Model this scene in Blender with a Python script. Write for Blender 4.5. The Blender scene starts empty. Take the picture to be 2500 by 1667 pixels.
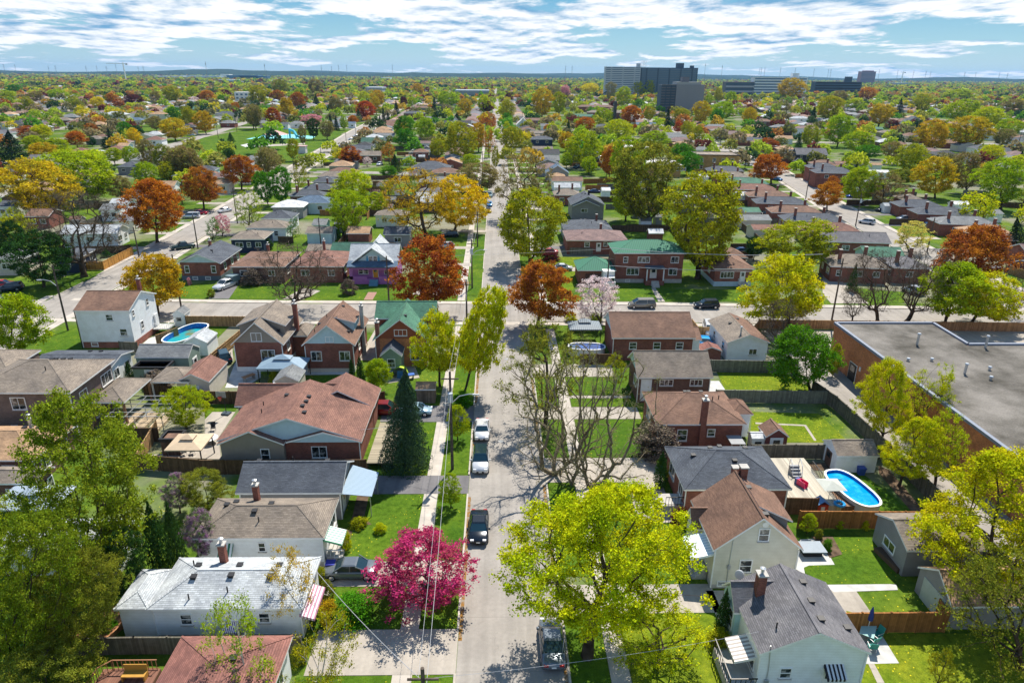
import bpy, math, random
import numpy as np
R=math.radians
SC=bpy.context.scene
COL=SC.collection
# ---------------- camera, sky, sun, exposure ----------------
CAMH=40.0; FPX=2500*24/36
def _basis(psi,p,r):
    fw=np.array([math.sin(psi)*math.cos(p),math.cos(psi)*math.cos(p),-math.sin(p)])
    rt=np.array([math.cos(psi),-math.sin(psi),0.]); up=np.cross(rt,fw); c,s=math.cos(r),math.sin(r)
    return rt*c+up*s, up*c-rt*s, fw
BX,BY,BZ=_basis(R(1.3),R(21.35),R(.5))
cd=bpy.data.cameras.new('camera'); cam=bpy.data.objects.new('camera',cd); COL.objects.link(cam)
from mathutils import Matrix, Vector
M=Matrix([[BX[i],BY[i],-BZ[i],0] for i in range(3)]+[[0,0,0,1]]); M[2][3]=CAMH
cam.matrix_world=M; cd.lens=24; cd.sensor_width=36; cd.sensor_fit='HORIZONTAL'; cd.clip_start=.5; cd.clip_end=60000
SC.camera=cam
SUN_EL,SUN_AZ=56,22.5       # degrees; azimuth from +Y towards +X
w=bpy.data.worlds.new("World"); SC.world=w; w.use_nodes=True
nt=w.node_tree; nt.nodes.clear()
def N(t,typ,**k):
    n=t.nodes.new(typ)
    for a,b in k.items():
        if a in('operation','blend_type','data_type','noise_dimensions','sky_type','feature','distance','interpolation_type','musgrave_type','attribute_name','clamp','wave_type','bands_direction','offset','squash','vector_type'): setattr(n,a,b)
        else: n.inputs[a].default_value=b
    return n
def sky_setup():
    L=nt.links.new
    sky=N(nt,'ShaderNodeTexSky',sky_type='NISHITA'); sky.sun_disc=False; sky.sun_elevation=R(SUN_EL); sky.sun_rotation=R(SUN_AZ)
    sky.altitude=100; sky.air_density=1; sky.dust_density=.6; sky.ozone_density=2.5
    tc=N(nt,'ShaderNodeTexCoord'); sep=N(nt,'ShaderNodeSeparateXYZ'); L(tc.outputs['Generated'],sep.inputs[0])
    zz=N(nt,'ShaderNodeMath',operation='MAXIMUM'); zz.inputs[1].default_value=.0; L(sep.outputs[2],zz.inputs[0])
    za=N(nt,'ShaderNodeMath',operation='ADD'); za.inputs[1].default_value=.085; L(zz.outputs[0],za.inputs[0])
    dv=N(nt,'ShaderNodeVectorMath',operation='DIVIDE'); L(tc.outputs['Generated'],dv.inputs[0])
    cb=N(nt,'ShaderNodeCombineXYZ'); L(za.outputs[0],cb.inputs[0]); L(za.outputs[0],cb.inputs[1]); cb.inputs[2].default_value=1; L(cb.outputs[0],dv.inputs[1])
    def cloud(off):
        mp=N(nt,'ShaderNodeMapping'); mp.inputs['Scale'].default_value=(1.,.70,0); mp.inputs['Location'].default_value=(3.1,1.7+off,.3); L(dv.outputs[0],mp.inputs[0])
        n=N(nt,'ShaderNodeTexNoise',Scale=.95,Detail=11,Roughness=.6,Distortion=.12); L(mp.outputs[0],n.inputs['Vector']); return n.outputs[0]
    n1,n3=cloud(0),cloud(.17)
    hz=N(nt,'ShaderNodeMapRange'); L(zz.outputs[0],hz.inputs[0]); hz.inputs[1].default_value=.015; hz.inputs[2].default_value=.065; hz.inputs[3].default_value=.10; hz.inputs[4].default_value=0
    n1b=N(nt,'ShaderNodeMath',operation='SUBTRACT'); L(n1,n1b.inputs[0]); L(hz.outputs[0],n1b.inputs[1])
    cov=N(nt,'ShaderNodeMapRange'); cov.interpolation_type='SMOOTHSTEP'; L(n1b.outputs[0],cov.inputs[0]); cov.inputs[1].default_value=.41; cov.inputs[2].default_value=.48
    hi=N(nt,'ShaderNodeMapRange'); L(zz.outputs[0],hi.inputs[0]); hi.inputs[1].default_value=.14; hi.inputs[2].default_value=.34; hi.inputs[3].default_value=1; hi.inputs[4].default_value=.28
    cv=N(nt,'ShaderNodeMath',operation='MULTIPLY'); L(cov.outputs[0],cv.inputs[0]); L(hi.outputs[0],cv.inputs[1])
    sub=N(nt,'ShaderNodeMath',operation='SUBTRACT'); L(n1,sub.inputs[0]); L(n3,sub.inputs[1])
    br=N(nt,'ShaderNodeMapRange'); br.interpolation_type='SMOOTHSTEP'; L(sub.outputs[0],br.inputs[0]); br.inputs[1].default_value=-.13; br.inputs[2].default_value=.06
    cm=N(nt,'ShaderNodeMix',data_type='RGBA'); L(br.outputs[0],cm.inputs[0]); cm.inputs[6].default_value=(1.6,3.7,5.9,1); cm.inputs[7].default_value=(9.6,9.7,9.8,1)
    sb=nt.nodes.new('ShaderNodeValToRGB'); mz=N(nt,'ShaderNodeMath',operation='MULTIPLY'); L(zz.outputs[0],mz.inputs[0]); mz.inputs[1].default_value=4.; L(mz.outputs[0],sb.inputs[0]); e=sb.color_ramp.elements; e.new(.2); e.new(.45)
    for i,(q,c_) in enumerate(((0,(.47,.64,.70)),(.16,(.30,.56,.68)),(.42,(.06,.34,.60)),(1,(.03,.20,.50)))): e[i].position=q; e[i].color=(*c_,1)
    sm=N(nt,'ShaderNodeVectorMath',operation='SCALE'); L(sb.outputs[0],sm.inputs[0]); sm.inputs['Scale'].default_value=10.
    tint=N(nt,'ShaderNodeMix',data_type='RGBA'); tint.inputs[0].default_value=.85; L(sky.outputs[0],tint.inputs[6]); L(sm.outputs[0],tint.inputs[7])
    mx=N(nt,'ShaderNodeMix',data_type='RGBA'); L(cv.outputs[0],mx.inputs[0]); L(tint.outputs[2],mx.inputs[6]); L(cm.outputs[2],mx.inputs[7])
    bg=N(nt,'ShaderNodeBackground',Strength=.075); L(mx.outputs[2],bg.inputs[0])
    o=N(nt,'ShaderNodeOutputWorld'); L(bg.outputs[0],o.inputs[0])
sky_setup()
sd=bpy.data.lights.new('sun','SUN'); sd.energy=5.0; sd.angle=R(.53); sd.color=(1,.925,.81)
so=bpy.data.objects.new('sun',sd); COL.objects.link(so)
sdir=Vector((math.sin(R(SUN_AZ))*math.cos(R(SUN_EL)),math.cos(R(SUN_AZ))*math.cos(R(SUN_EL)),math.sin(R(SUN_EL))))
so.rotation_euler=sdir.to_track_quat('Z','Y').to_euler(); so.location=(60,140,150)
SC.view_settings.view_transform='Standard'; SC.view_settings.look='None'; SC.view_settings.exposure=.62; SC.view_settings.gamma=1
SC.render.engine='CYCLES'; cy=SC.cycles
cy.max_bounces=6; cy.diffuse_bounces=3; cy.glossy_bounces=2; cy.transmission_bounces=4; cy.volume_bounces=0; cy.transparent_max_bounces=4
cy.caustics_reflective=False; cy.caustics_refractive=False; cy.use_denoising=True; cy.sample_clamp_indirect=6
SC.render.use_persistent_data=False

# ---------------- survey: photo position -> point on the ground (or at height z) ----------------
FR=dict(A=(0,1100,2.765),B=(600,1100,2.765),C=(1200,1100,2.765),D=(1700,1100,2.765),E=(0,680,3.3365),F=(500,680,3.222),G=(1200,680,3.3357),H=(1800,680,3.3357),I=(0,380,3.7333),J=(500,380,3.222),K=(1200,380,3.36),L=(1800,380,3.36),M=(0,130,3.7333),N=(600,130,3.7333),O=(1200,130,3.6185),Q=(1800,130,3.36),T=(700,250,4.2764),U=(1250,250,4.2764),V=(0,480,5.6),X=(700,500,4.48),Y=(1050,620,5.6),S=(0,0,1))
def src(fr,x,y): a,b,s=FR[fr]; return a+x/s,b+y/s
def P(fr,x,y,z=0.):
    x,y=src(fr,x,y); r=BX*(x-1250)/FPX+BY*(833.5-y)/FPX+BZ; t=(z-CAMH)/r[2]
    return (float(t*r[0]),float(t*r[1]),z)
def proj(x,y,z):
    d=np.array([x,y,z-CAMH]); a,b,c=d@BX,d@BY,d@BZ
    return 1250+FPX*a/c,833.5-FPX*b/c,c
def hgt(x,y,sy):           # height of the vertical through (x,y) that reaches photo row sy
    lo,hi=0.,39.9 if sy>182 else 90.
    for _ in range(40):
        m=(lo+hi)/2
        if proj(x,y,m)[1]>sy: lo=m
        else: hi=m
    return lo

# ---------------- objects ----------------
SHORT=[]   # (x,y,short name) landmarks for labels
def tag(o,label=None,cat=None,group=None,kind=None):
    if label: o['label']=label
    if cat: o['category']=cat
    if group: o['group']=group
    if kind: o['kind']=kind
    return o
def link(name,data,parent=None,loc=(0,0,0),rz=0.):
    o=bpy.data.objects.new(name,data); COL.objects.link(o)
    if parent is not None: o.parent=parent
    o.location=loc; o.rotation_euler=(0,0,rz); return o
def empty(name,loc,rz=0.,label=None,cat=None,group=None):
    o=link(name,None,None,loc,rz); o.empty_display_size=.5; return tag(o,label,cat,group)
class MB:
    def __init__(s): s.v=[]; s.f=[]; s.m=[]
    def face(s,pts,m=0):
        n=len(s.v); s.v+= [tuple(p) for p in pts]; s.f.append(tuple(range(n,n+len(pts)))); s.m.append(m)
    def box(s,x0,x1,y0,y1,z0,z1,m=0,top=True,bot=True):
        n=len(s.v); s.v+=[(x0,y0,z0),(x1,y0,z0),(x1,y1,z0),(x0,y1,z0),(x0,y0,z1),(x1,y0,z1),(x1,y1,z1),(x0,y1,z1)]
        F=[(0,1,5,4),(1,2,6,5),(2,3,7,6),(3,0,4,7)]
        if top: F.append((4,5,6,7))
        if bot: F.append((3,2,1,0))
        for f in F: s.f.append(tuple(n+i for i in f)); s.m.append(m)
    def bar(s,p,q,wd,h,m=0):    # box beam from p to q
        p=np.array(p,float); q=np.array(q,float); d=q-p; d/=np.linalg.norm(d)+1e-9
        a=np.cross(d,[0,0,1.]); 
        if np.linalg.norm(a)<1e-3: a=np.array([1.,0,0])
        a/=np.linalg.norm(a); b=np.cross(a,d); n=len(s.v)
        for c in (p,q):
            for i,j in((-1,-1),(1,-1),(1,1),(-1,1)): s.v.append(tuple(c+a*i*wd/2+b*j*h/2))
        for f in[(0,1,5,4),(1,2,6,5),(2,3,7,6),(3,0,4,7),(3,2,1,0),(4,5,6,7)]: s.f.append(tuple(n+i for i in f)); s.m.append(m)
    def tube(s,pts,rad,k=8,m=0,cap=True):
        pts=[np.array(p,float) for p in pts]
        if not hasattr(rad,'__len__'): rad=[rad]*len(pts)
        n=len(s.v); ref=np.array([0,0,1.])
        for i,p in enumerate(pts):
            d=pts[min(i+1,len(pts)-1)]-pts[max(i-1,0)]; d=d/(np.linalg.norm(d)+1e-9)
            a=np.cross(d,ref)
            if np.linalg.norm(a)<.05: a=np.cross(d,[0,1.,0])
            a/=np.linalg.norm(a); b=np.cross(d,a)
            for j in range(k):
                t=2*math.pi*j/k; s.v.append(tuple(p+rad[i]*(a*math.cos(t)+b*math.sin(t))))
        for i in range(len(pts)-1):
            for j in range(k): s.f.append((n+i*k+j,n+i*k+(j+1)%k,n+(i+1)*k+(j+1)%k,n+(i+1)*k+j)); s.m.append(m)
        if cap:
            s.f.append(tuple(n+j for j in range(k))[::-1]); s.m.append(m); e=n+(len(pts)-1)*k; s.f.append(tuple(e+j for j in range(k))); s.m.append(m)
    def prism(s,poly,z0,z1,m=0,mt=None,bot=True):
        n=len(poly); b=len(s.v); s.v+=[(x,y,z0) for x,y in poly]+[(x,y,z1) for x,y in poly]
        for i in range(n): j=(i+1)%n; s.f.append((b+i,b+j,b+n+j,b+n+i)); s.m.append(m)
        s.f.append(tuple(range(b+n,b+2*n))); s.m.append(m if mt is None else mt)
        if bot: s.f.append(tuple(range(b,b+n))[::-1]); s.m.append(m)
    def data(s,mats,smooth=False):
        me=bpy.data.meshes.new('m'); me.from_pydata(s.v,[],s.f)
        if not isinstance(mats,(list,tuple)): mats=[mats]
        for q in mats: me.materials.append(q)
        if len(mats)>1: me.polygons.foreach_set('material_index',s.m)
        if smooth: me.polygons.foreach_set('use_smooth',[True]*len(s.f))
        me.update(); return me
    def build(s,name,mats,parent=None,loc=(0,0,0),rz=0.,smooth=False):
        me=s.data(mats,smooth); me.name=name; return link(name,me,parent,loc,rz)
def copy_tree(o,loc,rz,label=None,parent=None):
    c=o.copy(); COL.objects.link(c); c.parent=parent
    if parent is None: c.location=loc; c.rotation_euler=(0,0,rz)
    if label: c['label']=label
    for ch in o.children: copy_tree(ch,None,None,None,c)
    return c
# ---------------- materials ----------------
_MC={}
def mat(key,fn):
    if key not in _MC:
        m=bpy.data.materials.new(key); m.use_nodes=True; t=m.node_tree; t.nodes.clear()
        o=t.nodes.new('ShaderNodeOutputMaterial'); sh=fn(t); t.links.new(sh,o.inputs['Surface']); _MC[key]=m
    return _MC[key]
def rgba(c): return (c[0],c[1],c[2],1)
def bsdf(t,col,rough=.8,metal=0.,spec=.3,bump=None):
    b=N(t,'ShaderNodeBsdfPrincipled',Roughness=rough,Metallic=metal); b.inputs['Specular IOR Level'].default_value=spec
    if hasattr(col,'links') or isinstance(col,bpy.types.NodeSocket): t.links.new(col,b.inputs['Base Color'])
    else: b.inputs['Base Color'].default_value=rgba(col)
    if bump is not None: t.links.new(bump,b.inputs['Normal'])
    return b.outputs[0]
def noise(t,vec,scale,detail=3,rough=.55):
    n=N(t,'ShaderNodeTexNoise',Scale=scale,Detail=detail,Roughness=rough); 
    if vec is not None: t.links.new(vec,n.inputs['Vector'])
    return n.outputs[0]
def ramp(t,fac,stops):
    r=t.nodes.new('ShaderNodeValToRGB'); e=r.color_ramp.elements
    while len(e)<len(stops): e.new(.5)
    for i,(p,c) in enumerate(stops): e[i].position=p; e[i].color=rgba(c)
    t.links.new(fac,r.inputs[0]); return r.outputs[0]
def mixc(t,fac,a,b,mode='MIX'):
    m=N(t,'ShaderNodeMix',data_type='RGBA'); m.blend_type=mode
    for s,v in((0,fac),(6,a),(7,b)):
        if isinstance(v,bpy.types.NodeSocket): t.links.new(v,m.inputs[s])
        else: m.inputs[s].default_value=v if s==0 else rgba(v)
    return m.outputs[2]
def mrange(t,v,a,b,c=0.,d=1.):
    n=N(t,'ShaderNodeMapRange'); t.links.new(v,n.inputs[0])
    for i,q in enumerate((a,b,c,d)): n.inputs[i+1].default_value=q
    return n.outputs[0]
def mth(t,op,a,b=0.):
    n=N(t,'ShaderNodeMath',operation=op)
    for i,v in enumerate((a,b)):
        if isinstance(v,bpy.types.NodeSocket): t.links.new(v,n.inputs[i])
        else: n.inputs[i].default_value=v
    return n.outputs[0]
def geo_pos(t): return t.nodes.new('ShaderNodeNewGeometry').outputs['Position']
def facevec(t,sx,sz):      # (along the wall or eave, height) in the object's own space
    tc=t.nodes.new('ShaderNodeTexCoord'); s=N(t,'ShaderNodeSeparateXYZ'); t.links.new(tc.outputs['Object'],s.inputs[0])
    n=N(t,'ShaderNodeSeparateXYZ'); t.links.new(tc.outputs['Normal'],n.inputs[0])
    f=mth(t,'GREATER_THAN',mth(t,'ABSOLUTE',n.outputs[0]),mth(t,'ABSOLUTE',n.outputs[1]))
    u=N(t,'ShaderNodeMix',data_type='FLOAT'); t.links.new(f,u.inputs[0]); t.links.new(s.outputs[0],u.inputs[2]); t.links.new(s.outputs[1],u.inputs[3])
    c=N(t,'ShaderNodeCombineXYZ'); t.links.new(mth(t,'MULTIPLY',u.outputs[0],sx),c.inputs[0]); t.links.new(mth(t,'MULTIPLY',s.outputs[2],sz),c.inputs[1])
    return c.outputs[0],tc.outputs['Object'],s
def scl(c,k): return tuple(min(1,x*k) for x in c)
def shingle(c):
    def fn(t):
        v,ob,_=facevec(t,1.,1.)
        b=N(t,'ShaderNodeTexBrick',Scale=1.,**{'Mortar Size':.010,'Mortar Smooth':.3,'Bias':0.,'Brick Width':.34,'Row Height':.062}); b.offset=.5
        b.inputs['Color1'].default_value=rgba(scl(c,1.2)); b.inputs['Color2'].default_value=rgba(scl(c,.78)); b.inputs['Mortar'].default_value=rgba(scl(c,.6)); t.links.new(v,b.inputs['Vector'])
        n=noise(t,geo_pos(t),.55,4,.6); n2=noise(t,geo_pos(t),9,2)
        col=mixc(t,1.,b.outputs[0],ramp(t,n,[(.3,(.70,.70,.72)),(.72,(1.22,1.19,1.14))]),'MULTIPLY')
        col=mixc(t,.5,col,ramp(t,n2,[(.3,(.75,.75,.75)),(.7,(1.25,1.25,1.25))]),'MULTIPLY')
        return bsdf(t,col,.85,spec=.25)
    return mat('shingle_%.2f_%.2f_%.2f'%c,fn)
def metalroof(c):
    def fn(t):
        v,ob,s=facevec(t,1.,1.); x=N(t,'ShaderNodeSeparateXYZ'); t.links.new(v,x.inputs[0])
        fr=mth(t,'FRACT',mth(t,'MULTIPLY',x.outputs[0],2.6)); m=mrange(t,mth(t,'ABSOLUTE',mth(t,'SUBTRACT',fr,.5)),.3,.5)
        return bsdf(t,mixc(t,m,c,scl(c,.45)),.75,spec=.12)
    return mat('metalroof_%.2f_%.2f_%.2f'%c,fn)
def brick(c):
    def fn(t):
        v,ob,_=facevec(t,1.,1.)
        b=N(t,'ShaderNodeTexBrick',Scale=1.,**{'Mortar Size':.012,'Brick Width':.24,'Row Height':.085,'Bias':-.1})
        b.inputs['Color1'].default_value=rgba(scl(c,1.25)); b.inputs['Color2'].default_value=rgba(scl(c,.7)); b.inputs['Mortar'].default_value=rgba(tuple(x*.6+.10 for x in c)); t.links.new(v,b.inputs['Vector'])
        col=mixc(t,1.,b.outputs[0],ramp(t,noise(t,ob,.8,4),[(.3,(.8,.8,.8)),(.7,(1.2,1.2,1.2))]),'MULTIPLY')
        return bsdf(t,col,.9,spec=.15)
    return mat('brick_%.2f_%.2f_%.2f'%c,fn)
def siding(c,k=7.):
    def fn(t):
        v,ob,s=facevec(t,1.,1.); fr=mth(t,'FRACT',mth(t,'MULTIPLY',s.outputs[2],k))
        col=mixc(t,mrange(t,fr,.0,.14),scl(c,.55),c); col=mixc(t,1.,col,ramp(t,noise(t,ob,1.3,4),[(.3,(.91,.90,.88)),(.65,(1.03,1.03,1.03))]),'MULTIPLY')
        return bsdf(t,col,.6,spec=.3)
    return mat('siding_%.2f_%.2f_%.2f'%c,fn)
def paint(c,rough=.5,metal=0.,spec=.4,key=None):
    return mat(key or 'paint_%.3f_%.3f_%.3f_%.1f_%.1f'%(c+(rough,metal)),lambda t:bsdf(t,mixc(t,.35,c,ramp(t,noise(t,geo_pos(t),2.2,4),[(.3,(.78,.78,.78)),(.7,(1.2,1.2,1.2))]),'MULTIPLY') ,rough,metal,spec))
def stripes(a,b,k,axis=0):
    def fn(t):
        tc=t.nodes.new('ShaderNodeTexCoord'); s=N(t,'ShaderNodeSeparateXYZ'); t.links.new(tc.outputs['Object'],s.inputs[0])
        f=mth(t,'GREATER_THAN',mth(t,'FRACT',mth(t,'MULTIPLY',s.outputs[axis],k)),.5); return bsdf(t,mixc(t,f,a,b),.6)
    return mat('stripe%.2f%.2f%.2f%.1f%d'%(a+(k,axis)),fn)
def wood(c,k=7.):     # upright boards
    def fn(t):
        v,ob,s=facevec(t,1.,1.); x=N(t,'ShaderNodeSeparateXYZ'); t.links.new(v,x.inputs[0]); bx=mth(t,'MULTIPLY',x.outputs[0],k)
        fr=mth(t,'FRACT',bx); wn=N(t,'ShaderNodeTexWhiteNoise'); wn.noise_dimensions='1D'; t.links.new(mth(t,'FLOOR',bx),wn.inputs['W'])
        col=mixc(t,mrange(t,wn.outputs[0],0,1),scl(c,.72),scl(c,1.25)); col=mixc(t,mrange(t,fr,0,.12),scl(c,.3),col)
        col=mixc(t,1.,col,ramp(t,noise(t,ob,2,5),[(.3,(.75,.75,.75)),(.7,(1.2,1.2,1.2))]),'MULTIPLY'); return bsdf(t,col,.85,spec=.15)
    return mat('wood_%.2f_%.2f_%.2f_%.1f'%(c+(k,)),fn)
def deckm(c,k=6.,axis=0):
    def fn(t):
        tc=t.nodes.new('ShaderNodeTexCoord'); s=N(t,'ShaderNodeSeparateXYZ'); t.links.new(tc.outputs['Object'],s.inputs[0]); bx=mth(t,'MULTIPLY',s.outputs[axis],k)
        wn=N(t,'ShaderNodeTexWhiteNoise'); wn.noise_dimensions='1D'; t.links.new(mth(t,'FLOOR',bx),wn.inputs['W'])
        col=mixc(t,wn.outputs[0],scl(c,.75),scl(c,1.2)); col=mixc(t,mrange(t,mth(t,'FRACT',bx),0,.12),scl(c,.35),col); return bsdf(t,col,.85,spec=.15)
    return mat('deck_%.2f_%.2f_%.2f_%d'%(c+(axis,)),fn)
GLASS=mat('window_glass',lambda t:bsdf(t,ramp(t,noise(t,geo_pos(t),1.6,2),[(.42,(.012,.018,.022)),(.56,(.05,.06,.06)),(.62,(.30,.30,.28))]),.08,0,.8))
CARGLASS=mat('car_glass',lambda t:bsdf(t,(.012,.03,.04),.06,0,.9))
WHITE=paint((.74,.75,.74),.5); TRIM=paint((.80,.81,.80),.5); METAL=paint((.5,.52,.54),.35,.6); DARK=paint((.02,.02,.022),.5); BLACK=paint((.008,.008,.01),.35)
RUBBER=paint((.012,.012,.012),.8); CHROME=paint((.6,.6,.62),.2,.9); GREY=paint((.25,.26,.27),.6); WIRE=paint((.45,.46,.48),.5)
POLE=mat('pole_wood',lambda t:bsdf(t,ramp(t,noise(t,geo_pos(t),3,5),[(.3,(.055,.045,.038)),(.7,(.15,.12,.10))]),.9,spec=.1))
CONC=mat('concrete_plain',lambda t:bsdf(t,ramp(t,noise(t,geo_pos(t),1.7,6),[(.3,(.36,.345,.32)),(.7,(.50,.485,.455))]),.9,spec=.1))
def grass_fn(a,b,dand,brown=.0):
    def fn(t):
        p=geo_pos(t); n1=noise(t,p,.11,4,.6); n2=noise(t,p,1.9,5,.65); n3=noise(t,p,14,2)
        col=mixc(t,mrange(t,n1,.35,.65),a,b); col=mixc(t,1.,col,ramp(t,n2,[(.28,(.55,.62,.5)),(.5,(1,1,1)),(.75,(1.4,1.3,1.2))]),'MULTIPLY')
        col=mixc(t,.7,col,ramp(t,n3,[(.3,(.6,.6,.6)),(.7,(1.35,1.35,1.35))]),'MULTIPLY')
        col=mixc(t,1.,col,ramp(t,noise(t,p,.45,5,.7),[(.3,(.72,.80,.7)),(.5,(1,1,1)),(.72,(1.28,1.12,.95))]),'MULTIPLY')
        if dand:
            vo=N(t,'ShaderNodeTexVoronoi',Scale=2.3); t.links.new(p,vo.inputs['Vector']); m=mth(t,'LESS_THAN',vo.outputs['Distance'],.12)
            m2=mth(t,'MULTIPLY',m,mrange(t,noise(t,p,.22,3),.5-dand*.18,.62-dand*.18)); col=mixc(t,m2,col,(.62,.52,.02))
        if brown: col=mixc(t,mth(t,'MULTIPLY',mrange(t,noise(t,p,.035,4),.50,.60),brown),col,mixc(t,noise(t,p,.3,3),(.16,.13,.09),(.33,.31,.28)))
        return bsdf(t,col,.95,spec=.05)
    return fn
GRASS=mat('grass_ground',grass_fn((.050,.110,.012),(.105,.165,.016),.4,.75))
LAWN=mat('lawn_mown',grass_fn((.050,.112,.010),(.088,.152,.012),.25))
LAWNY=mat('lawn_dandelion',grass_fn((.095,.160,.010),(.155,.195,.014),1.3))
def road_fn(c,crack=1.):
    def fn(t):
        p=geo_pos(t); n1=noise(t,p,.25,6,.62); n2=noise(t,p,3,4,.6); s=N(t,'ShaderNodeSeparateXYZ'); t.links.new(p,s.inputs[0])
        mp=N(t,'ShaderNodeMapping'); mp.inputs['Scale'].default_value=(1.1,.03,1); t.links.new(p,mp.inputs[0]); n4=noise(t,mp.outputs[0],1.,4)
        col=mixc(t,mrange(t,n1,.3,.7),scl(c,.84),scl(c,1.12)); col=mixc(t,.6,col,ramp(t,n2,[(.3,(.86,.86,.86)),(.7,(1.1,1.1,1.1))]),'MULTIPLY')
        col=mixc(t,.8,col,ramp(t,n4,[(.32,(.82,.82,.82)),(.6,(1.05,1.05,1.05))]),'MULTIPLY')
        col=mixc(t,mrange(t,noise(t,p,.9,5,.7),.60,.70,0,.45),col,scl(c,.55))
        if crack:
            vo=N(t,'ShaderNodeTexVoronoi',Scale=.16,feature='DISTANCE_TO_EDGE'); wv=N(t,'ShaderNodeVectorMath',operation='ADD'); nz=N(t,'ShaderNodeTexNoise',Scale=.5,Detail=4.)
            t.links.new(p,nz.inputs['Vector']); sc=N(t,'ShaderNodeVectorMath',operation='SCALE'); sc.inputs['Scale'].default_value=3.; t.links.new(nz.outputs['Color'],sc.inputs[0]); t.links.new(p,wv.inputs[0]); t.links.new(sc.outputs[0],wv.inputs[1]); t.links.new(wv.outputs[0],vo.inputs['Vector'])
            col=mixc(t,mth(t,'MULTIPLY',mrange(t,vo.outputs['Distance'],.002,.006,.6,0),mrange(t,noise(t,p,.06,2),.5,.6)),col,scl(c,.35))
            jn=mth(t,'FRACT',mth(t,'MULTIPLY',s.outputs[1],1/5.3)); col=mixc(t,mrange(t,jn,.0,.012,.55,0),col,scl(c,.4))
        return bsdf(t,col,.9,spec=.12)
    return fn
ROAD=mat('road_concrete',road_fn((.305,.283,.257)))
ASPH=mat('asphalt_grey',road_fn((.16,.155,.16),0))
DRIVE=mat('driveway_concrete',road_fn((.38,.345,.30),0))
def walk_fn(t):
    p=geo_pos(t); s=N(t,'ShaderNodeSeparateXYZ'); t.links.new(p,s.inputs[0]); j=mth(t,'FRACT',mth(t,'MULTIPLY',s.outputs[1],1/1.5))
    col=ramp(t,noise(t,p,.7,5),[(.3,(.38,.345,.30)),(.7,(.52,.475,.42))]); return bsdf(t,mixc(t,mrange(t,j,0,.03,.7,0),col,(.2,.17,.14)),.9,spec=.1)
WALK=mat('sidewalk_concrete',walk_fn)
DIRT=mat('bare_soil',lambda t:bsdf(t,ramp(t,noise(t,geo_pos(t),1.5,6),[(.3,(.06,.04,.028)),(.7,(.17,.12,.08))]),.95,spec=.05))
STONE=mat('patio_stone',lambda t:bsdf(t,ramp(t,noise(t,geo_pos(t),1.2,5),[(.3,(.40,.40,.39)),(.7,(.55,.55,.53))]),.85,spec=.15))
WATER=mat('pool_water',lambda t:bsdf(t,mixc(t,mrange(t,noise(t,geo_pos(t),1.4,4),.45,.6),(.0,.27,.62),(.02,.40,.75)),.06,0,.7))
LINER=mat('pool_liner',lambda t:bsdf(t,mixc(t,mrange(t,noise(t,geo_pos(t),3.,3),.45,.6),(.01,.12,.48),(.03,.20,.62)),.4,0,.5))
# roof / wall colours
RC=dict(brown=(.21,.125,.09),redbrown=(.22,.115,.09),taupe=(.235,.20,.165),tan=(.40,.26,.155),slate=(.085,.10,.125),grey=(.20,.215,.225),pale=(.46,.50,.53),white=(.72,.74,.75),green=(.07,.19,.13),dkgreen=(.035,.12,.085),blue=(.10,.16,.24),char=(.05,.055,.065),red=(.26,.12,.10),cool=(.15,.15,.165),mauve=(.22,.15,.145))
WC=dict(brick=brick((.225,.070,.042)),dbrick=brick((.14,.065,.045)),obrick=brick((.48,.17,.055)),ybrick=brick((.42,.24,.07)),brickb=brick((.17,.115,.09)),white=siding((.80,.84,.86)),cream=siding((.66,.64,.54)),tan=siding((.30,.265,.22)),grey=siding((.26,.26,.27)),blue=siding((.50,.66,.72)),navy=siding((.02,.035,.08)),char=siding((.06,.065,.07)),teal=siding((.40,.62,.62)),green=siding((.22,.30,.26)),pink=paint((.42,.15,.40),.7),stucco=paint((.55,.50,.42),.85),conc=CONC)
def RM(k): return shingle(RC[k]) if isinstance(k,str) else k
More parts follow.
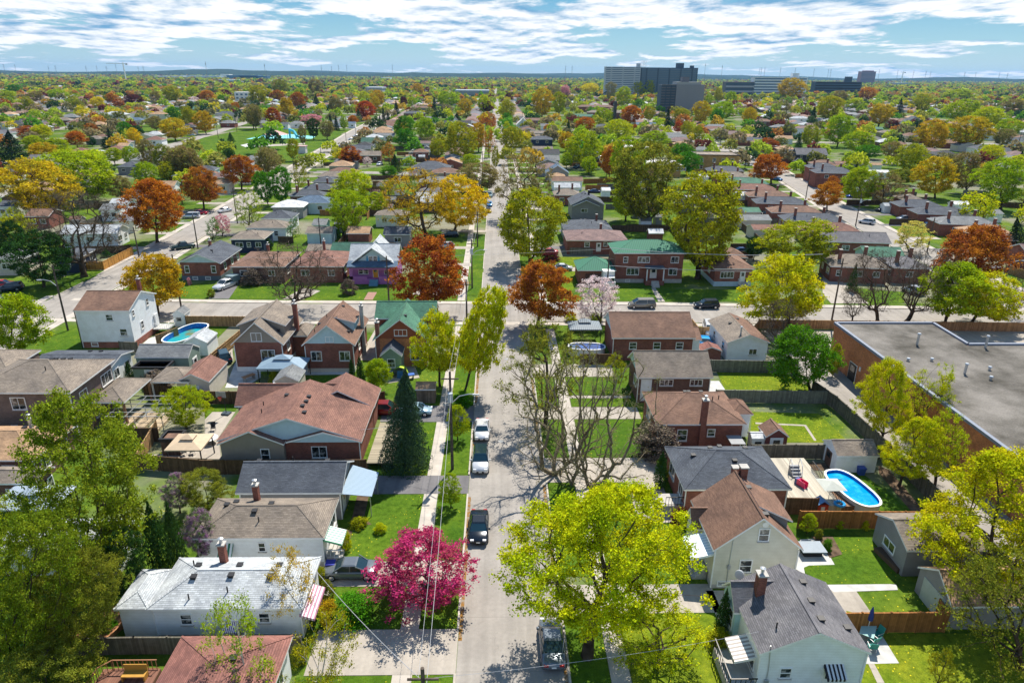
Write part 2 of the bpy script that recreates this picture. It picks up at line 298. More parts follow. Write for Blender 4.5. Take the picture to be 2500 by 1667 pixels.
# ---------------- house builder ----------------
def roof_geo(mb,typ,x0,x1,y0,y1,ez,rz,t=.17,hipf=.5,under=True):
    w,d=x1-x0,y1-y0
    if typ=='hip':
        if w>=d: r0=(x0+d*hipf,(y0+y1)/2,rz); r1=(x1-d*hipf,(y0+y1)/2,rz)
        else: r0=((x0+x1)/2,y0+w*hipf,rz); r1=((x0+x1)/2,y1-w*hipf,rz)
        a,b,c,e=(x0,y0,ez+t),(x1,y0,ez+t),(x1,y1,ez+t),(x0,y1,ez+t)
        if w>=d: F=[(a,b,r1,r0),(b,c,r1),(c,e,r0,r1),(e,a,r0)]
        else: F=[(a,b,r0),(b,c,r1,r0),(c,e,r1),(e,a,r0,r1)]
        for f in F: mb.face(f,0)
        mb.box(x0,x1,y0,y1,ez,ez+t,1,top=False)
        ridge=[(a,r0),(b,r1 if w>=d else r0),(c,r1),(e,r0 if w>=d else r1),(r0,r1)]
        for p,q in ridge: mb.bar((p[0],p[1],p[2]+.01),(q[0],q[1],q[2]+.0),.15,.03,0)
    elif typ in('gx','gy'):
        if typ=='gx': T=lambda u,v,z:(u,v,z); U0,U1,V0,V1=x0,x1,y0,y1
        else: T=lambda u,v,z:(-v+ (x0+x1),u,z); U0,U1,V0,V1=y0,y1,x0,x1
        # ridge along u
        vm=(V0+V1)/2
        def q(u,v,z): return T(u,v,z)
        for (v,s) in((V0,1),(V1,-1)):
            f=[q(U0,v,ez+t),q(U1,v,ez+t),q(U1,vm,rz+t),q(U0,vm,rz+t)]; g=[q(U0,v,ez),q(U1,v,ez),q(U1,vm,rz),q(U0,vm,rz)]
            mb.face(f if s>0 else f[::-1],0); mb.face(g[::-1] if s>0 else g,1)
            mb.face([q(U0,v,ez),q(U1,v,ez),q(U1,v,ez+t),q(U0,v,ez+t)][::s],1)
            for u in(U0,U1): mb.face([q(u,v,ez),q(u,v,ez+t),q(u,vm,rz+t),q(u,vm,rz)],1)
        a=q(U0,vm,rz+t+.01); b=q(U1,vm,rz+t+.01); mb.bar(a,b,.18,.03,0)
    elif typ=='flat':
        mb.box(x0,x1,y0,y1,ez,rz,1,top=False); mb.face([(x0+.25,y0+.25,rz-.25),(x1-.25,y0+.25,rz-.25),(x1-.25,y1-.25,rz-.25),(x0+.25,y1-.25,rz-.25)],0)
        for a,b,c,e in((x0,x1,y0,y0+.25),(x0,x1,y1-.25,y1),(x0,x0+.25,y0+.25,y1-.25),(x1-.25,x1,y0+.25,y1-.25)): mb.face([(a,c,rz),(b,c,rz),(b,e,rz),(a,e,rz)],1)
        mb.face([(x0+.25,y0+.25,rz-.25),(x1-.25,y0+.25,rz-.25),(x1-.25,y0+.25,rz),(x0+.25,y0+.25,rz)],1); mb.face([(x0+.25,y1-.25,rz-.25),(x1-.25,y1-.25,rz-.25),(x1-.25,y1-.25,rz),(x0+.25,y1-.25,rz)],1)
def facept(face,hw,hd,cx,cy,u,out):
    if face=='S': return (cx+u,cy-hd-out)
    if face=='N': return (cx-u,cy+hd+out)
    if face=='E': return (cx+hw+out,cy+u)
    return (cx-hw-out,cy-u)
def window(parent,face,hw,hd,cx,cy,u,z,w,h,fr=None,detail=True,name='window',panes=2,shut=None):
    px,py=facept(face,hw,hd,cx,cy,u,0); rz={'S':0,'E':R(90),'N':R(180),'W':R(-90)}[face]
    mb=MB(); b=.09 if w>.7 else .07
    for x0,x1,z0,z1 in((-w/2-b,w/2+b,h/2,h/2+b),(-w/2-b,w/2+b,-h/2-b,-h/2),(-w/2-b,-w/2,-h/2,h/2),(w/2,w/2+b,-h/2,h/2)): mb.box(x0,x1,-.06,.03,z0,z1)
    if detail:
        for i in range(1,panes): x=-w/2+w*i/panes; mb.box(x-.03,x+.03,-.045,.03,-h/2,h/2)
        if panes==1: mb.box(-w/2,w/2,-.045,.03,-.03,.03)
    o=mb.build(name,fr or TRIM,parent,(px,py,z),rz)
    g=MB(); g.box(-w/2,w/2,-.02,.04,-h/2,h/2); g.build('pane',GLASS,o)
    if detail: s=MB(); s.box(-w/2-.12,w/2+.12,-.14,.02,-h/2-b-.07,-h/2-b); s.build('sill',CONC,o)
    return o
def door(parent,face,hw,hd,cx,cy,u,z0,w=.95,h=2.05,m=None):
    px,py=facept(face,hw,hd,cx,cy,u,0); rz={'S':0,'E':R(90),'N':R(180),'W':R(-90)}[face]
    mb=MB(); mb.box(-w/2-.1,w/2+.1,-.05,.03,0,h+.1); o=mb.build('door_frame',TRIM,parent,(px,py,z0),rz)
    g=MB(); g.box(-w/2,w/2,-.08,-.02,0.02,h); d=g.build('door',m or WHITE,o); k=MB(); k.box(w/2-.16,w/2-.10,-.13,-.08,.95,1.05); 
    q=MB(); q.box(-w*.3,w*.3,-.095,-.07,h*.55,h*.9); q.build('pane',GLASS,o)
def chimney(root,x,y,z0,z1,s=.62,m=None,flue=True):
    c=MB(); c.box(x-s/2,x+s/2,y-s/2,y+s/2,z0,z1-.12,0,top=False,bot=False); c.box(x-s/2-.07,x+s/2+.07,y-s/2-.07,y+s/2+.07,z1-.12,z1,1); o=c.build('chimney',[m or WC['brick'],CONC],root)
    if flue: f=MB(); f.tube([(x,y,z1),(x,y,z1+.45)],.13,8); f.tube([(x,y,z1+.45),(x,y,z1+.52)],[.22,.05],8); f.build('chimney_pipe',METAL,o)
def roofz(typ,hw,hd,ez,rz,x,y):   # height of the roof plane at local x,y
    if typ=='hip': k=min(hw,hd); return ez+.17+(rz-ez-.17)*min(1,min(hw-abs(x),hd-abs(y))/k)
    if typ=='gx': return ez+.17+(rz-ez)*(1-abs(y)/hd)
    if typ=='gy': return ez+.17+(rz-ez)*(1-abs(x)/hw)
    return rz-.25
def vents(root,typ,hw,hd,ez,rz,pts,cx=0,cy=0,m=None):
    for x,y,k in pts:
        z=roofz(typ,hw,hd,ez,rz,x,y); v=MB()
        if k=='p': v.tube([(0,0,-.2),(0,0,.5)],.06,6); nm='vent_pipe'
        else: v.box(-.19,.19,-.19,.19,-.25,.14); v.box(-.23,.23,-.23,.23,.14,.19); nm='roof_vent'
        v.build(nm,m or DARK,root,(x+cx,y+cy,z))
def house(name,label,x0,x1,y0,y1,ez,rz,typ,rc,wc,oh=.35,base=None,wins=None,gm=None,chim=(),vts=None,doors=(),short=None,rot=0.,cat='house',group=None,far=0,hipf=.5,fascia=None,shortpos=None):
    cx,cy=(x0+x1)/2,(y0+y1)/2; hw,hd=(x1-x0)/2,(y1-y0)/2
    root=empty(name,(cx,cy,0),rot,label,cat,group)
    if short: SHORT.append((cx,cy,short))
    mb=MB(); roof_geo(mb,typ,-hw,hw,-hd,hd,ez,rz,hipf=hipf); rm=RM(rc); mb.build('roof',[rm,fascia or TRIM],root)
    ww,wd=hw-oh,hd-oh; wm=WC[wc] if isinstance(wc,str) else wc
    m=MB(); top=ez; bz=base[0] if base else 0
    if typ=='flat': m.box(-ww,ww,-wd,wd,bz,ez,top=False,bot=False)
    elif typ=='hip': m.box(-ww,ww,-wd,wd,bz,ez,top=False,bot=False)
    elif typ=='gy':
        zs=ez+(rz-ez)*oh/hw; m.box(-ww,ww,-wd,wd,bz,zs,top=False,bot=False); gz=(zs,rz)
    else:
        zs=ez+(rz-ez)*oh/hd; m.box(-ww,ww,-wd,wd,bz,zs,top=False,bot=False); gz=(zs,rz)
    e=.03 if gm is not None else 0.
    tris=[]
    if typ=='gy':
        for s in(-1,1): y=s*(wd+e); f=[(-ww*s,y,gz[0]),(ww*s,y,gz[0]),(0,y,gz[1])]; tris.append(f if s<0 else f)
    if typ=='gx':
        for s in(-1,1): x=s*(ww+e); tris.append([(x,-wd*s,gz[0]),(x,wd*s,gz[0]),(x,0,gz[1])])
    if gm is None:
        for f in tris: m.face(f,0)
    m.build('wall',wm,root)
    if gm is not None:
        for f in tris: g=MB(); g.face(f); g.build('gable',WC[gm] if isinstance(gm,str) else gm,root)
    if base: b=MB(); b.box(-ww-.04,ww+.04,-wd-.04,wd+.04,0,base[0],top=True,bot=False); b.build('foundation',WC[base[1]] if isinstance(base[1],str) else base[1],root)
    if not far and 30<cy<115 and cat=='house':
        for sx,sy in((-1,-1),(1,-1)): g=MB(); g.box(sx*(ww+.05)-.05,sx*(ww+.05)+.05,sy*(wd+.05)-.05,sy*(wd+.05)+.05,.1,ez-.05); g.build('downspout',TRIM,root)
    if wins is None:
        rnd=random.Random(int(abs(x0)*97+abs(y0)*13)); wins=[]
        if not far:
            n=max(1,int(ww*2/3.6)); 
            for i in range(n): wins.append(('S',-ww+ww*2*(i+.5)/n+rnd.uniform(-.3,.3),ez-1.25 if ez<4.5 else ez-1.3,rnd.choice([.9,1.2,1.6]),1.05))
            side='E' if cx<0 else 'W'; n=max(2,int(wd*2/4))
            for i in range(n): wins.append((side,-wd+wd*2*(i+.5)/n,ez-1.3,rnd.choice([1.2,1.9]),1.15))
            if ez>5: wins+=[(f,u,z-2.8,w_,h_) for f,u,z,w_,h_ in list(wins)]
        else: wins=[('S',u*ww,ez-1.3,1.3,1.1) for u in((-.45,.45) if far<2 else (0.1,))]
    for q in wins: window(root,q[0],ww,wd,0,0,q[1],q[2],q[3],q[4],detail=not far,panes=q[5] if len(q)>5 else (2 if q[3]>1 else 1))
    for q in doors: door(root,q[0],ww,wd,0,0,*q[1:])
    for q in chim: chimney(root,*q)
    if vts is None and not far:
        rnd=random.Random(int(abs(x0)*31+abs(y1)*7)); vts=[(rnd.uniform(-.4,.4)*hw,(.35*hd if typ!='gy' else rnd.uniform(-.5,.5)*hd),'b') for _ in range(2)]+[(rnd.uniform(-.5,.5)*hw,-.4*hd,'p')]
    if vts: vents(root,typ,hw,hd,ez,rz,vts)
    return root,ww,wd
def subroof(root,typ,x0,x1,y0,y1,ez,rz,rc,name='wing_roof',fascia=None): mb=MB(); roof_geo(mb,typ,x0,x1,y0,y1,ez,rz); return mb.build(name,[RM(rc),fascia or TRIM],root)
def subwall(root,x0,x1,y0,y1,z0,z1,wc,name='wing_wall',gable=None):
    m=MB(); m.box(x0,x1,y0,y1,z0,z1,top=False,bot=False)
    if gable: 
        ax,rz=gable
        if ax=='gy':
            for y in(y0,y1): m.face([(x0,y,z1),(x1,y,z1),((x0+x1)/2,y,rz)])
        else:
            for x in(x0,x1): m.face([(x,y0,z1),(x,y1,z1),(x,(y0+y1)/2,rz)])
    return m.build(name,WC[wc] if isinstance(wc,str) else wc,root)
def awning(root,face,hw,hd,u,z,w,dep,m,drop=.5,name='awning'):
    px,py=facept(face,hw,hd,0,0,u,0); rz={'S':0,'E':R(90),'N':R(180),'W':R(-90)}[face]
    a=MB(); a.face([(-w/2,0,0),(-w/2,-dep,-drop),(w/2,-dep,-drop),(w/2,0,0)]); a.face([(-w/2,0,-.05),(w/2,0,-.05),(w/2,-dep,-drop-.05),(-w/2,-dep,-drop-.05)])
    a.face([(-w/2,-dep,-drop),(-w/2,-dep,-drop-.2),(w/2,-dep,-drop-.2),(w/2,-dep,-drop)])
    for s in(-1,1): a.face([(s*w/2,0,0),(s*w/2,-dep,-drop),(s*w/2,-dep,-drop-.2),(s*w/2,0,-.2)])
    return a.build(name,m,root,(px,py,z),rz)
def post(root,x,y,z0,z1,m=None,r=.06,name='post'): b=MB(); b.box(x-r,x+r,y-r,y+r,z0,z1); return b.build(name,m or TRIM,root)
def shed_dormer(root,side,xin,xout,y0,y1,zw,zin,zout,wc,rc):   # shed dormer on a roof whose ridge runs along y
    s=1 if side=='E' else -1; m=MB(); zi=zin-(zin-zout)*.12
    poly=[(s*xin,zi),(s*xout,zout),(s*xout,zw),(s*(xin),zw)]
    for y in(y0,y1): m.face([(x,y,z) for x,z in poly])
    m.face([(s*xout,y0,zw),(s*xout,y1,zw),(s*xout,y1,zout),(s*xout,y0,zout)])
    d=m.build('dormer',WC[wc],root); r=MB(); a=.3; xo=s*(xout+a); sl=(zin-zout)/(xout-xin); zo=zout-sl*a
    P0=[(s*xin,y0-a,zin),(xo,y0-a,zo),(xo,y1+a,zo),(s*xin,y1+a,zin)]; r.face([(x,y,z+.16) for x,y,z in P0],0); r.face([(x,y,z+.02) for x,y,z in P0[::-1]],1)
    for i in range(4): p,q=P0[i],P0[(i+1)%4]; r.face([(p[0],p[1],p[2]+.02),(q[0],q[1],q[2]+.02),(q[0],q[1],q[2]+.16),(p[0],p[1],p[2]+.16)],1)
    r.build('dormer_roof',[RM(rc),TRIM],d); return d
def railing(root,pts,z,h=.95,m=None,name='railing',step=.35):
    mb=MB()
    for p,q in zip(pts,pts[1:]):
        L=math.hypot(q[0]-p[0],q[1]-p[1]); mb.bar((p[0],p[1],z+h),(q[0],q[1],z+h),.07,.06); mb.bar((p[0],p[1],z+.12),(q[0],q[1],z+.12),.05,.05)
        for i in range(int(L/step)+1): t=min(1,i*step/L); x,y=p[0]+(q[0]-p[0])*t,p[1]+(q[1]-p[1])*t; mb.box(x-.02,x+.02,y-.02,y+.02,z,z+h)
    return mb.build(name,m or WHITE,root)
def steps(root,x,y,z,face,w=1.4,n=4,m=None):
    mb=MB(); d=.3; h=z/n
    for i in range(n):
        a=i*d; zt=z-i*h
        if face=='E': mb.box(x+a,x+a+d,y-w/2,y+w/2,0,zt-.001*i)
        elif face=='W': mb.box(x-a-d,x-a,y-w/2,y+w/2,0,zt)
        else: mb.box(x-w/2,x+w/2,y-a-d,y-a,0,zt)
    return mb.build('steps',m or CONC,root)

# ---------------- small builders ----------------
def fence(pts,h,m,label,posts=True,pstep=2.4,thick=.05,cap=True,short=None):
    x0,y0=pts[0][:2]; root=empty('fence',(x0,y0,0),0,label,'fence')
    for i,(p,q) in enumerate(zip(pts,pts[1:])):
        L=math.hypot(q[0]-p[0],q[1]-p[1]); a=math.atan2(q[1]-p[1],q[0]-p[0]); b=MB(); b.box(0,L,-thick/2,thick/2,.04,h)
        if cap: b.box(0,L,-.07,.07,h,h+.04)
        b.box(0,L,thick/2,thick/2+.05,.35,.45); b.box(0,L,thick/2,thick/2+.05,h-.4,h-.3)
        b.build('fence_boards',m,root,(p[0]-x0,p[1]-y0,0),a)
        if posts:
            n=max(1,round(L/pstep))
            for k in range(n+(i==len(pts)-2)): t=k/n; pb=MB(); pb.box(-.06,.06,-.06,.06,0,h+.12); pb.build('post',m,root,(p[0]-x0+(q[0]-p[0])*t,p[1]-y0+(q[1]-p[1])*t,0),a)
    return root
def shed(name,label,x0,x1,y0,y1,ez,rz,typ,rc,wc,doorface='S',cat='shed',oh=.12,short=None,wins=(),rot=0,doorm=None,gm=None):
    root,ww,wd=house(name,label,x0,x1,y0,y1,ez,rz,typ,rc,wc,oh=oh,wins=list(wins),vts=[],cat=cat,short=short,rot=rot,gm=gm,fascia=DARK if typ=='flat' else None)
    if doorface: door(root,doorface,ww,wd,0,0,0,0,1.3,min(1.9,ez-.15),doorm)
    return root
def gazebo(name,label,x0,x1,y0,y1,ez,rz,m,pm,tier=True,rot=0.):
    cx,cy=(x0+x1)/2,(y0+y1)/2; hw,hd=(x1-x0)/2,(y1-y0)/2; root=empty(name,(cx,cy,0),rot,label,'gazebo'); r=MB()
    k=.72 if tier else 1.; z1=ez+(rz-ez)*k*.85; a,b=hw*(1-k),hd*(1-k); 
    if not tier: a=b=0
    q=[(-hw,-hd,ez),(hw,-hd,ez),(hw,hd,ez),(-hw,hd,ez)]; 
    if tier:
        u=[(-a,-b,z1),(a,-b,z1),(a,b,z1),(-a,b,z1)]
        for i in range(4): j=(i+1)%4; r.face([q[i],q[j],u[j],u[i]])
        a2,b2=a*1.35,b*1.35; u=[(-a2,-b2,z1+.12),(a2,-b2,z1+.12),(a2,b2,z1+.12),(-a2,b2,z1+.12)]
        for i in range(4): j=(i+1)%4; r.face([u[i],u[j],(0,0,rz+.15)])
    else:
        for i in range(4): j=(i+1)%4; r.face([q[i],q[j],(0,0,rz)])
    for i in range(4): j=(i+1)%4; p,o=q[i],q[j]; r.face([(p[0],p[1],ez-.15),(o[0],o[1],ez-.15),o,p])
    r.build('canopy',m,root)
    for sx in(-1,1):
        for sy in(-1,1): post(root,sx*(hw-.2),sy*(hd-.2),0,ez,pm,.055)
    return root
def oval_pool(label,cx,cy,L,W,h,rot,water=.75,ladder=True,wall=None,cover=None):
    root=empty('swimming_pool',(cx,cy,0),rot,label,'pool'); n=28; pts=[]
    for i in range(n):
        t=2*math.pi*i/n; c,s=math.cos(t),math.sin(t); e=.72; pts.append((math.copysign(abs(c)**e,c)*L/2,math.copysign(abs(s)**e,s)*W/2))
    m=MB(); k=len(pts)
    for i in range(k):
        a,b=pts[i],pts[(i+1)%k]; ia,ib=(a[0]*.975,a[1]*.955),(b[0]*.975,b[1]*.955)
        m.face([(a[0],a[1],0),(b[0],b[1],0),(b[0],b[1],h),(a[0],a[1],h)],0)
        m.face([(ib[0],ib[1],.1),(ia[0],ia[1],.1),(ia[0],ia[1],h),(ib[0],ib[1],h)],1)
    m.build('pool_wall',[wall or paint((.55,.56,.55)),LINER],root)
    r=MB(); 
    for i in range(k):
        a,b=pts[i],pts[(i+1)%k]; r.bar((a[0],a[1],h+.03),(b[0],b[1],h+.03),.22,.06)
    r.build('pool_rim',TRIM,root); wt=MB(); wt.face([(a*.97,b*.95,h*water) for a,b in pts]); wt.build('water_surface',cover or WATER,root)
    return root
def car(label,x,y,rz,kind,col,detail=1,group=None,name=None):
    # profile stations along the length: (x, belt half width, bottom, belt height)
    D=dict(sedan=(4.7,1.82,1.44,[(-1.35,.93),(-.62,1.41),(.55,1.43),(1.42,.95)]),suv=(4.6,1.86,1.72,[(-1.15,1.05),(-.45,1.66),(1.75,1.70),(2.12,1.08)]),hatch=(4.2,1.76,1.5,[(-1.15,.97),(-.45,1.46),(1.2,1.48),(1.88,.98)]),van=(5.0,1.95,1.8,[(-1.75,1.08),(-.75,1.74),(2.1,1.78),(2.38,1.1)]),pickup=(5.5,1.95,1.82,[(-1.15,1.12),(-.4,1.78),(.85,1.78),(1.15,1.14)]))
    L,W,Ht,G=D[kind]; hL,hW=L/2,W/2; root=empty(name or {'suv':'parked_suv','van':'parked_van','pickup':'pickup_truck'}.get(kind,'parked_car'),(x,y,0),rz,label,'pickup truck' if kind=='pickup' else 'car',group)
    belt=G[0][1]; pm=paint(col,.22,.35,.7,'carpaint_%.2f_%.2f_%.2f'%col)
    st=[(-hL,.78,.42,belt*.62),(-hL+.12,.90,.30,belt*.78),(-hL+.7,.97,.26,belt*.92),(G[0][0],1.,.24,belt),(0,1.,.24,belt+.02),(G[3][0],1.,.24,belt+.02 if kind!='pickup' else belt),(hL-.35,.97,.28,belt*.98),(hL-.08,.9,.34,belt*.86),(hL,.80,.44,belt*.66)]
    m=MB(); ring=[]
    for X,wf,zb,zt in st:
        a=hW*wf; r=[(X,-a*.92,zb),(X,-a,zb+.12),(X,-a,(zb+zt)/2+.08),(X,-a*.93,zt-.05),(X,-a*.78,zt),(X,a*.78,zt),(X,a*.93,zt-.05),(X,a,(zb+zt)/2+.08),(X,a,zb+.12),(X,a*.92,zb)]; ring.append(r)
    b=0; 
    for r in ring: m.v+=r
    for i in range(len(ring)-1):
        for j in range(10): a=i*10+j; c=i*10+(j+1)%10; m.f.append((a,a+10,c+10,c)); m.m.append(0)
    m.f.append(tuple(range(10))); m.m.append(0); e=(len(ring)-1)*10; m.f.append(tuple(range(e,e+10))[::-1]); m.m.append(0)
    body=m.build('body',pm,root,smooth=True)
    # glasshouse
    g=MB(); wa,wr=hW*.90,hW*.70; (x0,z0),(x1,z1),(x2,z2),(x3,z3)=G; g.v+=[(x0,-wa,z0-.03),(x0,wa,z0-.03),(x1,-wr,z1-.05),(x1,wr,z1-.05),(x2,-wr,z2-.05),(x2,wr,z2-.05),(x3,-wa,z3-.03),(x3,wa,z3-.03)]
    for f in[(0,2,3,1),(2,4,5,3),(4,6,7,5),(0,6,4,2),(1,3,5,7)]: g.f.append(f); g.m.append(0)
    g.build('windows',CARGLASS,root)
    r=MB(); r.v+=[(x1-.05,-wr-.02,z1-.06),(x1-.05,wr+.02,z1-.06),(x2+.05,wr+.02,z2-.06),(x2+.05,-wr-.02,z2-.06),(x1+.1,-wr*.86,z1+.015),(x1+.1,wr*.86,z1+.015),(x2-.1,wr*.86,z2+.015),(x2-.1,-wr*.86,z2+.015)]
    for f in[(4,5,6,7),(0,1,5,4),(1,2,6,5),(2,3,7,6),(3,0,4,7)]: r.f.append(f); r.m.append(0)
    for s in(-1,1):
        for (a,za),(b_,zb_) in(((x0,z0),(x1,z1)),((x2,z2),(x3,z3))): r.bar((a,s*(wa+.01),za),(b_,s*(wr+.01),zb_-.05),.07,.07)
        if kind!='pickup': xm=(x1+x2)/2+.1; r.bar((xm,s*(wa+.0),z0-.02),(xm,s*(wr+.01),z1-.05),.08,.05)
    r.build('car_roof',pm,root)
    if kind=='pickup': bd=MB(); bd.box(1.2,hL-.12,-hW*.74,hW*.74,belt-.02,belt+.012); bd.build('truck_bed',DARK,root)
    for sx in(-hL+.85,hL-.88):
        for s in(-1,1):
            t=MB(); t.tube([(sx,s*(hW-.22),.33),(sx,s*(hW+.012),.33)],.335,14); wo=t.build('wheel',RUBBER,root)
            if detail: q=MB(); q.tube([(sx,s*(hW+.012),.33),(sx,s*(hW+.03),.33)],[.21,.19],10); q.build('rim',CHROME,wo)
    if detail:
        for s in(-1,1):
            h=MB(); h.box(-hL+.01,-hL+.16,s*hW*.62-.16,s*hW*.62+.16,belt*.62,belt*.62+.16); h.build('headlight',paint((.8,.82,.84),.15),root)
            h=MB(); h.box(hL-.15,hL-.0,s*hW*.62-.17,s*hW*.62+.17,belt*.7,belt*.7+.15); h.build('tail_light',paint((.45,.01,.01),.25),root)
            h=MB(); h.box(x0+.25,x0+.42,s*(hW+.10)-.09,s*(hW+.10)+.09,belt-.02,belt+.13); h.build('side_mirror',pm,root)
        h=MB(); h.box(-hL-.012,-hL+.05,-.4,.4,.36,.36+.2); h.build('grille',BLACK,root)
        h=MB(); h.box(-hL-.02,-hL+.02,-.17,.17,.42,.54); h.build('licence_plate',WHITE,root); h=MB(); h.box(hL-.05,hL+.015,-.17,.17,.52,.64); h.build('licence_plate',WHITE,root)
    return root
POLES=[]
def pole(fr,xb,yb,ytop,label,lamp=None,trans=False,arm=True,hmin=7.,hgt_=None,lean=0.):
    x,y,_=P(fr,xb,yb); h=hgt_ or max(hmin,min(15,hgt(x,y,src(fr,0,ytop)[1]))); root=empty('utility_pole',(x,y,0),0,label,'utility pole')
    m=MB(); m.tube([(0,0,0),(0,0,h)],[.17,.11],8); m.build('pole',POLE,root)
    if arm: a=MB(); a.box(-.9,.9,-.05,.05,h-.9,h-.78); a.build('crossarm',POLE,root)
    if lamp:
        s=lamp; a=MB(); a.tube([(0,0,h*.68),(s*.9,0,h*.68+.9),(s*1.9,0,h*.68+1.15),(s*2.5,0,h*.68+1.15)],.05,6); o=a.build('lamp_arm',METAL,root); l=MB(); l.tube([(s*2.3,0,h*.68+1.1),(s*3.0,0,h*.68+1.08)],[.12,.09],8); l.build('lamp_head',paint((.55,.57,.58),.4),o)
    if trans: t=MB(); t.tube([(0,-.42,h*.72),(0,-.42,h*.72+1.0)],.27,12); t.build('transformer',paint((.42,.47,.52),.5),root)
    POLES.append((x,y,h)); return root
def wire(p,q,label,r=.025,sag=.5,group=None,n=14):
    m=MB(); pts=[]
    for i in range(n+1): t=i/n; pts.append((p[0]+(q[0]-p[0])*t,p[1]+(q[1]-p[1])*t,p[2]+(q[2]-p[2])*t-sag*4*t*(1-t)))
    m.tube(pts,r,4,cap=False); o=m.build('power_line',WIRE); return tag(o,label,'power line',group)
def sheet(name,poly,z,m,kind='structure'):
    b=MB(); b.face([(p[0],p[1],z) for p in poly]); 
    o=b.build(name,m); 
    if o.data.polygons[0].normal.z<0: o.data.flip_normals()
    o['kind']=kind; return o
def strip(name,pts,w,z,m,kind='structure'):
    b=MB(); L=[];Rr=[]
    for i,p in enumerate(pts):
        a=pts[max(i-1,0)]; c=pts[min(i+1,len(pts)-1)]; dx,dy=c[0]-a[0],c[1]-a[1]; l=math.hypot(dx,dy); nx,ny=-dy/l,dx/l
        L.append((p[0]+nx*w/2,p[1]+ny*w/2,z)); Rr.append((p[0]-nx*w/2,p[1]-ny*w/2,z))
    for i in range(len(pts)-1): b.face([Rr[i],Rr[i+1],L[i+1],L[i]])
    o=b.build(name,m); o['kind']=kind; return o
def offs(pts,d):
    out=[]
    for i,p in enumerate(pts):
        a=pts[max(i-1,0)]; c=pts[min(i+1,len(pts)-1)]; dx,dy=c[0]-a[0],c[1]-a[1]; l=math.hypot(dx,dy); out.append((p[0]-dy/l*d,p[1]+dx/l*d))
    return out
# ---------------- trees ----------------
def leafmat(name,c,tr=.38,var=.42,c2=None):
    def fn(t):
        g=t.nodes.new('ShaderNodeNewGeometry'); oi=t.nodes.new('ShaderNodeObjectInfo')
        hs=N(t,'ShaderNodeHueSaturation'); base=mixc(t,mrange(t,noise(t,t.nodes.new('ShaderNodeTexCoord').outputs['Object'],5.,3),.38,.62),c,c2 or (c[0]*.8,c[1]*.92,c[2]))
        t.links.new(base,hs.inputs['Color']); t.links.new(mrange(t,g.outputs['Random Per Island'],0,1,1-var,1+var),hs.inputs['Value'])
        t.links.new(mth(t,'ADD',mrange(t,g.outputs['Random Per Island'],0,1,-.012,.012),mrange(t,oi.outputs['Random'],0,1,.488,.512)),hs.inputs['Hue'])
        d=N(t,'ShaderNodeBsdfDiffuse'); t.links.new(hs.outputs[0],d.inputs[0]); tl=N(t,'ShaderNodeBsdfTranslucent'); t.links.new(hs.outputs[0],tl.inputs[0])
        m=N(t,'ShaderNodeMixShader'); m.inputs[0].default_value=tr; t.links.new(d.outputs[0],m.inputs[1]); t.links.new(tl.outputs[0],m.inputs[2]); return m.outputs[0]
    return mat('foliage_'+name,fn)
LEAF=dict(lgreen=leafmat('lgreen',(.27,.34,.02),c2=(.17,.25,.015)),lime=leafmat('lime',(.60,.58,.010),c2=(.42,.50,.010)),ygreen=leafmat('ygreen',(.42,.50,.012),c2=(.27,.39,.012)),yolive=leafmat('yolive',(.44,.42,.012),c2=(.28,.32,.015)),olive=leafmat('olive',(.30,.31,.03),c2=(.19,.22,.025)),
 gold=leafmat('gold',(.62,.40,.015),c2=(.42,.32,.018)),yellow=leafmat('yellow',(.78,.58,.015),c2=(.62,.52,.015)),orange=leafmat('orange',(.56,.24,.02),c2=(.42,.14,.02)),rust=leafmat('rust',(.30,.075,.025),c2=(.52,.20,.02)),redorange=leafmat('redorange',(.5,.10,.02),c2=(.42,.08,.02)),darkred=leafmat('darkred',(.15,.03,.03),c2=(.11,.03,.03)),
 green=leafmat('green',(.11,.30,.012),c2=(.07,.22,.012)),dgreen=leafmat('dgreen',(.035,.085,.02),tr=.2,c2=(.05,.11,.02)),conifer=leafmat('conifer',(.020,.050,.022),tr=.12,c2=(.035,.07,.028)),bspruce=leafmat('bspruce',(.04,.09,.05),tr=.12,c2=(.07,.12,.06)),
 bud=leafmat('bud',(.31,.24,.10),c2=(.26,.24,.06)),bare=leafmat('bare',(.16,.125,.10),tr=.1,c2=(.19,.155,.11)),grey=leafmat('grey',(.34,.31,.16),tr=.3,c2=(.30,.29,.11)),blossom=leafmat('blossom',(.78,.62,.62),tr=.3,c2=(.85,.78,.76)),pink=leafmat('pink',(.66,.26,.32),tr=.3,c2=(.7,.38,.4)),magenta=leafmat('magenta',(.56,.05,.20),tr=.35,c2=(.38,.05,.10)),paleyellow=leafmat('paleyellow',(.74,.64,.16),tr=.4,c2=(.6,.58,.12)),lilac=leafmat('lilac',(.42,.22,.40),tr=.3,c2=(.16,.28,.05)))
BARK=mat('bark_brown',lambda t:bsdf(t,ramp(t,noise(t,t.nodes.new('ShaderNodeTexCoord').outputs['Object'],14,4),[(.3,(.035,.026,.018)),(.7,(.11,.085,.06))]),.95,spec=.05))
BARKG=mat('bark_grey',lambda t:bsdf(t,ramp(t,noise(t,t.nodes.new('ShaderNodeTexCoord').outputs['Object'],14,4),[(.3,(.11,.09,.06)),(.7,(.27,.22,.15))]),.95,spec=.05))
BARKW=mat('bark_birch',lambda t:bsdf(t,ramp(t,noise(t,t.nodes.new('ShaderNodeTexCoord').outputs['Object'],20,4),[(.35,(.12,.10,.08)),(.5,(.55,.52,.48))]),.9,spec=.05))
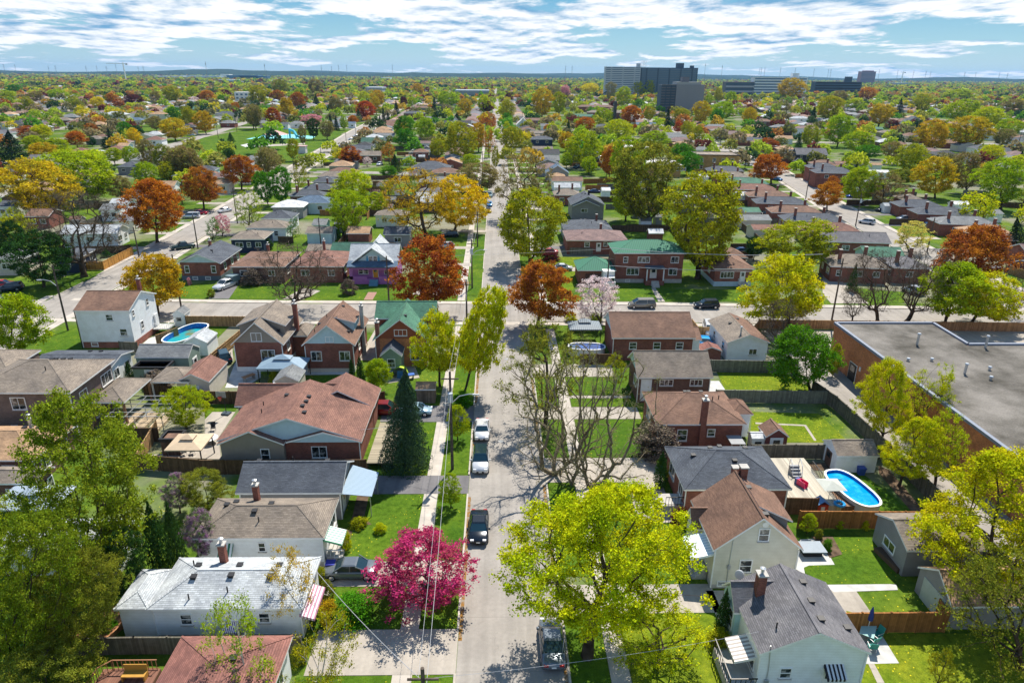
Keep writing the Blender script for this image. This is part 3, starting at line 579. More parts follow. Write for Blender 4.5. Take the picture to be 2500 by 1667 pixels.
def np_mesh(name,V,F,mt,smooth=False):
    V=np.asarray(V,dtype=np.float32); F=np.asarray(F,dtype=np.int32); k=F.shape[1]; me=bpy.data.meshes.new(name)
    me.vertices.add(len(V)); me.vertices.foreach_set('co',V.ravel()); me.loops.add(F.size); me.loops.foreach_set('vertex_index',F.ravel()); me.polygons.add(len(F))
    me.polygons.foreach_set('loop_start',np.arange(0,F.size,k,dtype=np.int32)); me.polygons.foreach_set('loop_total',np.full(len(F),k,dtype=np.int32)) if bpy.app.version<(4,0) else None
    me.update(calc_edges=True); 
    if mt: me.materials.append(mt)
    if smooth: me.polygons.foreach_set('use_smooth',[True]*len(F))
    return me
def quads(C,size,rng,up=.55,asp=.75):
    n=len(C); nr=rng.normal(size=(n,3)); nr/=np.linalg.norm(nr,axis=1)[:,None]; nr[:,2]+=up*1.2; nr/=np.linalg.norm(nr,axis=1)[:,None]
    a=np.cross(nr,rng.normal(size=(n,3))); a/=np.linalg.norm(a,axis=1)[:,None]+1e-9; b=np.cross(nr,a); s=size*rng.uniform(.6,1.35,size=(n,1))
    V=np.stack([C-a*s-b*s*asp*.35,C-a*s*.1-b*s*asp,C+a*s+b*s*asp*.2,C+a*s*.1+b*s*asp],1).reshape(-1,3); return V,np.arange(4*n).reshape(-1,4)
PROF={'round':lambda u:np.sqrt(np.maximum(0,1-(2*u-1)**2)),'dome':lambda u:np.sqrt(np.maximum(0,1-u**2.2))*(.55+.45*np.minimum(1,u*5)),'vase':lambda u:np.sqrt(np.maximum(0,1-(u**3.2)))*(.25+.75*u**.6)*1.12,'oval':lambda u:np.sqrt(np.maximum(0,1-(2*u-1)**2))**.8*(1.05-.35*u),'cone':lambda u:(1-u)**.85*(.75+.25*np.minimum(1,u*8)),'wide':lambda u:np.sqrt(np.maximum(0,1-u**2.5))*(.7+.3*np.minimum(1,u*6))}
def gen_tree(seed,prof,K,tf=.28,leaf=60,ls=.011,cl=.05,wob=.25,trunk=.028,fine=False,stems=1,twigs=0,droop=0.,shell=.5,expo=.5,hole=.0,lean=0.):
    """unit tree: width 1, height 1; returns (wood mesh, crown mesh)"""
    rng=np.random.default_rng(seed); pf=PROF[prof]; C=[]; ph=rng.uniform(0,6.28,6)
    lobes=rng.normal(size=(9,3)); lobes/=np.linalg.norm(lobes,axis=1)[:,None]; la=rng.uniform(.4,1,9)
    holes=rng.normal(size=(5,3)); holes/=np.linalg.norm(holes,axis=1)[:,None]
    while len(C)<K:
        u=rng.random(); a=rng.uniform(0,6.283); r=pf(np.array(u))*(shell+(1-shell)*rng.random())**.8
        d=np.array([math.cos(a)*max(.2,r),math.sin(a)*max(.2,r),2*u-1]); d/=np.linalg.norm(d)
        k=1-wob+wob*2*max(0,np.max((lobes@d)**3*la)); r*=min(1.12,k)
        if hole and np.max(holes@d)>.90 and rng.random()<hole: continue
        if rng.random()>.25+.75*min(1,pf(np.array(u))): continue
        C.append([.5*r*math.cos(a),.5*r*math.sin(a),tf+(1-tf)*u*min(1.0,.90+.14*k*.8)])
    C=np.array(C); order=np.argsort(np.linalg.norm(C-[0,0,tf],axis=1)*(1+.25*rng.random(K)))
    nodes=[[0,0,0]]; par=[-1]; tips=np.zeros(1); starts=[]
    for s in range(stems):
        if stems==1: last=0
        else: last=0
        off=np.array([0,0]) if stems==1 else np.array([math.cos(6.28*s/stems+ph[0]),math.sin(6.28*s/stems+ph[0])])*.05
        nseg=4
        for i in range(1,nseg+1): t=i/nseg; nodes.append([off[0]*t*1.8+.008*math.sin(ph[1]+3*t),off[1]*t*1.8+.008*math.cos(ph[2]+3*t),tf*(1.05 if stems==1 else 1.2)*t]); par.append(last); last=len(nodes)-1
        starts.append(last)
        if stems==1:
            top=.72 if prof in('cone','round','oval') else .5
            for i in range(1,5): t=i/4; nodes.append([.03*math.sin(ph[3]+2.5*t)*t,.03*math.cos(ph[4]+2.5*t)*t,tf+(1-tf)*top*t]); par.append(last); last=len(nodes)-1
    nodes=[np.array(q,float) for q in nodes]; pl=[0.]*len(nodes)
    for i in range(1,len(nodes)): pl[i]=pl[par[i]]+np.linalg.norm(nodes[i]-nodes[par[i]])
    NA=np.zeros((len(nodes)+3*K+5,3)); NA[:len(nodes)]=nodes; cnt=len(nodes); PL=np.zeros(len(NA)); PL[:cnt]=pl; par=list(par); lo=2 if stems==1 else 2
    tipidx=[]
    for ci in order:
        c=C[ci]; D=np.linalg.norm(NA[lo:cnt]-c,axis=1); up=c[2]-NA[lo:cnt,2]; cost=D+.42*PL[lo:cnt]+np.where(up<0,.6*(-up),0)
        j=lo+int(np.argmin(cost)); a=NA[j]; p1=a+(c-a)*.36+rng.normal(size=3)*.02*D[j-lo]*4*.3+[0,0,.05*D[j-lo]]; p2=a+(c-a)*.70+rng.normal(size=3)*.02*D[j-lo]*4*.3+[0,0,.06*D[j-lo]]
        prev=j
        for q in(p1,p2,c): NA[cnt]=q; PL[cnt]=PL[prev]+np.linalg.norm(NA[cnt]-NA[prev]); par.append(prev); prev=cnt; cnt+=1
        tipidx.append(prev)
    nt_=np.zeros(cnt); nt_[tipidx]=1
    for i in range(cnt-1,0,-1): nt_[par[i]]+=nt_[i]
    rad=trunk*(np.maximum(nt_,.6)/K*(1 if stems==1 else stems*.8))**expo; rad=np.minimum(rad,trunk*1.15); rad[0]=trunk*1.35
    V=[];F=[]; nv=0
    for i in range(1,cnt):
        p=par[i]; a,b=NA[p],NA[i]; ra=min(rad[p],rad[i]*1.5); rb=rad[i]; d=b-a; L=np.linalg.norm(d)
        if L<1e-5: continue
        d/=L; k=6 if rb>trunk*.3 else (4 if rb>trunk*.12 else 3); u=np.cross(d,[.3,.1,1.]); u/=np.linalg.norm(u)+1e-9; w_=np.cross(d,u)
        for c_,r_ in((a,ra),(b,rb)):
            for j in range(k): t=6.2832*j/k; V.append(c_+r_*(u*math.cos(t)+w_*math.sin(t)))
        for j in range(k): F.append((nv+j,nv+(j+1)%k,nv+k+(j+1)%k,nv+k+j))
        nv+=2*k
    tv=[]
    if twigs:     # fine twigs around every branch end
        T=NA[np.array(tipidx)]; T0=NA[np.array([par[i] for i in tipidx])]
        for t_,t0 in zip(T,T0):
            d=t_-t0; d/=np.linalg.norm(d)+1e-9
            for _ in range(twigs):
                s0=t0+(t_-t0)*rng.uniform(.2,1); e=d+rng.normal(size=3)*.75+[0,0,.15-droop]; e/=np.linalg.norm(e); l=cl*rng.uniform(.7,1.9); mid=s0+e*l*.5+rng.normal(size=3)*l*.12; en=mid+(e+rng.normal(size=3)*.35-[0,0,droop])*l*.5; tv+=[(s0,mid),(mid,en)]
                e2=e+rng.normal(size=3)*.8; e2/=np.linalg.norm(e2); tv.append((mid,mid+e2*l*.55))
        a=np.array([q[0] for q in tv]); b=np.array([q[1] for q in tv]); d=b-a; u=np.cross(d,rng.normal(size=d.shape)); u/=np.linalg.norm(u,axis=1)[:,None]+1e-9; w_=np.cross(d,u); w_/=np.linalg.norm(w_,axis=1)[:,None]+1e-9; r0=trunk*.06; TV=np.stack([a+u*r0,a-u*r0,b],1).reshape(-1,3); TV2=np.stack([a+w_*r0,a-w_*r0,b],1).reshape(-1,3); TV=np.concatenate([TV,TV2]); TF=np.arange(len(TV)).reshape(-1,3)
    V=np.array(V); LC=[]
    if leaf:
        T=NA[np.array(tipidx)]; n=leaf*K; base=np.repeat(T,leaf,0); off=rng.normal(size=(n,3)); off/=np.linalg.norm(off,axis=1)[:,None]; off*=(rng.random((n,1))**.85)*1.5*cl*np.repeat(rng.uniform(.65,1.35,(K,1)),leaf,0); off[:,2]*=.62; LC=base+off
        if droop: LC[:,2]-=np.abs(rng.normal(size=n))*cl*droop
        LV,LF=quads(LC,ls,rng)
    allv=LV if leaf else TV; mxr=np.percentile(np.hypot(allv[:,0],allv[:,1]),98.5); zt=np.percentile(allv[:,2],99.7); S3=np.array([.5/mxr,.5/mxr,1/zt]); V=V*S3
    if leaf: LV=LV*S3
    if twigs: TV=TV*S3
    V[:,0]+=lean*V[:,2]
    if leaf: LV[:,0]+=lean*LV[:,2]
    wood=np_mesh('trunk',V,np.array(F),None,True)
    if leaf and not twigs: crown=np_mesh('crown',LV,LF,None)
    elif twigs and not leaf: crown=np_mesh('crown',TV,TF,None)
    elif twigs:
        m=len(LV); LT=np.concatenate([LF[:,[0,1,2]],LF[:,[0,2,3]]]); crown=np_mesh('crown',np.concatenate([LV,TV]),np.concatenate([LT,TF+m]),None)
    return wood,crown
def gen_conifer(seed,layers=22,per=15,n=16,ls=.02,col=False,prof=.85):
    rng=np.random.default_rng(seed); C=[]
    for i in range(layers):
        u=(i+.3)/layers; r=.5*(1-u)**prof+.012
        if col: r=.5*(1-u**3)*(.7+.3*min(1,u*6))
        m=max(5,int(per*(r/.5)+3))
        for j in range(m):
            a=6.283*j/m+rng.uniform(-.25,.25)+i; R_=r*rng.uniform(.78,1.08); z0=.06+.94*u+rng.uniform(-.012,.012)
            t=rng.random(n)**.6; w_=rng.normal(size=n)*.16*(1-t*.5)*R_*.9; x=R_*t; z=z0-.05*t*(1 if not col else -.3)-.05*t*t+rng.normal(size=n)*.008
            C.append(np.stack([x*math.cos(a)-w_*math.sin(a),x*math.sin(a)+w_*math.cos(a),np.minimum(z,1.0)],1))
    C=np.concatenate(C); V,F=quads(C,ls,rng,.7,.5); crown=np_mesh('crown',V,F,None); m=MB(); m.tube([(0,0,0),(0,0,.9)],[.025,.004],6,cap=False); wood=m.data([BARK]); wood.materials.clear(); return wood,crown
PRO={}
def protos():
    # near trees: many small leaves; far trees: fewer, larger
    PRO['big']=[gen_tree(11,'dome',460,tf=.38,leaf=135,ls=.0060,cl=.037,wob=.38,trunk=.026,hole=.85,shell=.35,expo=.54,lean=.10)]
    PRO['maple']=[gen_tree(s,'dome',300,tf=.25,leaf=74,ls=.0122,cl=.052,wob=.33,trunk=.022,hole=.6,shell=.35,expo=.56) for s in(21,22,23)]
    PRO['nmaple']=[gen_tree(s,'dome',400,tf=.22,leaf=120,ls=.0068,cl=.036,wob=.4,trunk=.022,hole=.8,shell=.35,expo=.56) for s in(24,25)]
    PRO['nround']=[gen_tree(s,'round',420,tf=.12,leaf=120,ls=.0068,cl=.036,wob=.4,trunk=.022,hole=.6,shell=.35,expo=.56) for s in(34,35)]
    PRO['noval']=[gen_tree(44,'oval',460,tf=.08,leaf=120,ls=.0062,cl=.035,wob=.45,trunk=.020,hole=.7,shell=.3,expo=.58)]
    PRO['round']=[gen_tree(s,'round',280,tf=.15,leaf=74,ls=.0122,cl=.052,wob=.25,trunk=.022,shell=.4,expo=.56) for s in(31,32,33)]
    PRO['oval']=[gen_tree(s,'oval',320,tf=.10,leaf=80,ls=.0105,cl=.048,wob=.3,trunk=.022,shell=.35,expo=.58) for s in(41,42)]
    PRO['vase']=[gen_tree(s,'vase',300,tf=.18,leaf=64,ls=.0105,cl=.044,wob=.3,trunk=.025,shell=.4,twigs=3,expo=.52) for s in(51,52,53)]
    PRO['sparse']=[gen_tree(s,'dome',240,tf=.18,leaf=34,ls=.0080,cl=.040,wob=.45,trunk=.025,shell=.35,twigs=5,hole=.7,expo=.5) for s in(61,62)]
    PRO['birch']=[gen_tree(s,'oval',130,tf=.2,leaf=40,ls=.009,cl=.050,wob=.5,trunk=.016,shell=.3,twigs=3,droop=.55,hole=.9,expo=.55) for s in(65,66)]
    PRO['bare']=[gen_tree(s,'vase',330,tf=.2,leaf=0,cl=.042,wob=.35,trunk=.026,shell=.35,twigs=7,expo=.52) for s in(71,72,73)]
    PRO['bigbare']=[gen_tree(s,'wide',150,tf=.07,leaf=16,ls=.0040,cl=.045,wob=.7,trunk=.018,shell=.25,twigs=5,stems=3,expo=.46,hole=.6) for s in(75,76)]
    PRO['blossom']=[gen_tree(s,'wide',240,tf=.2,leaf=46,ls=.0100,cl=.042,wob=.4,trunk=.022,stems=2,shell=.35,twigs=2,hole=.4,expo=.55) for s in(81,82)]
    PRO['wblossom']=[gen_tree(83,'wide',330,tf=.14,leaf=60,ls=.0095,cl=.042,wob=.4,trunk=.018,stems=2,shell=.3,twigs=1,hole=.4,expo=.58)]
    PRO['bush']=[gen_tree(s,'dome',90,tf=.02,leaf=90,ls=.022,cl=.11,wob=.2,trunk=.02,stems=3,shell=.4) for s in(91,92)]
    PRO['conifer']=[gen_conifer(s,26,20,22,.017) for s in(101,102)]
    PRO['column']=[gen_conifer(111,24,12,16,.03,True)]
    PRO['spruce']=[gen_conifer(121,34,28,46,.0115,False,.62)]
    # light versions for the distance
    PRO['fround']=[gen_tree(s,p,50,tf=.10,leaf=38,ls=.026,cl=.105,wob=.35,trunk=.03,shell=.5) for s,p in((131,'round'),(132,'dome'),(133,'dome'),(134,'oval'))]
    PRO['fvase']=[gen_tree(s,'vase',80,tf=.18,leaf=14,ls=.020,cl=.07,wob=.35,trunk=.03,shell=.4,twigs=3) for s in(141,142)]
    PRO['fconifer']=[gen_conifer(151,12,8,8,.045)]
protos()
TN=0; TREES=[]
KIND=dict(big='maple_tree',maple='maple_tree',round='round_tree',oval='oval_tree',vase='spreading_tree',sparse='budding_tree',birch='birch_tree',bare='bare_tree',bigbare='bare_tree',blossom='blossom_tree',wblossom='crabapple_tree',bush='bush',conifer='conifer_tree',column='cedar_shrub',spruce='spruce_tree',fround='broadleaf_tree',fvase='spreading_tree',fconifer='conifer_tree')
def put_tree(kind,leaf,x,y,w,h,label=None,rz=None,group=None,bark=None,sx=1.):
    global TN; TN+=1; L=PRO['n'+kind if y<82 and 'n'+kind in PRO else kind]; wood,crown=L[TN%len(L)] if rz is None else L[0]; r=random.Random(TN*7+1)
    o=link(KIND[kind],None,None,(x,y,0),r.uniform(0,6.28) if rz is None else rz); o.empty_display_size=.5; o.scale=(w*sx,w,h)
    cat='bush' if kind=='bush' else 'shrub' if kind=='column' else 'tree'
    tag(o,label,cat,group)
    t=link('trunk',wood,o); c=link('crown',crown,o)
    if not wood.materials: wood.materials.append(BARK); 
    if not crown.materials: crown.materials.append(LEAF['green'])
    for q,m_ in((t,bark or (BARKW if kind=='birch' else BARKG if kind in('bigbare',) else BARK)),(c,LEAF[leaf])): q.material_slots[0].link='OBJECT'; q.material_slots[0].material=m_
    TREES.append([o,kind,leaf,x,y,w,h,label]); return o
def T(fr,xl,xr,yt,yb,kind,leaf,xb=None,label=None,cb=.18,w_=None):
    if kind=='big': cb=.36
    # crown left, right, top and trunk foot in the photo -> position, width and height on the ground
    sxl,syt=src(fr,xl,yt); sxr,syb=src(fr,xr,yb); ky=syb; mid=(sxl+sxr)/2
    gx=src(fr,xb,0)[0] if xb is not None else mid
    for it in range(6):
        x,y,_=P('S',gx,ky); 
        lo,hi=.5,38.
        for _ in range(30):
            h=(lo+hi)/2; c=h*(1+cb)/2; b=h*(1-cb)/2; px,py,dz=proj(x,y,c); a=(sxr-sxl)/2/FPX*dz; th=math.atan2(CAMH-c,math.hypot(x,y)); e=math.sqrt((a*math.sin(th))**2+(b*math.cos(th))**2); top=py-FPX*e/dz
            if top>syt: lo=h
            else: hi=h
        if xb is None: gx+=mid-px
    tl=0. if xb is None else max(-.42,min(.42,math.atan2((mid-px)*dz/FPX,c)))
    if kind in('spruce','conifer'): w_=1.35
    if kind=='big': return put_tree(kind,leaf,x,y,2*a*1.03,h,label,0.)
    k_=1. if kind in('bush','column','spruce') or y>230 else 1.06
    o=put_tree(kind,leaf,x,y,2*a*(w_ or 1)*k_,max(h,1.)*k_,label); s_=o.rotation_euler[2]; o.rotation_mode='ZYX'; o.rotation_euler=(0,tl,s_); return o
# ---------------- ground, roads ----------------
def poly_ground():
    b=MB(); S=26000
    xs=[-S,-6000,-1500,-400,-100,0,100,400,1500,6000,S]; ys=[-400,0,60,120,300,900,2500,7000,S]
    for i in range(len(xs)-1):
        for j in range(len(ys)-1): b.face([(xs[i],ys[j],0),(xs[i+1],ys[j],0),(xs[i+1],ys[j+1],0),(xs[i],ys[j+1],0)])
    o=b.build('ground',GRASS); o['kind']='structure'
poly_ground()
rh=random.Random(5)
def hill(name,x0,x1,y,hm,seed,m):
    b=MB(); n=90; rr=random.Random(seed); ph=[rr.uniform(0,6) for _ in range(5)]; prev=None
    for i in range(n+1):
        t=i/n; x=x0+(x1-x0)*t; h=hm*(.45+.25*math.sin(3.1*t*3+ph[0])+.18*math.sin(9*t*3+ph[1])+.08*math.sin(23*t*3+ph[2])+.05*math.sin(61*t*3+ph[3])); h=max(2,h)*min(1,8*t,8*(1-t)); c=[(x,y,0),(x,y+700,h*.7),(x,y+1500,h),(x,y+3500,0)]
        if prev: 
            for k in range(3): b.face([prev[k],c[k],c[k+1],prev[k+1]])
        prev=c
    o=b.build(name,m,smooth=True); o['kind']='structure'
HILL=mat('wooded_hills',lambda t:bsdf(t,ramp(t,noise(t,geo_pos(t),.012,6,.7),[(.35,(.02,.035,.015)),(.6,(.045,.06,.025))]),1,spec=0))
hill('hills',-12000,1500,7600,78,3,HILL); hill('hills',-1200,12000,8200,72,8,HILL); hill('hills',-15000,14000,10500,95,12,HILL)
MAIN=[(1.05,-10),(1.05,100),(.3,450),(-1.5,800),(-5,1650),(-14,4200)]
CROSS=[(-150,119.8),(-80,118.2),(-41,117),(27,116.2),(84,114.0),(101,113.2),(170,110)]
LEFT=[(-80.2,40),(-80,112),(-79.6,152),(-83.6,227),(-90.7,336),(-104,529),(-109,640),(-122,900),(-150,1700)]
RIGHT=[(101,60),(102,140),(106.5,190),(114,239),(128,323),(141,540),(150,800),(170,1700)]
WEST=[(-160,60),(-172,250),(-188,403),(-199,502),(-222,663),(-250,900)]
NORTH2=[(-79,303),(1,300)]; PARKN=[(-200,556),(-106,562),(0,566)]
strip('road',MAIN,8.05,.016,ROAD); strip('road',CROSS,9.2,.012,ROAD); strip('road',LEFT,8.4,.008,ROAD); strip('road',RIGHT,8.4,.008,ROAD); strip('road',WEST,8.2,.008,ROAD)
strip('road',NORTH2,7.5,.004,ROAD); strip('road',PARKN,8,.004,ROAD)
for x,c in((-275,-.12),(-360,-.15),(-450,-.15),(215,.1),(310,.12),(420,.12)): strip('road',[(x,120),(x+c*300,420),(x+c*900,1000),(x+c*1700,1800)],8,.004,ROAD)
for y in(330,760,1000): strip('road',[(-600,y+8),(-120,y)],8,.012,ROAD)
for y in(470,820): strip('road',[(0,y),(150,y-6),(420,y-12)],8,.012,ROAD)
for y in(1080,): strip('road',[(-500,y+8),(0,y),(420,y-12)],8,.012,ROAD)
# corner flares of the near crossing
for sx,sy in((-1,-1),(1,-1),(-1,1),(1,1)):
    kx=1.05+sx*4.02; ky=116.6+sy*4.55; r=4.5; pts=[(kx,ky)]+[(kx+sx*r-sx*r*math.cos(a),ky+sy*r-sy*r*math.sin(a)) for a in[i*math.pi/2/8 for i in range(9)]]
    sheet('road',pts,.020,ROAD)
def kerb(pts,off,gaps=(),h=.12,w=.16):
    q=offs(pts,off); b=MB()
    for p,n in zip(q,q[1:]):
        L=math.hypot(n[0]-p[0],n[1]-p[1]); t=0; cuts=[]
        vert=abs(n[1]-p[1])>abs(n[0]-p[0])
        lo,hi=(p[1],n[1]) if vert else (p[0],n[0])
        segs=[(min(lo,hi),max(lo,hi))]
        for a,c in gaps:
            ns=[]
            for s0,s1 in segs:
                if c<=s0 or a>=s1: ns.append((s0,s1))
                else:
                    if a>s0: ns.append((s0,a))
                    if c<s1: ns.append((c,s1))
            segs=ns
        for s0,s1 in segs:
            f=lambda v:((p[0]+(n[0]-p[0])*(v-lo)/(hi-lo)),(p[1]+(n[1]-p[1])*(v-lo)/(hi-lo)))
            a,c=f(s0),f(s1); b.bar((a[0],a[1],h/2-.02),(c[0],c[1],h/2-.02),w,h+.04)
    o=b.build('kerb',WALK); o['kind']='structure'
gL=[(36.9,41.2),(45.9,49.2),(59.4,63),(74.9,79.5),(107,126),(143,146),(160,163),(295.5,304.5),(181,184)]; gR=[(42.6,46.1),(61.4,66.4),(75.7,78.9),(88.5,93),(107,126),(141,144.5),(295,305),(170,173)]
kerb(MAIN,4.1,gL); kerb(MAIN,-4.1,gR); kerb(CROSS,4.68,[(-86,-73),(-6,8),(95,108),(-59,-54),(-38,-32.5),(54,58)]); kerb(CROSS,-4.68,[(-86,-73),(-6,8),(95,108),(31,35),(-20,-16.5),(-29.5,-27.5)]); 
kerb(LEFT,4.3,[(112,125),(300,306),(135,140),(160,164),(182,186),(205,209)]); kerb(LEFT,-4.3,[(112,125),(297,309),(168,171),(188,192),(150,154)]); kerb(RIGHT,4.3,[(105,120)]); kerb(RIGHT,-4.3,[(105,120)])
strip('sidewalk',[(-6.8,18),(-6.8,109.5)],1.42,.024,WALK); strip('sidewalk',[(-6.9,123.5),(-7.3,200),(-8.2,450),(-9.8,800)],1.42,.024,WALK)
strip('sidewalk',[(8.8,18),(8.8,108)],1.42,.024,WALK); strip('sidewalk',[(8.8,123.5),(8.5,300),(8,800)],1.42,.024,WALK)
strip('sidewalk',offs(CROSS,5.7)[1:6],1.5,.028,WALK); strip('sidewalk',offs(CROSS,-5.7)[1:6],1.5,.028,WALK)
strip('sidewalk',offs(LEFT,5.3),1.5,.020,WALK); strip('sidewalk',offs(LEFT,-5.3),1.5,.020,WALK); strip('sidewalk',offs(RIGHT,5.3),1.5,.020,WALK); strip('sidewalk',offs(RIGHT,-5.3),1.5,.020,WALK)
LITTER=mat('leaf_litter',lambda t:bsdf(t,ramp(t,noise(t,geo_pos(t),2.5,5),[(.4,(.26,.225,.18)),(.55,(.22,.12,.035)),(.75,(.30,.15,.03))]),.95,spec=.05))
for x,a,b,w_ in((-2.83,40,59,.28),(-2.8,63.5,75,.25),(-2.85,80,104,.4),(-2.85,22,36,.2),(4.88,24,41,.22),(4.85,47,61,.3),(4.85,67,88,.25)): strip('gutter',[(x,a),(x+.03,(a+b)/2),(x,b)],w_,.024,LITTER)
for x,y in((1.6,46.5),(.4,70.2),(1.3,95),(-20,117),(31,115.5)):
    m_=MB(); m_.tube([(x,y,.018),(x,y,.024)],.33,16); o_=m_.build('manhole_cover',GREY); o_['kind']='structure'
def rect(name,x0,x1,y0,y1,z,m): return sheet(name,[(x0,y0),(x1,y0),(x1,y1),(x0,y1)],z,m)
# driveways and walks beside the main street
for x0,x1,y0,y1,m in((-13.8,-3,36.9,41.2,DRIVE),(-17,-3,46.0,49.1,DRIVE),(-14.6,-3,59.5,62.9,ASPH),(-14.5,-3,75,79.4,ASPH),(5.1,18,42.7,46.0,DRIVE),(5.1,17.6,61.5,66.4,DRIVE),(5.1,18,75.7,78.9,DRIVE),(9.5,17.8,81.6,82.3,DRIVE),(5.1,16.8,88.5,93,DRIVE),(13.6,17.3,54.5,61.5,DRIVE),(17.4,30,42.0,45.2,DRIVE),(-26,-14.3,46,48.3,ASPH)): rect('driveway',x0,x1,y0,y1,.032,m)
for x0,x1,y0,y1 in((-14.3,-7.5,27,36.8),(-14.2,-7.5,41.3,45.9),(-5.9,-3.05,41.3,45.8),(-5.9,-3.05,18,36.8),(-13,-7.5,49.3,59.3),(-5.9,-3.05,49.3,59.3),(-13,-7.5,63.1,74.9),(-5.9,-3.05,63.1,74.9),(-5.9,-3.05,79.6,107),(5.2,8.05,47,61.3),(5.2,8.05,66.6,75.5),(9.6,17.6,66.6,75.5),(5.2,8.05,79.1,88.3),(9.6,17.6,79.1,81.5),(9.6,17.6,82.5,88.3),(9.6,13.5,47,61.3),(-5.9,-3.1,127,142.8),(-5.9,-3.1,146.2,159.8),(-5.9,-3.1,163.2,181),(5.3,8,126,141)): rect('lawn',x0,x1,y0,y1,.036,LAWN)
rect('lawn',9.6,17.2,20,42.5,.036,LAWNY); rect('lawn',5.2,8.05,20,42.5,.036,LAWN)
rect('driveway',-16.5,-7.5,127,131.5,.032,DRIVE)
def PP(fr,*a): return [P(fr,a[i],a[i+1])[:2] for i in range(0,len(a),2)]
sheet('lawn',PP('D',1010,1080,1200,1130,1370,1430,1260,1568,1090,1568,1160,1400),.036,LAWNY)
sheet('lawn',[(25.5,24),(46,24),(44,40.3),(25.9,40.3)],.034,LAWNY)
sheet('lawn',PP('D',725,790,760,775,935,770,980,690,910,570,1340,570,1350,900,860,905,740,840),.040,LAWN)
sheet('patio',PP('D',670,800,700,600,830,590,935,772,760,775,725,790,735,840,1350,905,1360,940,930,955,860,905),.034,STONE)
sheet('path',PP('D',1160,1440,1200,1440,1270,1568,1220,1568),.048,DRIVE)
sheet('patio',PP('D',1025,1130,1180,1130,1368,1435,1130,1440,1010,1240),.044,STONE)
sheet('flower_bed',PP('D',770,580,920,580,985,700,900,725,850,650),.046,DIRT)
sheet('lawn',PP('G',1810,715,2335,720,2335,935,1910,925),.036,LAWNY)
sheet('lawn',PP('H',0,715,330,735,660,930,0,925),.038,LAWNY)
sheet('lawn',PP('H',120,1085,660,1100,910,1335,100,1335),.036,LAWNY)
sheet('path',PP('H',145,1172,560,1192,645,1320,625,1320,545,1202,150,1185),.040,DRIVE)
sheet('lawn',PP('D',870,130,960,80,1080,120,1440,410,1210,410,1180,250),.036,LAWN); sheet('flower_bed',PP('D',745,80,980,85,960,130,800,135),.038,DIRT)
sheet('flower_bed',PP('D',1230,100,1300,130,1540,410,1450,410,1230,150),.040,DIRT)
# lot of the flat-roofed building: alley on its west side, drive behind it
sheet('alley',[(43.9,20),(50.3,20),(50.3,107.5),(44.6,107.5),(43.9,84)],.020,ROAD)
sheet('alley',[(50.3,94),(120,92),(120,107.2),(50.3,107.5)],.024,DRIVE)
# north side of the cross street
for a in(('J',20,1128,190,1128,300,965,215,960),): sheet('driveway',PP(*a),.032,ASPH)
for a in(('J',610,1130,780,1130,910,1065,780,1040),('J',1250,1135,1320,1135,1355,1075,1285,1075),('K',1370,1200,1425,1200,1345,1085,1310,1085),('L',130,1215,130,1100,0,1100)): 
    if a[0]!='L': sheet('driveway',PP(*a),.032,DRIVE if a[1]!=1250 else paint((.30,.17,.13),.9))
for a in(('J',190,1128,560,1130,570,1035,270,1040),('J',860,1135,1250,1135,1275,1075,920,1060),('J',1325,1135,1540,1135,1530,1080,1355,1075),('K',1015,1195,1365,1198,1310,1085,1015,1080),('K',1425,1198,2090,1200,2080,1100,1345,1090),('I',1640,1305,1900,1305,1960,1170,1640,1165),('V',100,1390,780,1350,1190,1150,1430,1010,1150,1010,620,1180)): sheet('lawn',PP(*a),.034,LAWN)
sheet('lawn',PP('K',230,830,225,910,400,915,380,830),.036,LAWN); sheet('lawn',PP('K',500,955,690,950,690,1080,590,1190,560,1190),.036,LAWNY); sheet('lawn',PP('K',390,830,840,835,680,915,400,915),.037,LAWNY); sheet('driveway',PP('K',400,917,690,917,690,950,400,945),.040,DRIVE)
sheet('lawn',PP('L',945,1100,1000,1090,1370,1120,1370,1212,1085,1212),.034,LAWN); sheet('driveway',PP('L',700,960,800,980,940,1100,1080,1214,770,1214,700,1130),.036,DRIVE)
# yards between main-street houses and the back fences on the east side
rect('patio',12.5,16.5,93.3,98.5,.034,STONE); rect('driveway',29.8,34.2,93.5,111,.032,DRIVE); rect('patio',28.3,31.2,79.5,87,.034,STONE)
# corner lot with the white house
sheet('lawn',PP('E',640,420,650,590,160,640,500,425),.036,LAWN); sheet('lawn',PP('E',1400,400,1540,370,1885,375,1640,620,1400,560),.034,LAWN)
sheet('patio',PP('E',1150,545,1210,490,1400,420,1420,420,1360,480,1380,545),.040,STONE)
sheet('patio',PP('F',160,860,240,660,440,650,440,780,310,860),.036,STONE); sheet('patio',PP('F',710,690,1130,690,1130,755,790,760),.036,STONE); sheet('lawn',PP('F',785,762,1130,760,1140,865,790,870),.038,LAWN); sheet('patio',PP('F',1350,680,1640,660,1690,780,1420,830),.036,DRIVE)
sheet('driveway',PP('F',170,580,215,520,225,650,180,680),.036,DRIVE); sheet('driveway',PP('F',1200,640,1300,470,1340,400,1345,650),.036,DRIVE)
sheet('patio',PP('F',0,1420,130,1420,90,1280,240,1050,60,1050,0,1110),.036,DRIVE); sheet('lawn',PP('F',0,990,265,985,240,1045,60,1050,0,1110),.034,LAWN)
sheet('patio',PP('E',1130,1450,1800,1470,1780,1290,1640,1270,1380,1420),.040,DRIVE)
sheet('driveway',PP('E',0,130,200,130,60,220,0,200),.030,DRIVE)
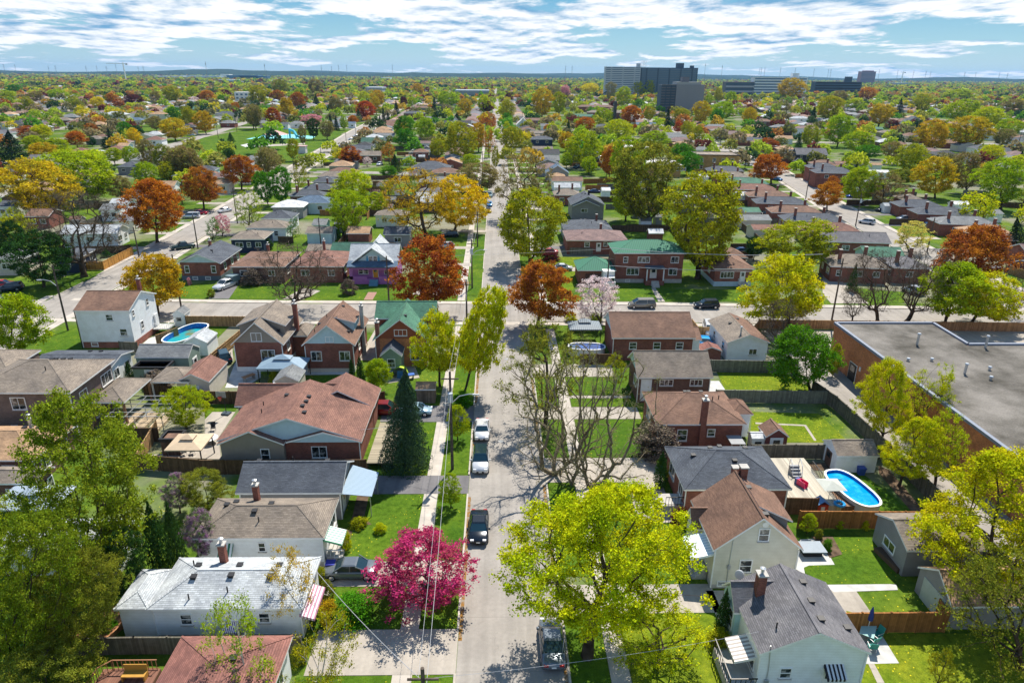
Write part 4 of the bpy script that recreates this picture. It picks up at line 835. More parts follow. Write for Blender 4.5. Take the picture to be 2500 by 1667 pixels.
# park
PARK=[(-176,372),(-98,346),(-111,520),(-116,548),(-188,545),(-192,470)]
sheet('park_lawn',PARK,.032,LAWN)
sheet('splash_pad',PP('N',0,785,180,745,350,735,640,760,600,780,300,778),.044,paint((.20,.62,.66),.5,0,.4,'splashpad_teal'))
sheet('path',PP('N',0,850,140,815,190,780,235,785,190,815,240,832,540,820,540,832,240,850,0,862),.040,DRIVE); sheet('path',PP('M',1870,1000,2050,950,2240,960,2240,990,2050,985,1900,1030),.040,ASPH); sheet('play_sand',PP('M',2190,840,2300,815,2352,850,2250,862),.042,STONE)
# fields far away
sheet('field',[(-1300,2500),(-560,2350),(-500,2750),(-1250,3000)],.06,LAWN)
sheet('field',PP('M',0,610,140,560,560,545,540,600,200,640),.03,LAWN); sheet('field',PP('K',1350,390,1450,380,1450,500,1300,500),.03,LAWN)
for i in range(26):
    r=random.Random(i+40); 
    for (pl,s) in((LEFT,1),(LEFT,-1),(RIGHT,1),(RIGHT,-1)):
        y=148+i*15.5+r.uniform(-2,2)
        if s==1 and pl is LEFT and 330<y<570: continue
        k=[(a,b) for a,b in zip(pl,pl[1:]) if a[1]<=y<b[1]]
        if not k: continue
        a,b=k[0]; x=a[0]+(b[0]-a[0])*(y-a[1])/(b[1]-a[1]); x0=x-s*4.2; x1=x-s*r.uniform(12,17); rect('driveway',min(x0,x1),max(x0,x1),y,y+2.8,.028,DRIVE if r.random()<.6 else ASPH)
for i in range(30):
    r=random.Random(i+90)
    for s in(-1,1):
        y=150+i*17.+r.uniform(-3,3); x0=1+s*4.1-.0; x1=1+s*r.uniform(14,18); rect('driveway',min(x0,x1),max(x0,x1),y,y+2.7,.030,DRIVE if r.random()<.7 else ASPH)
# ---------------- near houses ----------------
S_=SHORT
h,ww,wd=house('bungalow','red-shingled bungalow at the bottom edge beside the white-sided house',-22,-14.3,27,37.3,3.2,4.9,'hip','red','white',short='red-roofed bungalow',wins=[('E',-3,1.9,1.6,1.2),('E',2.5,1.9,1.2,1.2)],vts=[(-1.5,-3,'b'),(1,2,'b'),(-.5,-1.2,'b')])
chimney(h,-4.35,-3.3,0,5.2,.75,None)
h,ww,wd=house('bungalow','white-sided bungalow with pale grey hip roof and striped purple awning',-25.9,-14.4,40.1,45.9,3.0,4.35,'hip','pale','white',short='pale-roofed white bungalow',base=(.45,CONC),wins=[('S',-3.1,1.9,.75,.85,1),('S',2.7,2.0,.7,.8,1),('E',-.5,1.9,1.7,1.2)],vts=[(-3.6,.9,'p'),(-3.0,-.6,'b'),(-.2,-.5,'b'),(.0,.8,'b'),(-3.2,.8,'b'),(3.1,.7,'b'),(2.8,-.6,'b'),(-2.8,-2.2,'p'),(-.1,-1.7,'p')],chim=[(-1.6,1.7,3.2,5.5,.5)])
subroof(h,'hip',-8.2,-5.6,-2.7,1.7,2.85,3.6,'pale'); subwall(h,-7.95,-5.3,-2.5,1.5,0,2.9,'white')
awning(h,'S',5.4,2.55,.25,1.75,1.15,.75,stripes((.80,.80,.82),(.12,.03,.22),7.),.45); awning(h,'E',5.4,2.55,-1.1,2.45,3.4,1.1,stripes((.70,.62,.64),(.35,.16,.24),4.,1),.4)
door(h,'S',5.4,2.55,0,0,.35,.1,.85,1.55,DARK); steps(h,5.5,1.6,.5,'E',1.5,3)
h,ww,wd=house('bungalow','white-sided bungalow with taupe hip roof and green striped door awning',-25.9,-14.7,48.2,54.1,3.1,4.55,'hip','taupe','white',short='taupe-roofed white bungalow',base=(.5,CONC),wins=[('S',-5.0,1.9,.6,.8,1),('S',.1,2.1,.5,.8,1),('E',.9,2.0,2.2,1.3,3)],vts=[(-3.1,1.1,'b'),(-3.8,.7,'b'),(.3,.3,'b'),(-.9,-.6,'b'),(-.3,-1.5,'p')],chim=[(-1.6,2.0,3.3,5.4,.48)])
awning(h,'S',5.3,2.6,-2.9,2.5,1.2,.9,stripes((.75,.78,.76),(.02,.16,.09),2.6),.9); awning(h,'E',5.3,2.6,-1.5,2.75,2.0,1.6,stripes((.80,.84,.80),(.16,.45,.26),3.2,0),.5); steps(h,5.4,-1.3,.9,'E',1.8,4); railing(h,[(5.4,-2.2),(6.8,-2.2)],.5,.9)
h,ww,wd=house('bungalow','long bungalow with dark slate shingle roof and corrugated metal porch canopy',-24.6,-14.6,54.9,60.7,3.1,4.75,'gx','slate','grey',short='slate-roofed bungalow with metal canopy',wins=[('E',.5,1.9,1.4,1.2)],doors=[('E',-1.2,.4)],vts=[(-3.6,.4,'b'),(3.0,.4,'b'),(-.5,.9,'p')],hipf=.5)
cn=MB(); cn.face([(4.8,-2.6,2.95),(7.6,-2.3,2.45),(7.6,1.9,2.45),(4.8,2.6,2.95)]); cn.face([(4.8,-2.6,2.9),(4.8,2.6,2.9),(7.6,1.9,2.4),(7.6,-2.3,2.4)]); cn.build('metal_canopy',stripes((.28,.38,.48),(.17,.25,.33),5.,1),h); post(h,7.4,-2.1,0,2.4,METAL,.04); post(h,7.4,1.7,0,2.4,METAL,.04)
# red-brown cross-gabled house
h,ww,wd=house('bungalow','wide red-brown cross-gabled house with white gable, tan siding and brick front',-30,-14.6,64.6,74.5,3.2,5.85,'gy','redbrown','brick',short='red-brown cross-gabled house',gm='blue',wins=[('S',3.0,1.75,1.5,1.25,2)],vts=[(1.3,-2.8,'b'),(.8,-1.6,'b'),(.9,-.4,'b'),(.9,.8,'b'),(-4,-1,'p'),(-4.5,1.2,'p'),(-2,2,'b')])
subwall(h,-7.3,-.6,-5.1,-3,0,3.15,'tan','wing_wall',('gy',4.5)); subroof(h,'gy',-7.55,-.45,-5.4,-3,3.0,4.55,'redbrown'); window(h,'S',2.6,4.2,-3.95,-.9,1.3,1.7,.8,1.35,detail=True,panes=1)
subroof(h,'gy',-.3,7.75,-5.15,-3,3.12,4.3,'redbrown'); g=MB(); g.face([(0,-5.06,3.2),(7.4,-5.06,3.2),(3.7,-5.06,4.25)]); g.build('gable',WC['blue'],h)
subroof(h,'gx',-8.8,3,3.4,7.8,3.1,5.0,'redbrown'); subwall(h,-8.5,0,3.7,7.5,0,3.3,'tan','wing_wall',('gx',5.0)); subroof(h,'gy',-.6,7.75,3.0,8.2,3.15,5.3,'redbrown'); subwall(h,-.3,7.4,4,7.9,0,3.3,'brick','wing_wall',('gy',5.2))
# deck ramp on the street side
d=empty('wooden_ramp',(-12.6,69,0),0,'weathered wooden wheelchair ramp along the red-brown cross-gabled house','ramp'); m=MB(); m.box(-1.6,1.3,-4.6,4.6,.55,.68); m.build('deck',deckm((.34,.30,.22),5,1),d); railing(d,[(-.1,-4.4),(-.1,3.6)],.68,.9,deckm((.2,.17,.13)),'railing',.8); railing(d,[(1.25,-4.5),(1.25,4.5)],.68,.9,deckm((.2,.17,.13)),'railing',.8)
m=MB(); 
for x in(-1.5,0,1.2):
    for y in(-4.5,-1.5,1.5,4.5): m.box(x-.06,x+.06,y-.06,y+.06,0,.55)
m.build('ramp_posts',POLE,d)
# south-east corner houses
h,ww,wd=house('storey_and_half_house','white-sided house with charcoal shingle gable and black striped door awning',17.7,25.35,34.9,41.85,3.55,5.35,'gy','cool','white',oh=.22,short='charcoal-gabled white house',base=(.3,CONC),wins=[('S',-1.7,1.8,.7,.8,1),('W',2.0,2.0,1.0,1.4,1),('W',-2.2,2.0,.9,1.2,1)],vts=[(1.2,2,'b'),(.9,-.1,'b'),(.8,-1.9,'b'),(-2.2,-1.9,'p'),(2.9,-1.7,'b')],chim=[(-2.2,1.5,3.6,6.3,.62)])
subroof(h,'gx',-4.2,-.4,.6,3.6,3.3,4.9,'cool','dormer_roof'); subwall(h,-4.0,-2,.8,3.4,0,3.3,'teal','bay_wall',('gx',4.9)); window(h,'W',0,0,-4.0,2.1,-.55,2.2,.8,1.5,panes=1); window(h,'W',0,0,-4.0,2.1,.55,2.2,.8,1.5,panes=1)
awning(h,'S',3.6,3.25,1.55,2.55,1.35,.8,stripes((.55,.58,.62),(.01,.01,.015),3.6),.55); door(h,'S',3.6,3.25,0,0,1.35,.25,.85,1.95); awning(h,'W',3.6,3.25,1.6,2.6,2.2,1.5,stripes((.75,.73,.70),(.35,.32,.30),3.,0),.35); m=MB(); m.box(-5.6,-3.6,-3.6,0,.0,.75); m.build('porch',CONC,h); railing(h,[(-5.55,0),(-5.55,-3.6),(-3.7,-3.6)],.75,.9,BLACK)
m=MB(); m.tube([(-3.1,-3.32,4.3),(-2.95,-3.32,2.1),(-2.95,-3.32,1.2)],.03,5); m.box(-3.1,-2.8,-3.42,-3.28,.9,1.25); m.build('electric_meter',METAL,h)
dr=MB(); dr.tube([(-2.9,3.4,4.1),(-3.1,3.2,4.75)],.03,6); dr.tube([(-3.1,3.2,4.75),(-3.2,3.05,4.82)],[.36,.33],14); dr.build('satellite_dish',METAL,h)
h,ww,wd=house('storey_and_half_house','cream-sided storey-and-half house with brown steep gable roof and right dormer',17.6,25.0,45.25,52.35,3.9,7.0,'gy','brown','cream',oh=.3,short='cream house with brown gable',base=(.35,CONC),wins=[('S',.35,5.35,.75,1.1,1),('S',-.75,2.25,.9,1.1,1),('W',-2.,2.4,1.8,1.3),('S',-2.4,.45,.9,.35,1)],vts=[(.6,-2.4,'b'),(.4,1.2,'b'),(.2,3.0,'p')],chim=[(.55,3.1,5.5,7.9,.6,None,False)])
shed_dormer(h,'E',.3,3.05,-1.4,2.2,4.3,6.85,5.5,'grey','brown'); window(h,'E',3.05,0,0,.4,0,5.0,1.2,.6,panes=2)
subroof(h,'gx',-4.4,-2.2,.3,2.4,3.1,4.6,'brown'); subwall(h,-4.2,-3,.5,2.2,0,3.1,'cream','bay_wall',('gx',4.6)); awning(h,'W',3.4,3.2,1.6,3.3,2.9,1.9,stripes((.80,.86,.88),(.55,.68,.75),3.,0),.45); steps(h,-3.5,-1.4,.9,'W',1.6,4); e=MB(); e.tube([(-2.1,-3.3,5.2),(-2.15,-3.3,2.6),(-2.15,-3.3,.5)],.025,5); e.box(-2.28,-2.02,-3.38,-3.27,2.0,2.4); e.build('electric_meter',METAL,h)
e=MB(); e.tube([(.35,-3.26,6.35),(.35,-3.3,6.35)],.26,16); e.build('gable_vent',TRIM,h)
h,ww,wd=house('bungalow','brick bungalow with large dark slate hip roof beside the blue pool',17.75,28.15,55.05,63.15,3.2,5.3,'hip','slate','brick',short='slate hip-roofed brick bungalow',chim=[(-.0,-2.6,3.6,5.0,.55,None,False)],vts=[(-1.2,1.6,'b'),(2.4,1.6,'b'),(.4,-1.2,'b'),(.3,3.1,'b'),(-3.2,.5,'b')],wins=[('W',-1.5,2.0,1.8,1.3),('W',2,2,1.2,1.2),('S',-3,1.9,1.2,1.1)])
p=MB(); p.box(-6.7,-4.8,-3.5,-1.4,0,1.15); p.build('porch',CONC,h); steps(h,-6.7,-2.5,1.15,'W',1.9,5); railing(h,[(-6.65,-3.45),(-4.9,-3.45)],1.15,.95,BLACK,'railing',.3); railing(h,[(-8.2,-3.45),(-6.65,-3.45)],.5,.95,BLACK,'railing',.3); railing(h,[(-8.2,-1.5),(-6.65,-1.5)],.5,.95,BLACK,'railing',.3)
h,ww,wd=house('bungalow','brick bungalow with brown hip roof and tall brick chimney on its near side',17.9,28.15,67.85,76.4,3.3,5.35,'hip','brown','brick',short='brown hip roof with tall chimney',wins=[('S',-2.0,1.9,1.0,1.3,1),('S',1.3,2.2,.75,.8,1),('W',-1,2.1,1.9,1.3)],vts=[(2.0,-1.0,'p'),(1.2,1.0,'b'),(-.6,1.3,'b'),(-.2,1.3,'b'),(3.2,.4,'p')])
chimney(h,.2,-4.05,0,6.5,.62); subroof(h,'hip',4.2,6.8,-1.7,2.1,3.2,4.2,'brown'); subwall(h,4,6.55,-1.5,1.9,.3,3.25,'white'); window(h,'S',1.27,0,5.3,-1.5,0,2.2,.9,.8,panes=1); m=MB(); m.box(2.9,4.5,-6.3,-4.3,2.0,2.08); m.build('porch_canopy',GREY,h); post(h,3,-6.2,0,2,METAL,.04); post(h,4.4,-6.2,0,2,METAL,.04)
h,ww,wd=house('split_level_house','brick split-level with grey-brown gable roof and two triple windows',17.95,27.9,79.9,86.9,3.6,5.95,'gx','taupe','dbrick',short='grey-brown gabled split-level',gm='teal',wins=[('S',-1.0,2.9,1.6,.75,3),('S',2.9,2.9,1.5,.75,3),('W',1.2,2.4,1.6,1.2)],vts=[(-1.1,2.3,'b'),(.7,2.3,'b')],hipf=.5); p=MB(); p.box(-4.3,-2.9,-3.22,-3.05,.3,3.4); p.build('siding_panel',WC['white'],h)
h,ww,wd=house('bungalow','long brick house with brown gable roof and three near windows by the cross street',16.95,29.5,94.1,103.2,3.6,6.15,'gx','brown','brick',short='long brown-gabled brick house',gm='blue',wins=[('S',-3.0,2.4,.95,.95,1),('S',.6,2.4,.95,.95,1),('S',4.0,2.4,.95,.95,1)],vts=[(-4,3.9,'b'),(-1.6,3.9,'b'),(.6,3.9,'b'),(2.8,3.9,'b'),(4.9,3.7,'p')])
subroof(h,'gx',6.0,7.3,-4.3,1.2,3.2,4.3,'brown'); subwall(h,5.8,7.0,-4.1,1.0,0,3.3,'white')
h,ww,wd=house('bungalow','small white-sided house with grey and brown two-tone gable roof',34.1,40.6,93.7,103.8,3.0,4.25,'gy','taupe','white',short='two-tone roofed white house',wins=[('S',.9,1.6,1.1,.8,2),('W',-2,1.8,.9,1.1,1),('W',2.5,1.8,.9,1.1,1)],vts=[(-1,1,'b'),(0.6,2.5,'b')]); m=MB(); m.face([(.05,-5.06,4.455),(3.26,-5.06,3.195),(3.26,5.06,3.195),(.05,5.06,4.455)]); m.build('brown_shingles',RM('brown'),h); m=MB(); m.tube([(-.9,-3.7,3.8),(-.9,-3.7,5.2)],.14,8); m.tube([(-.9,-3.7,5.2),(-.9,-3.7,5.3)],[.24,.1],8); m.build('chimney_pipe',METAL,h)
# three storey-and-half houses on the south side of the cross street
h,ww,wd=house('storey_and_half_house','brick and tan-sided storey-and-half house with taupe dormered roof',-37.6,-30.2,90.1,100.8,4.1,7.4,'gy','taupe','brick',short='tan-gabled house with gazebo',gm='tan',oh=.4,base=(.7,WC['white']),wins=[('S',-.1,5.25,1.35,1.15,2),('E',-2,2.9,1.2,1.2,2),('E',3,2.9,1.2,1.2,2)],vts=[(.6,-2.6,'b'),(2.4,-2.9,'b'),(.6,4.6,'b')])
shed_dormer(h,'E',.2,3.2,-2.6,4.2,4.6,7.35,6.2,'tan','taupe'); shed_dormer(h,'W',.2,3.2,-2.6,4.2,4.6,7.35,6.2,'tan','taupe'); chimney(h,3.75,1.5,0,8.2,.6); window(h,'S',0,0,.9,-4.98,.35,2.3,1.8,1.9,panes=2,name='patio_door')
subroof(h,'hip',3.2,5.4,0.5,5.4,3.2,4.1,'taupe'); subwall(h,3.3,5.1,.8,5.1,0,3.3,'brick')
h,ww,wd=house('storey_and_half_house','brick storey-and-half house with brown roof and pale blue siding gable',-27.6,-20.1,89.8,101,4.1,7.1,'gy','brown','brick',short='blue-gabled brown-roofed house',gm='blue',oh=.4,base=(.6,WC['stucco']),wins=[('S',.15,5.0,1.0,.75,2),('S',-1.9,2.5,1.35,1.3,2),('S',2.1,2.5,1.35,1.3,2),('E',-1,2.6,1,1.2,1)],vts=[(.4,-1.6,'b'),(2.4,-3.0,'b'),(-2.6,.6,'b'),(.4,3.6,'b'),(-1.8,2,'p'),(-2.4,-3.1,'p')])
shed_dormer(h,'E',.2,2.9,-1.6,2.6,4.6,7.05,6.3,'blue','brown'); chimney(h,3.55,1.4,0,7.9,.5,WC['conc'])
h,ww,wd=house('storey_and_half_house','brown wood-sided house with green shingle cross-gable roof and grey rear porch',-18,-9.9,91.8,101.6,4.1,7.3,'gy','green','obrick',short='green cross-gabled house',oh=.4,gm=siding((.30,.085,.04)),wins=[('S',.0,5.3,1.7,.8,3),('E',-1,2.6,1.2,1.2,2)],vts=[(.5,-2.3,'b'),(2.5,-.5,'p')])
subroof(h,'gx',-4.6,4.7,.6,6.2,5.5,7.35,'green'); subwall(h,-4.2,4.3,1.0,5.8,3.5,5.6,siding((.30,.085,.04)),'upper_wall',('gx',7.3)); chimney(h,-3.35,-4.3,0,6.9,.55)
subroof(h,'gy',-2.6,.5,-7.9,-4.4,2.9,4.2,'slate','porch_roof'); subwall(h,-2.4,.3,-7.7,-4.4,0,3.0,'green','porch_wall',('gy',4.15)); window(h,'S',0,0,-1.05,-7.7,0,1.9,.95,1.2,panes=1); window(h,'S',0,0,2.3,-4.52,0,2.2,2.0,2.1,panes=3,name='patio_door')
# corner house, dark brick house and its neighbours
h,ww,wd=house('two_storey_house','white-sided two-storey house with brown gable roof on the street corner',-64.3,-55.9,99.2,108.2,6.0,7.8,'gx','brown','white',oh=.28,short='white two-storey corner house',base=(1.0,WC['brick']),wins=[('S',.9,5.0,.95,.85,1),('S',2.6,2.6,1.0,1.0,1),('S',-2.2,.6,.9,.5,1),('E',-1.1,2.7,.8,1.1,1),('E',1.6,5.6,.7,1.0,1),('E',-3.0,5.3,.0001+.6,.8,1)],vts=[(-2.6,3.3,'b'),(-.9,3.3,'b'),(.7,3.3,'b'),(2.4,3.3,'b')],chim=[(1.9,4.0,0,8.8,.5)]); m=MB(); m.box(-4.15,-4.05,-4.4,-4.3,0,6); m.build('downspout',DARK,h)
d=MB(); d.box(4.0,4.25,2.6,3.5,1.1,3.1); d.build('door',WHITE,h); m=MB(); m.box(4.0,6.6,1.6,4.0,.85,1.0); m.build('deck',deckm((.5,.5,.48)),h); railing(h,[(4.2,1.6),(6.6,1.6),(6.6,4)],1.0,.9)
h,ww,wd=house('two_storey_house','dark brick two-storey house with big taupe hip roof at the left edge',-60.2,-48.25,70.6,80.4,6.0,8.1,'hip','taupe','brickb',oh=.45,short='dark brick house with taupe hip roof',wins=[('S',-4.2,4.6,1.2,1.2,2),('S',-.4,4.6,1.5,1.4,2),('S',-4.6,1.2,.7,1.1,1),('S',-1.6,1.2,.7,1.1,1),('E',-2,4.4,1.4,1.3,2),('E',3,4.4,2.2,1.3,3),('E',0,1.4,1.2,1.2,2)],vts=[(.6,2.0,'b'),(1.2,2.4,'b'),(1.8,2.8,'b'),(.9,.9,'b'),(1.6,-1.6,'p')])
subroof(h,'hip',-16,-5.5,2.0,8.5,5.8,7.3,'taupe'); subwall(h,-15.6,-5.6,2.4,8,0,5.9,'brickb')
h,ww,wd=house('bungalow','white bungalow with low slate roof behind the dark brick house',-62.5,-51.7,84.6,91,2.9,3.6,'gx','slate','white',short='low slate-roofed white bungalow',vts=[(0,2,'b'),(1.5,2,'b')]);
# covered patio pavilion + pergola
g=empty('pavilion',(-46.7,77.1,0),0,'taupe-shingled hip-roofed patio pavilion on posts beside the dark brick house','pavilion'); r=MB(); roof_geo(r,'hip',-2.2,2.2,-3.1,3.8,3.1,4.3,hipf=.48); r.build('roof',[RM('taupe'),TRIM],g); SHORT.append((-46.7,77.1,'taupe patio pavilion'))
for x,y in((-1.9,-2.8),(1.9,-2.8),(1.9,3.5),(-1.9,3.5)): post(g,x,y,0,3.15,deckm((.3,.17,.1)),.13)
g=empty('patio_shelter',P('E',1400,1000)[:2]+(0,),0,'small grey-brown shingled patio shelter beside the pergola frame','pavilion'); r=MB(); roof_geo(r,'hip',-2.4,2.6,0,5.0,2.6,3.7,hipf=.45); r.build('roof',[RM('taupe'),TRIM],g)
for x in(-2.2,2.4):
    for y in(.2,4.8): post(g,x,y,0,2.6,None,.08)
g=empty('pergola',P('E',1200,1180)[:2]+(0,),0,'bare white metal pergola frame over the raised garden beds','pergola')
m=MB()
for i in range(6): m.box(-3.3,3.3,-2.6+i*1.1,-2.52+i*1.1,2.25,2.33)
for x in(-3.2,-1.1,1.1,3.2): m.box(x-.03,x+.03,-2.7,3.1,2.17,2.25)
m.build('rafters',METAL,g)
for x in(-3.2,0,3.2):
    for y in(-2.5,0.2,2.9): post(g,x,y,0,2.2,METAL,.035)
for i in range(3): m=MB(); m.box(-2.8+i*1.9,-1.5+i*1.9,-2.2,2.6,0,.35); b=m.build('raised_bed',deckm((.42,.33,.22)),None,P('E',1200,1180)[:2]+(0,)); tag(b,['timber raised garden bed under the left side of the pergola','timber raised garden bed under the middle of the pergola','timber raised garden bed under the right side of the pergola'][i],'garden bed','raised beds under the pergola')
h,ww,wd=house('bungalow','brick house with tan shingle roof at the left edge below the dark brick house',*( -62,-47.1,61.1,68.4),3.0,4.6,'hip','tan','dbrick',short='tan-roofed brick house',vts=[(3.5,1.5,'b'),(5,1.5,'b')]); chimney(h,4.2,1.6,3.5,5.2,.3,METAL)
h,ww,wd=house('bungalow','low house with grey-brown roof at the left edge below the tan roof',-60,-44.6,57.3,60.4,2.7,3.3,'gx','taupe','dbrick',short='low grey-brown roof at the left edge',vts=[])
# flat-roofed brick building
bl=empty('commercial_building',(50.1,70,0),0,'large flat-roofed orange brick building with gravel roof on the right','building'); SHORT.append((60,80,'flat-roofed brick building'))
OUT=[(0,-45),(60,-45),(60,15.8),(14.4,15.8),(14.7,24.4),(0,24.4)]; m=MB(); m.prism(OUT,0,5.95,0,0); m.build('wall',WC['obrick'],bl)
GR=mat('gravel_roof',lambda t:bsdf(t,mixc(t,1.,ramp(t,noise(t,geo_pos(t),.12,6,.65),[(.36,(.07,.065,.055)),(.62,(.22,.205,.185))]),ramp(t,noise(t,geo_pos(t),6,3),[(.3,(.8,.8,.8)),(.7,(1.15,1.15,1.15))]),'MULTIPLY'),.95,spec=.1))
m=MB(); m.prism([(.3,-44.7),(59.7,-44.7),(59.7,15.5),(14.1,15.5),(14.4,24.1),(.3,24.1)],5.9,5.98,0,0); m.build('roof',GR,bl); m=MB()
for i in range(6): a,b=OUT[i],OUT[(i+1)%6]; m.bar((a[0],a[1],6.05),(b[0],b[1],6.05),.42,.34)
m.build('parapet',paint((.18,.21,.27),.5),bl)
for i,(u,v,hh) in enumerate(((15.5,12.6,1.6),(24.8,14.0,1.7),(12,9.5,.3),(17.5,6.0,1.3),(21,7,.4),(8,10,.3),(21,2,.4))): x,y,_=P('H',*((1462,540),(2018,565),(1390,670),(1850,775),(2052,745),(1582,670),(2062,825))[i],5.98); m=MB(); m.tube([(0,0,0),(0,0,hh)],.16,8); m.tube([(0,0,hh),(0,0,hh+.12)],[.26,.2],8); m.build('roof_vent',METAL,bl,(x-50.1,y-70,5.98))
door(bl,'W',0,0,0,0,-17.3,0,1.9,2.5,DARK); m=MB(); m.box(-.03,.02,3.2,12.5,0.1,2.4); m.build('painted_wall_panel',paint((.50,.22,.07),.8),bl); m=MB(); m.box(-.03,.02,-17,-14.2,1,3.6); m.build('brick_patch',paint((.45,.17,.10),.8),bl); m=MB(); m.box(-.12,0,15.3,15.6,2.2,2.8); m.build('wall_lamp',WHITE,bl)
sg=empty('street_sign',P('H',1100,1310)+(),0,'small pale blue sign on a post in the alley','sign'); m=MB(); m.tube([(0,0,0),(0,0,1.6)],.03,6); m.build('post',METAL,sg); m=MB(); m.box(-.25,.25,-.05,-.03,1.1,1.6); m.build('sign_panel',paint((.35,.6,.7)),sg)
# ---------------- north side of the cross street ----------------
h,ww,wd=house('two_storey_house','big brick two-storey with bright green metal roof and white porch columns',23.7,38.55,135.3,144.4,6.2,8.2,'hip',metalroof((.065,.20,.135)),'brick',oh=.45,short='green metal-roofed brick two-storey',base=(.8,CONC),wins=[('S',-4.9,4.9,.8,1.1,1),('S',-1.2,4.9,2.3,1.1,3),('S',5.2,4.9,1.5,1.2,2),('S',-3.3,2.4,2.4,1.3,3),('S',5.0,2.4,1.6,1.3,2),('S',-4.2,.45,.8,.5,1),('E',0,4.8,1.3,1.2,2)],vts=[])
m=MB(); m.box(-.9,2.9,-6.1,-4.1,0,1.0); m.build('porch',WC['brick'],h); m=MB(); m.box(-.9,2.9,-6.2,-4.1,3.4,3.7); m.build('porch_roof',paint((.10,.13,.16)),h); 
for x in(-.7,2.7): c=MB(); c.tube([(x,-6,1.0),(x,-6,3.4)],.13,10); c.build('porch_column',TRIM,h)
steps(h,1.0,-6.1,1.0,'S',1.5,5); door(h,'S',7,4.1,0,0,1.0,1.0,1.2,2.2)
subroof(h,'hip',-14.9,-7.0,-5.9,2.2,2.95,5.0,metalroof((.065,.20,.135)),'garage_roof'); subwall(h,-14.5,-7.2,-5.4,1.8,0,3.0,'brick','garage_wall'); m=MB(); m.box(-13.2,-9.9,-5.5,-5.42,0,2.3); m.build('garage_door',paint((.08,.03,.03)),h)
h,ww,wd=house('bungalow','brick bungalow with brown hip roof and white front bay window by the cross street',43.8,52.1,133,145.5,3.6,5.3,'hip','brown','brick',short='brown hip-roofed brick bungalow',oh=.35,base=(1.0,paint((.45,.6,.7))),wins=[('S',-1.3,2.4,2.6,1.2,4),('W',2,2.5,1.2,1.1,2),('W',-3,2.5,1.2,1.1,2)],vts=[(.5,-1,'b')]); door(h,'S',3.8,5.9,0,0,1.9,1.0,.9,2.1); steps(h,2.0,-5.9,1.0,'S',1.5,5); railing(h,[(1.1,-5.9),(1.1,-7.4)],.6,1.0); railing(h,[(2.9,-5.9),(2.9,-7.4)],.6,1.0); subroof(h,'hip',1.5,6.5,4.5,11.5,3.2,4.6,'brown'); subwall(h,1.8,6.2,5,11.2,0,3.3,'brick')
h,ww,wd=house('bungalow','brick bungalow with wide pinkish-brown hip roof left of the green metal roof',16.3,31.1,159.2,170.3,3.3,5.0,'hip','mauve','brick',short='pinkish-brown hip-roofed brick bungalow',wins=[('S',-2.4,2.4,1.1,1.1,1),('S',2,2.5,.8,.9,1)],doors=[('S',.4,.7)],chim=[(1.6,1,4.3,6.2,.55,None,False)])
house('bungalow','bungalow with slate-blue hip roof behind the pinkish-brown hip roof',16.8,29.3,171.6,183.3,3.3,4.9,'hip','slate','grey',short='slate-blue hip roof',chim=[(3,1.5,4.2,6,.5,None,False)])
h,ww,wd=house('bungalow','grey-sided house with dark gable and solar-edged front behind the slate-blue hip roof',21.6,31.8,201.8,213,4.2,6.6,'gy','slate','grey',short='grey-sided dark gable house',chim=[(.6,-1,5.5,8.0,.55,DARK,False)],wins=[('S',-1,2.6,1.8,.9,2)]); subroof(h,'gy',-4.6,3.4,-6.2,0,3.9,5.6,'blue','front_roof',WHITE); m=MB(); 
# pink house
PK=WC['pink']
h,ww,wd=house('storey_and_half_house','pink house with pale grey gabled roof, blue shutters and orange front door',-30.4,-20.2,135.3,144,3.7,7.0,'gx','pale','pink',short='pink house',gm='navy',oh=.4,wins=[],vts=[(3.2,1.5,'b')])
subroof(h,'gy',-4.3,4.3,-4.75,0,4.1,7.2,'pale','front_gable_roof'); m=MB(); m.face([(-3.7,-3.9,4.0),(3.7,-3.9,4.0),(0,-3.9,6.9)]); gb=m.build('front_gable',WC['blue'],h); 
for u in(-.45,.45): window(gb,'S',0,0,0,-3.9,u,4.9,.7,1.1,panes=1)
for u in(-1.15,1.15): m=MB(); m.box(u-.2,u+.2,-3.98,-3.91,4.3,5.5); m.build('shutter',paint((.05,.30,.50)),gb)
m=MB(); m.box(-4.7,4.7,-5.4,-4.1,0,1.0); m.build('porch',PK,h); m=MB(); m.box(-4.7,4.7,-5.4,-5.15,3.0,3.75); m.box(-4.7,-4.0,-5.4,-5.1,1,3.0); m.box(4.0,4.7,-5.4,-5.1,1,3.0); m.box(-4.7,-1.2,-5.4,-5.25,1,1.6); m.box(1.2,4.7,-5.4,-5.25,1,1.6); m.build('porch_front',PK,h)
m=MB(); m.face([(-5.1,-5.75,3.72),(5.1,-5.75,3.72),(5.1,-3.9,4.5),(-5.1,-3.9,4.5)]); m.box(-5.1,5.1,-5.75,-5.6,3.5,3.7); m.build('porch_roof',RM('blue'),h)
window(h,'S',0,0,-2.2,-3.96,-.45,2.3,.8,1.0,panes=1); window(h,'S',0,0,-2.2,-3.96,.6,2.3,.8,1.0,panes=1); door(h,'S',4.8,3.96,0,0,.35,1.0,.95,2.0,paint((.75,.33,.02))); window(h,'S',0,0,3.0,-3.96,0,2.3,1.6,1.1); steps(h,.2,-5.4,1.0,'S',1.7,5,paint((.12,.28,.38))); subroof(h,'gy',-3,3.2,0,6,4.3,7.6,'pale','rear_gable_roof')
house('bungalow','bungalow with brown hip roof directly left of the pink house',-42,-31.3,135.0,147.6,3.3,5.1,'hip','redbrown','brick',short='brown hip roof beside the pink house',chim=[(-1,5,4,6.2,.5)])
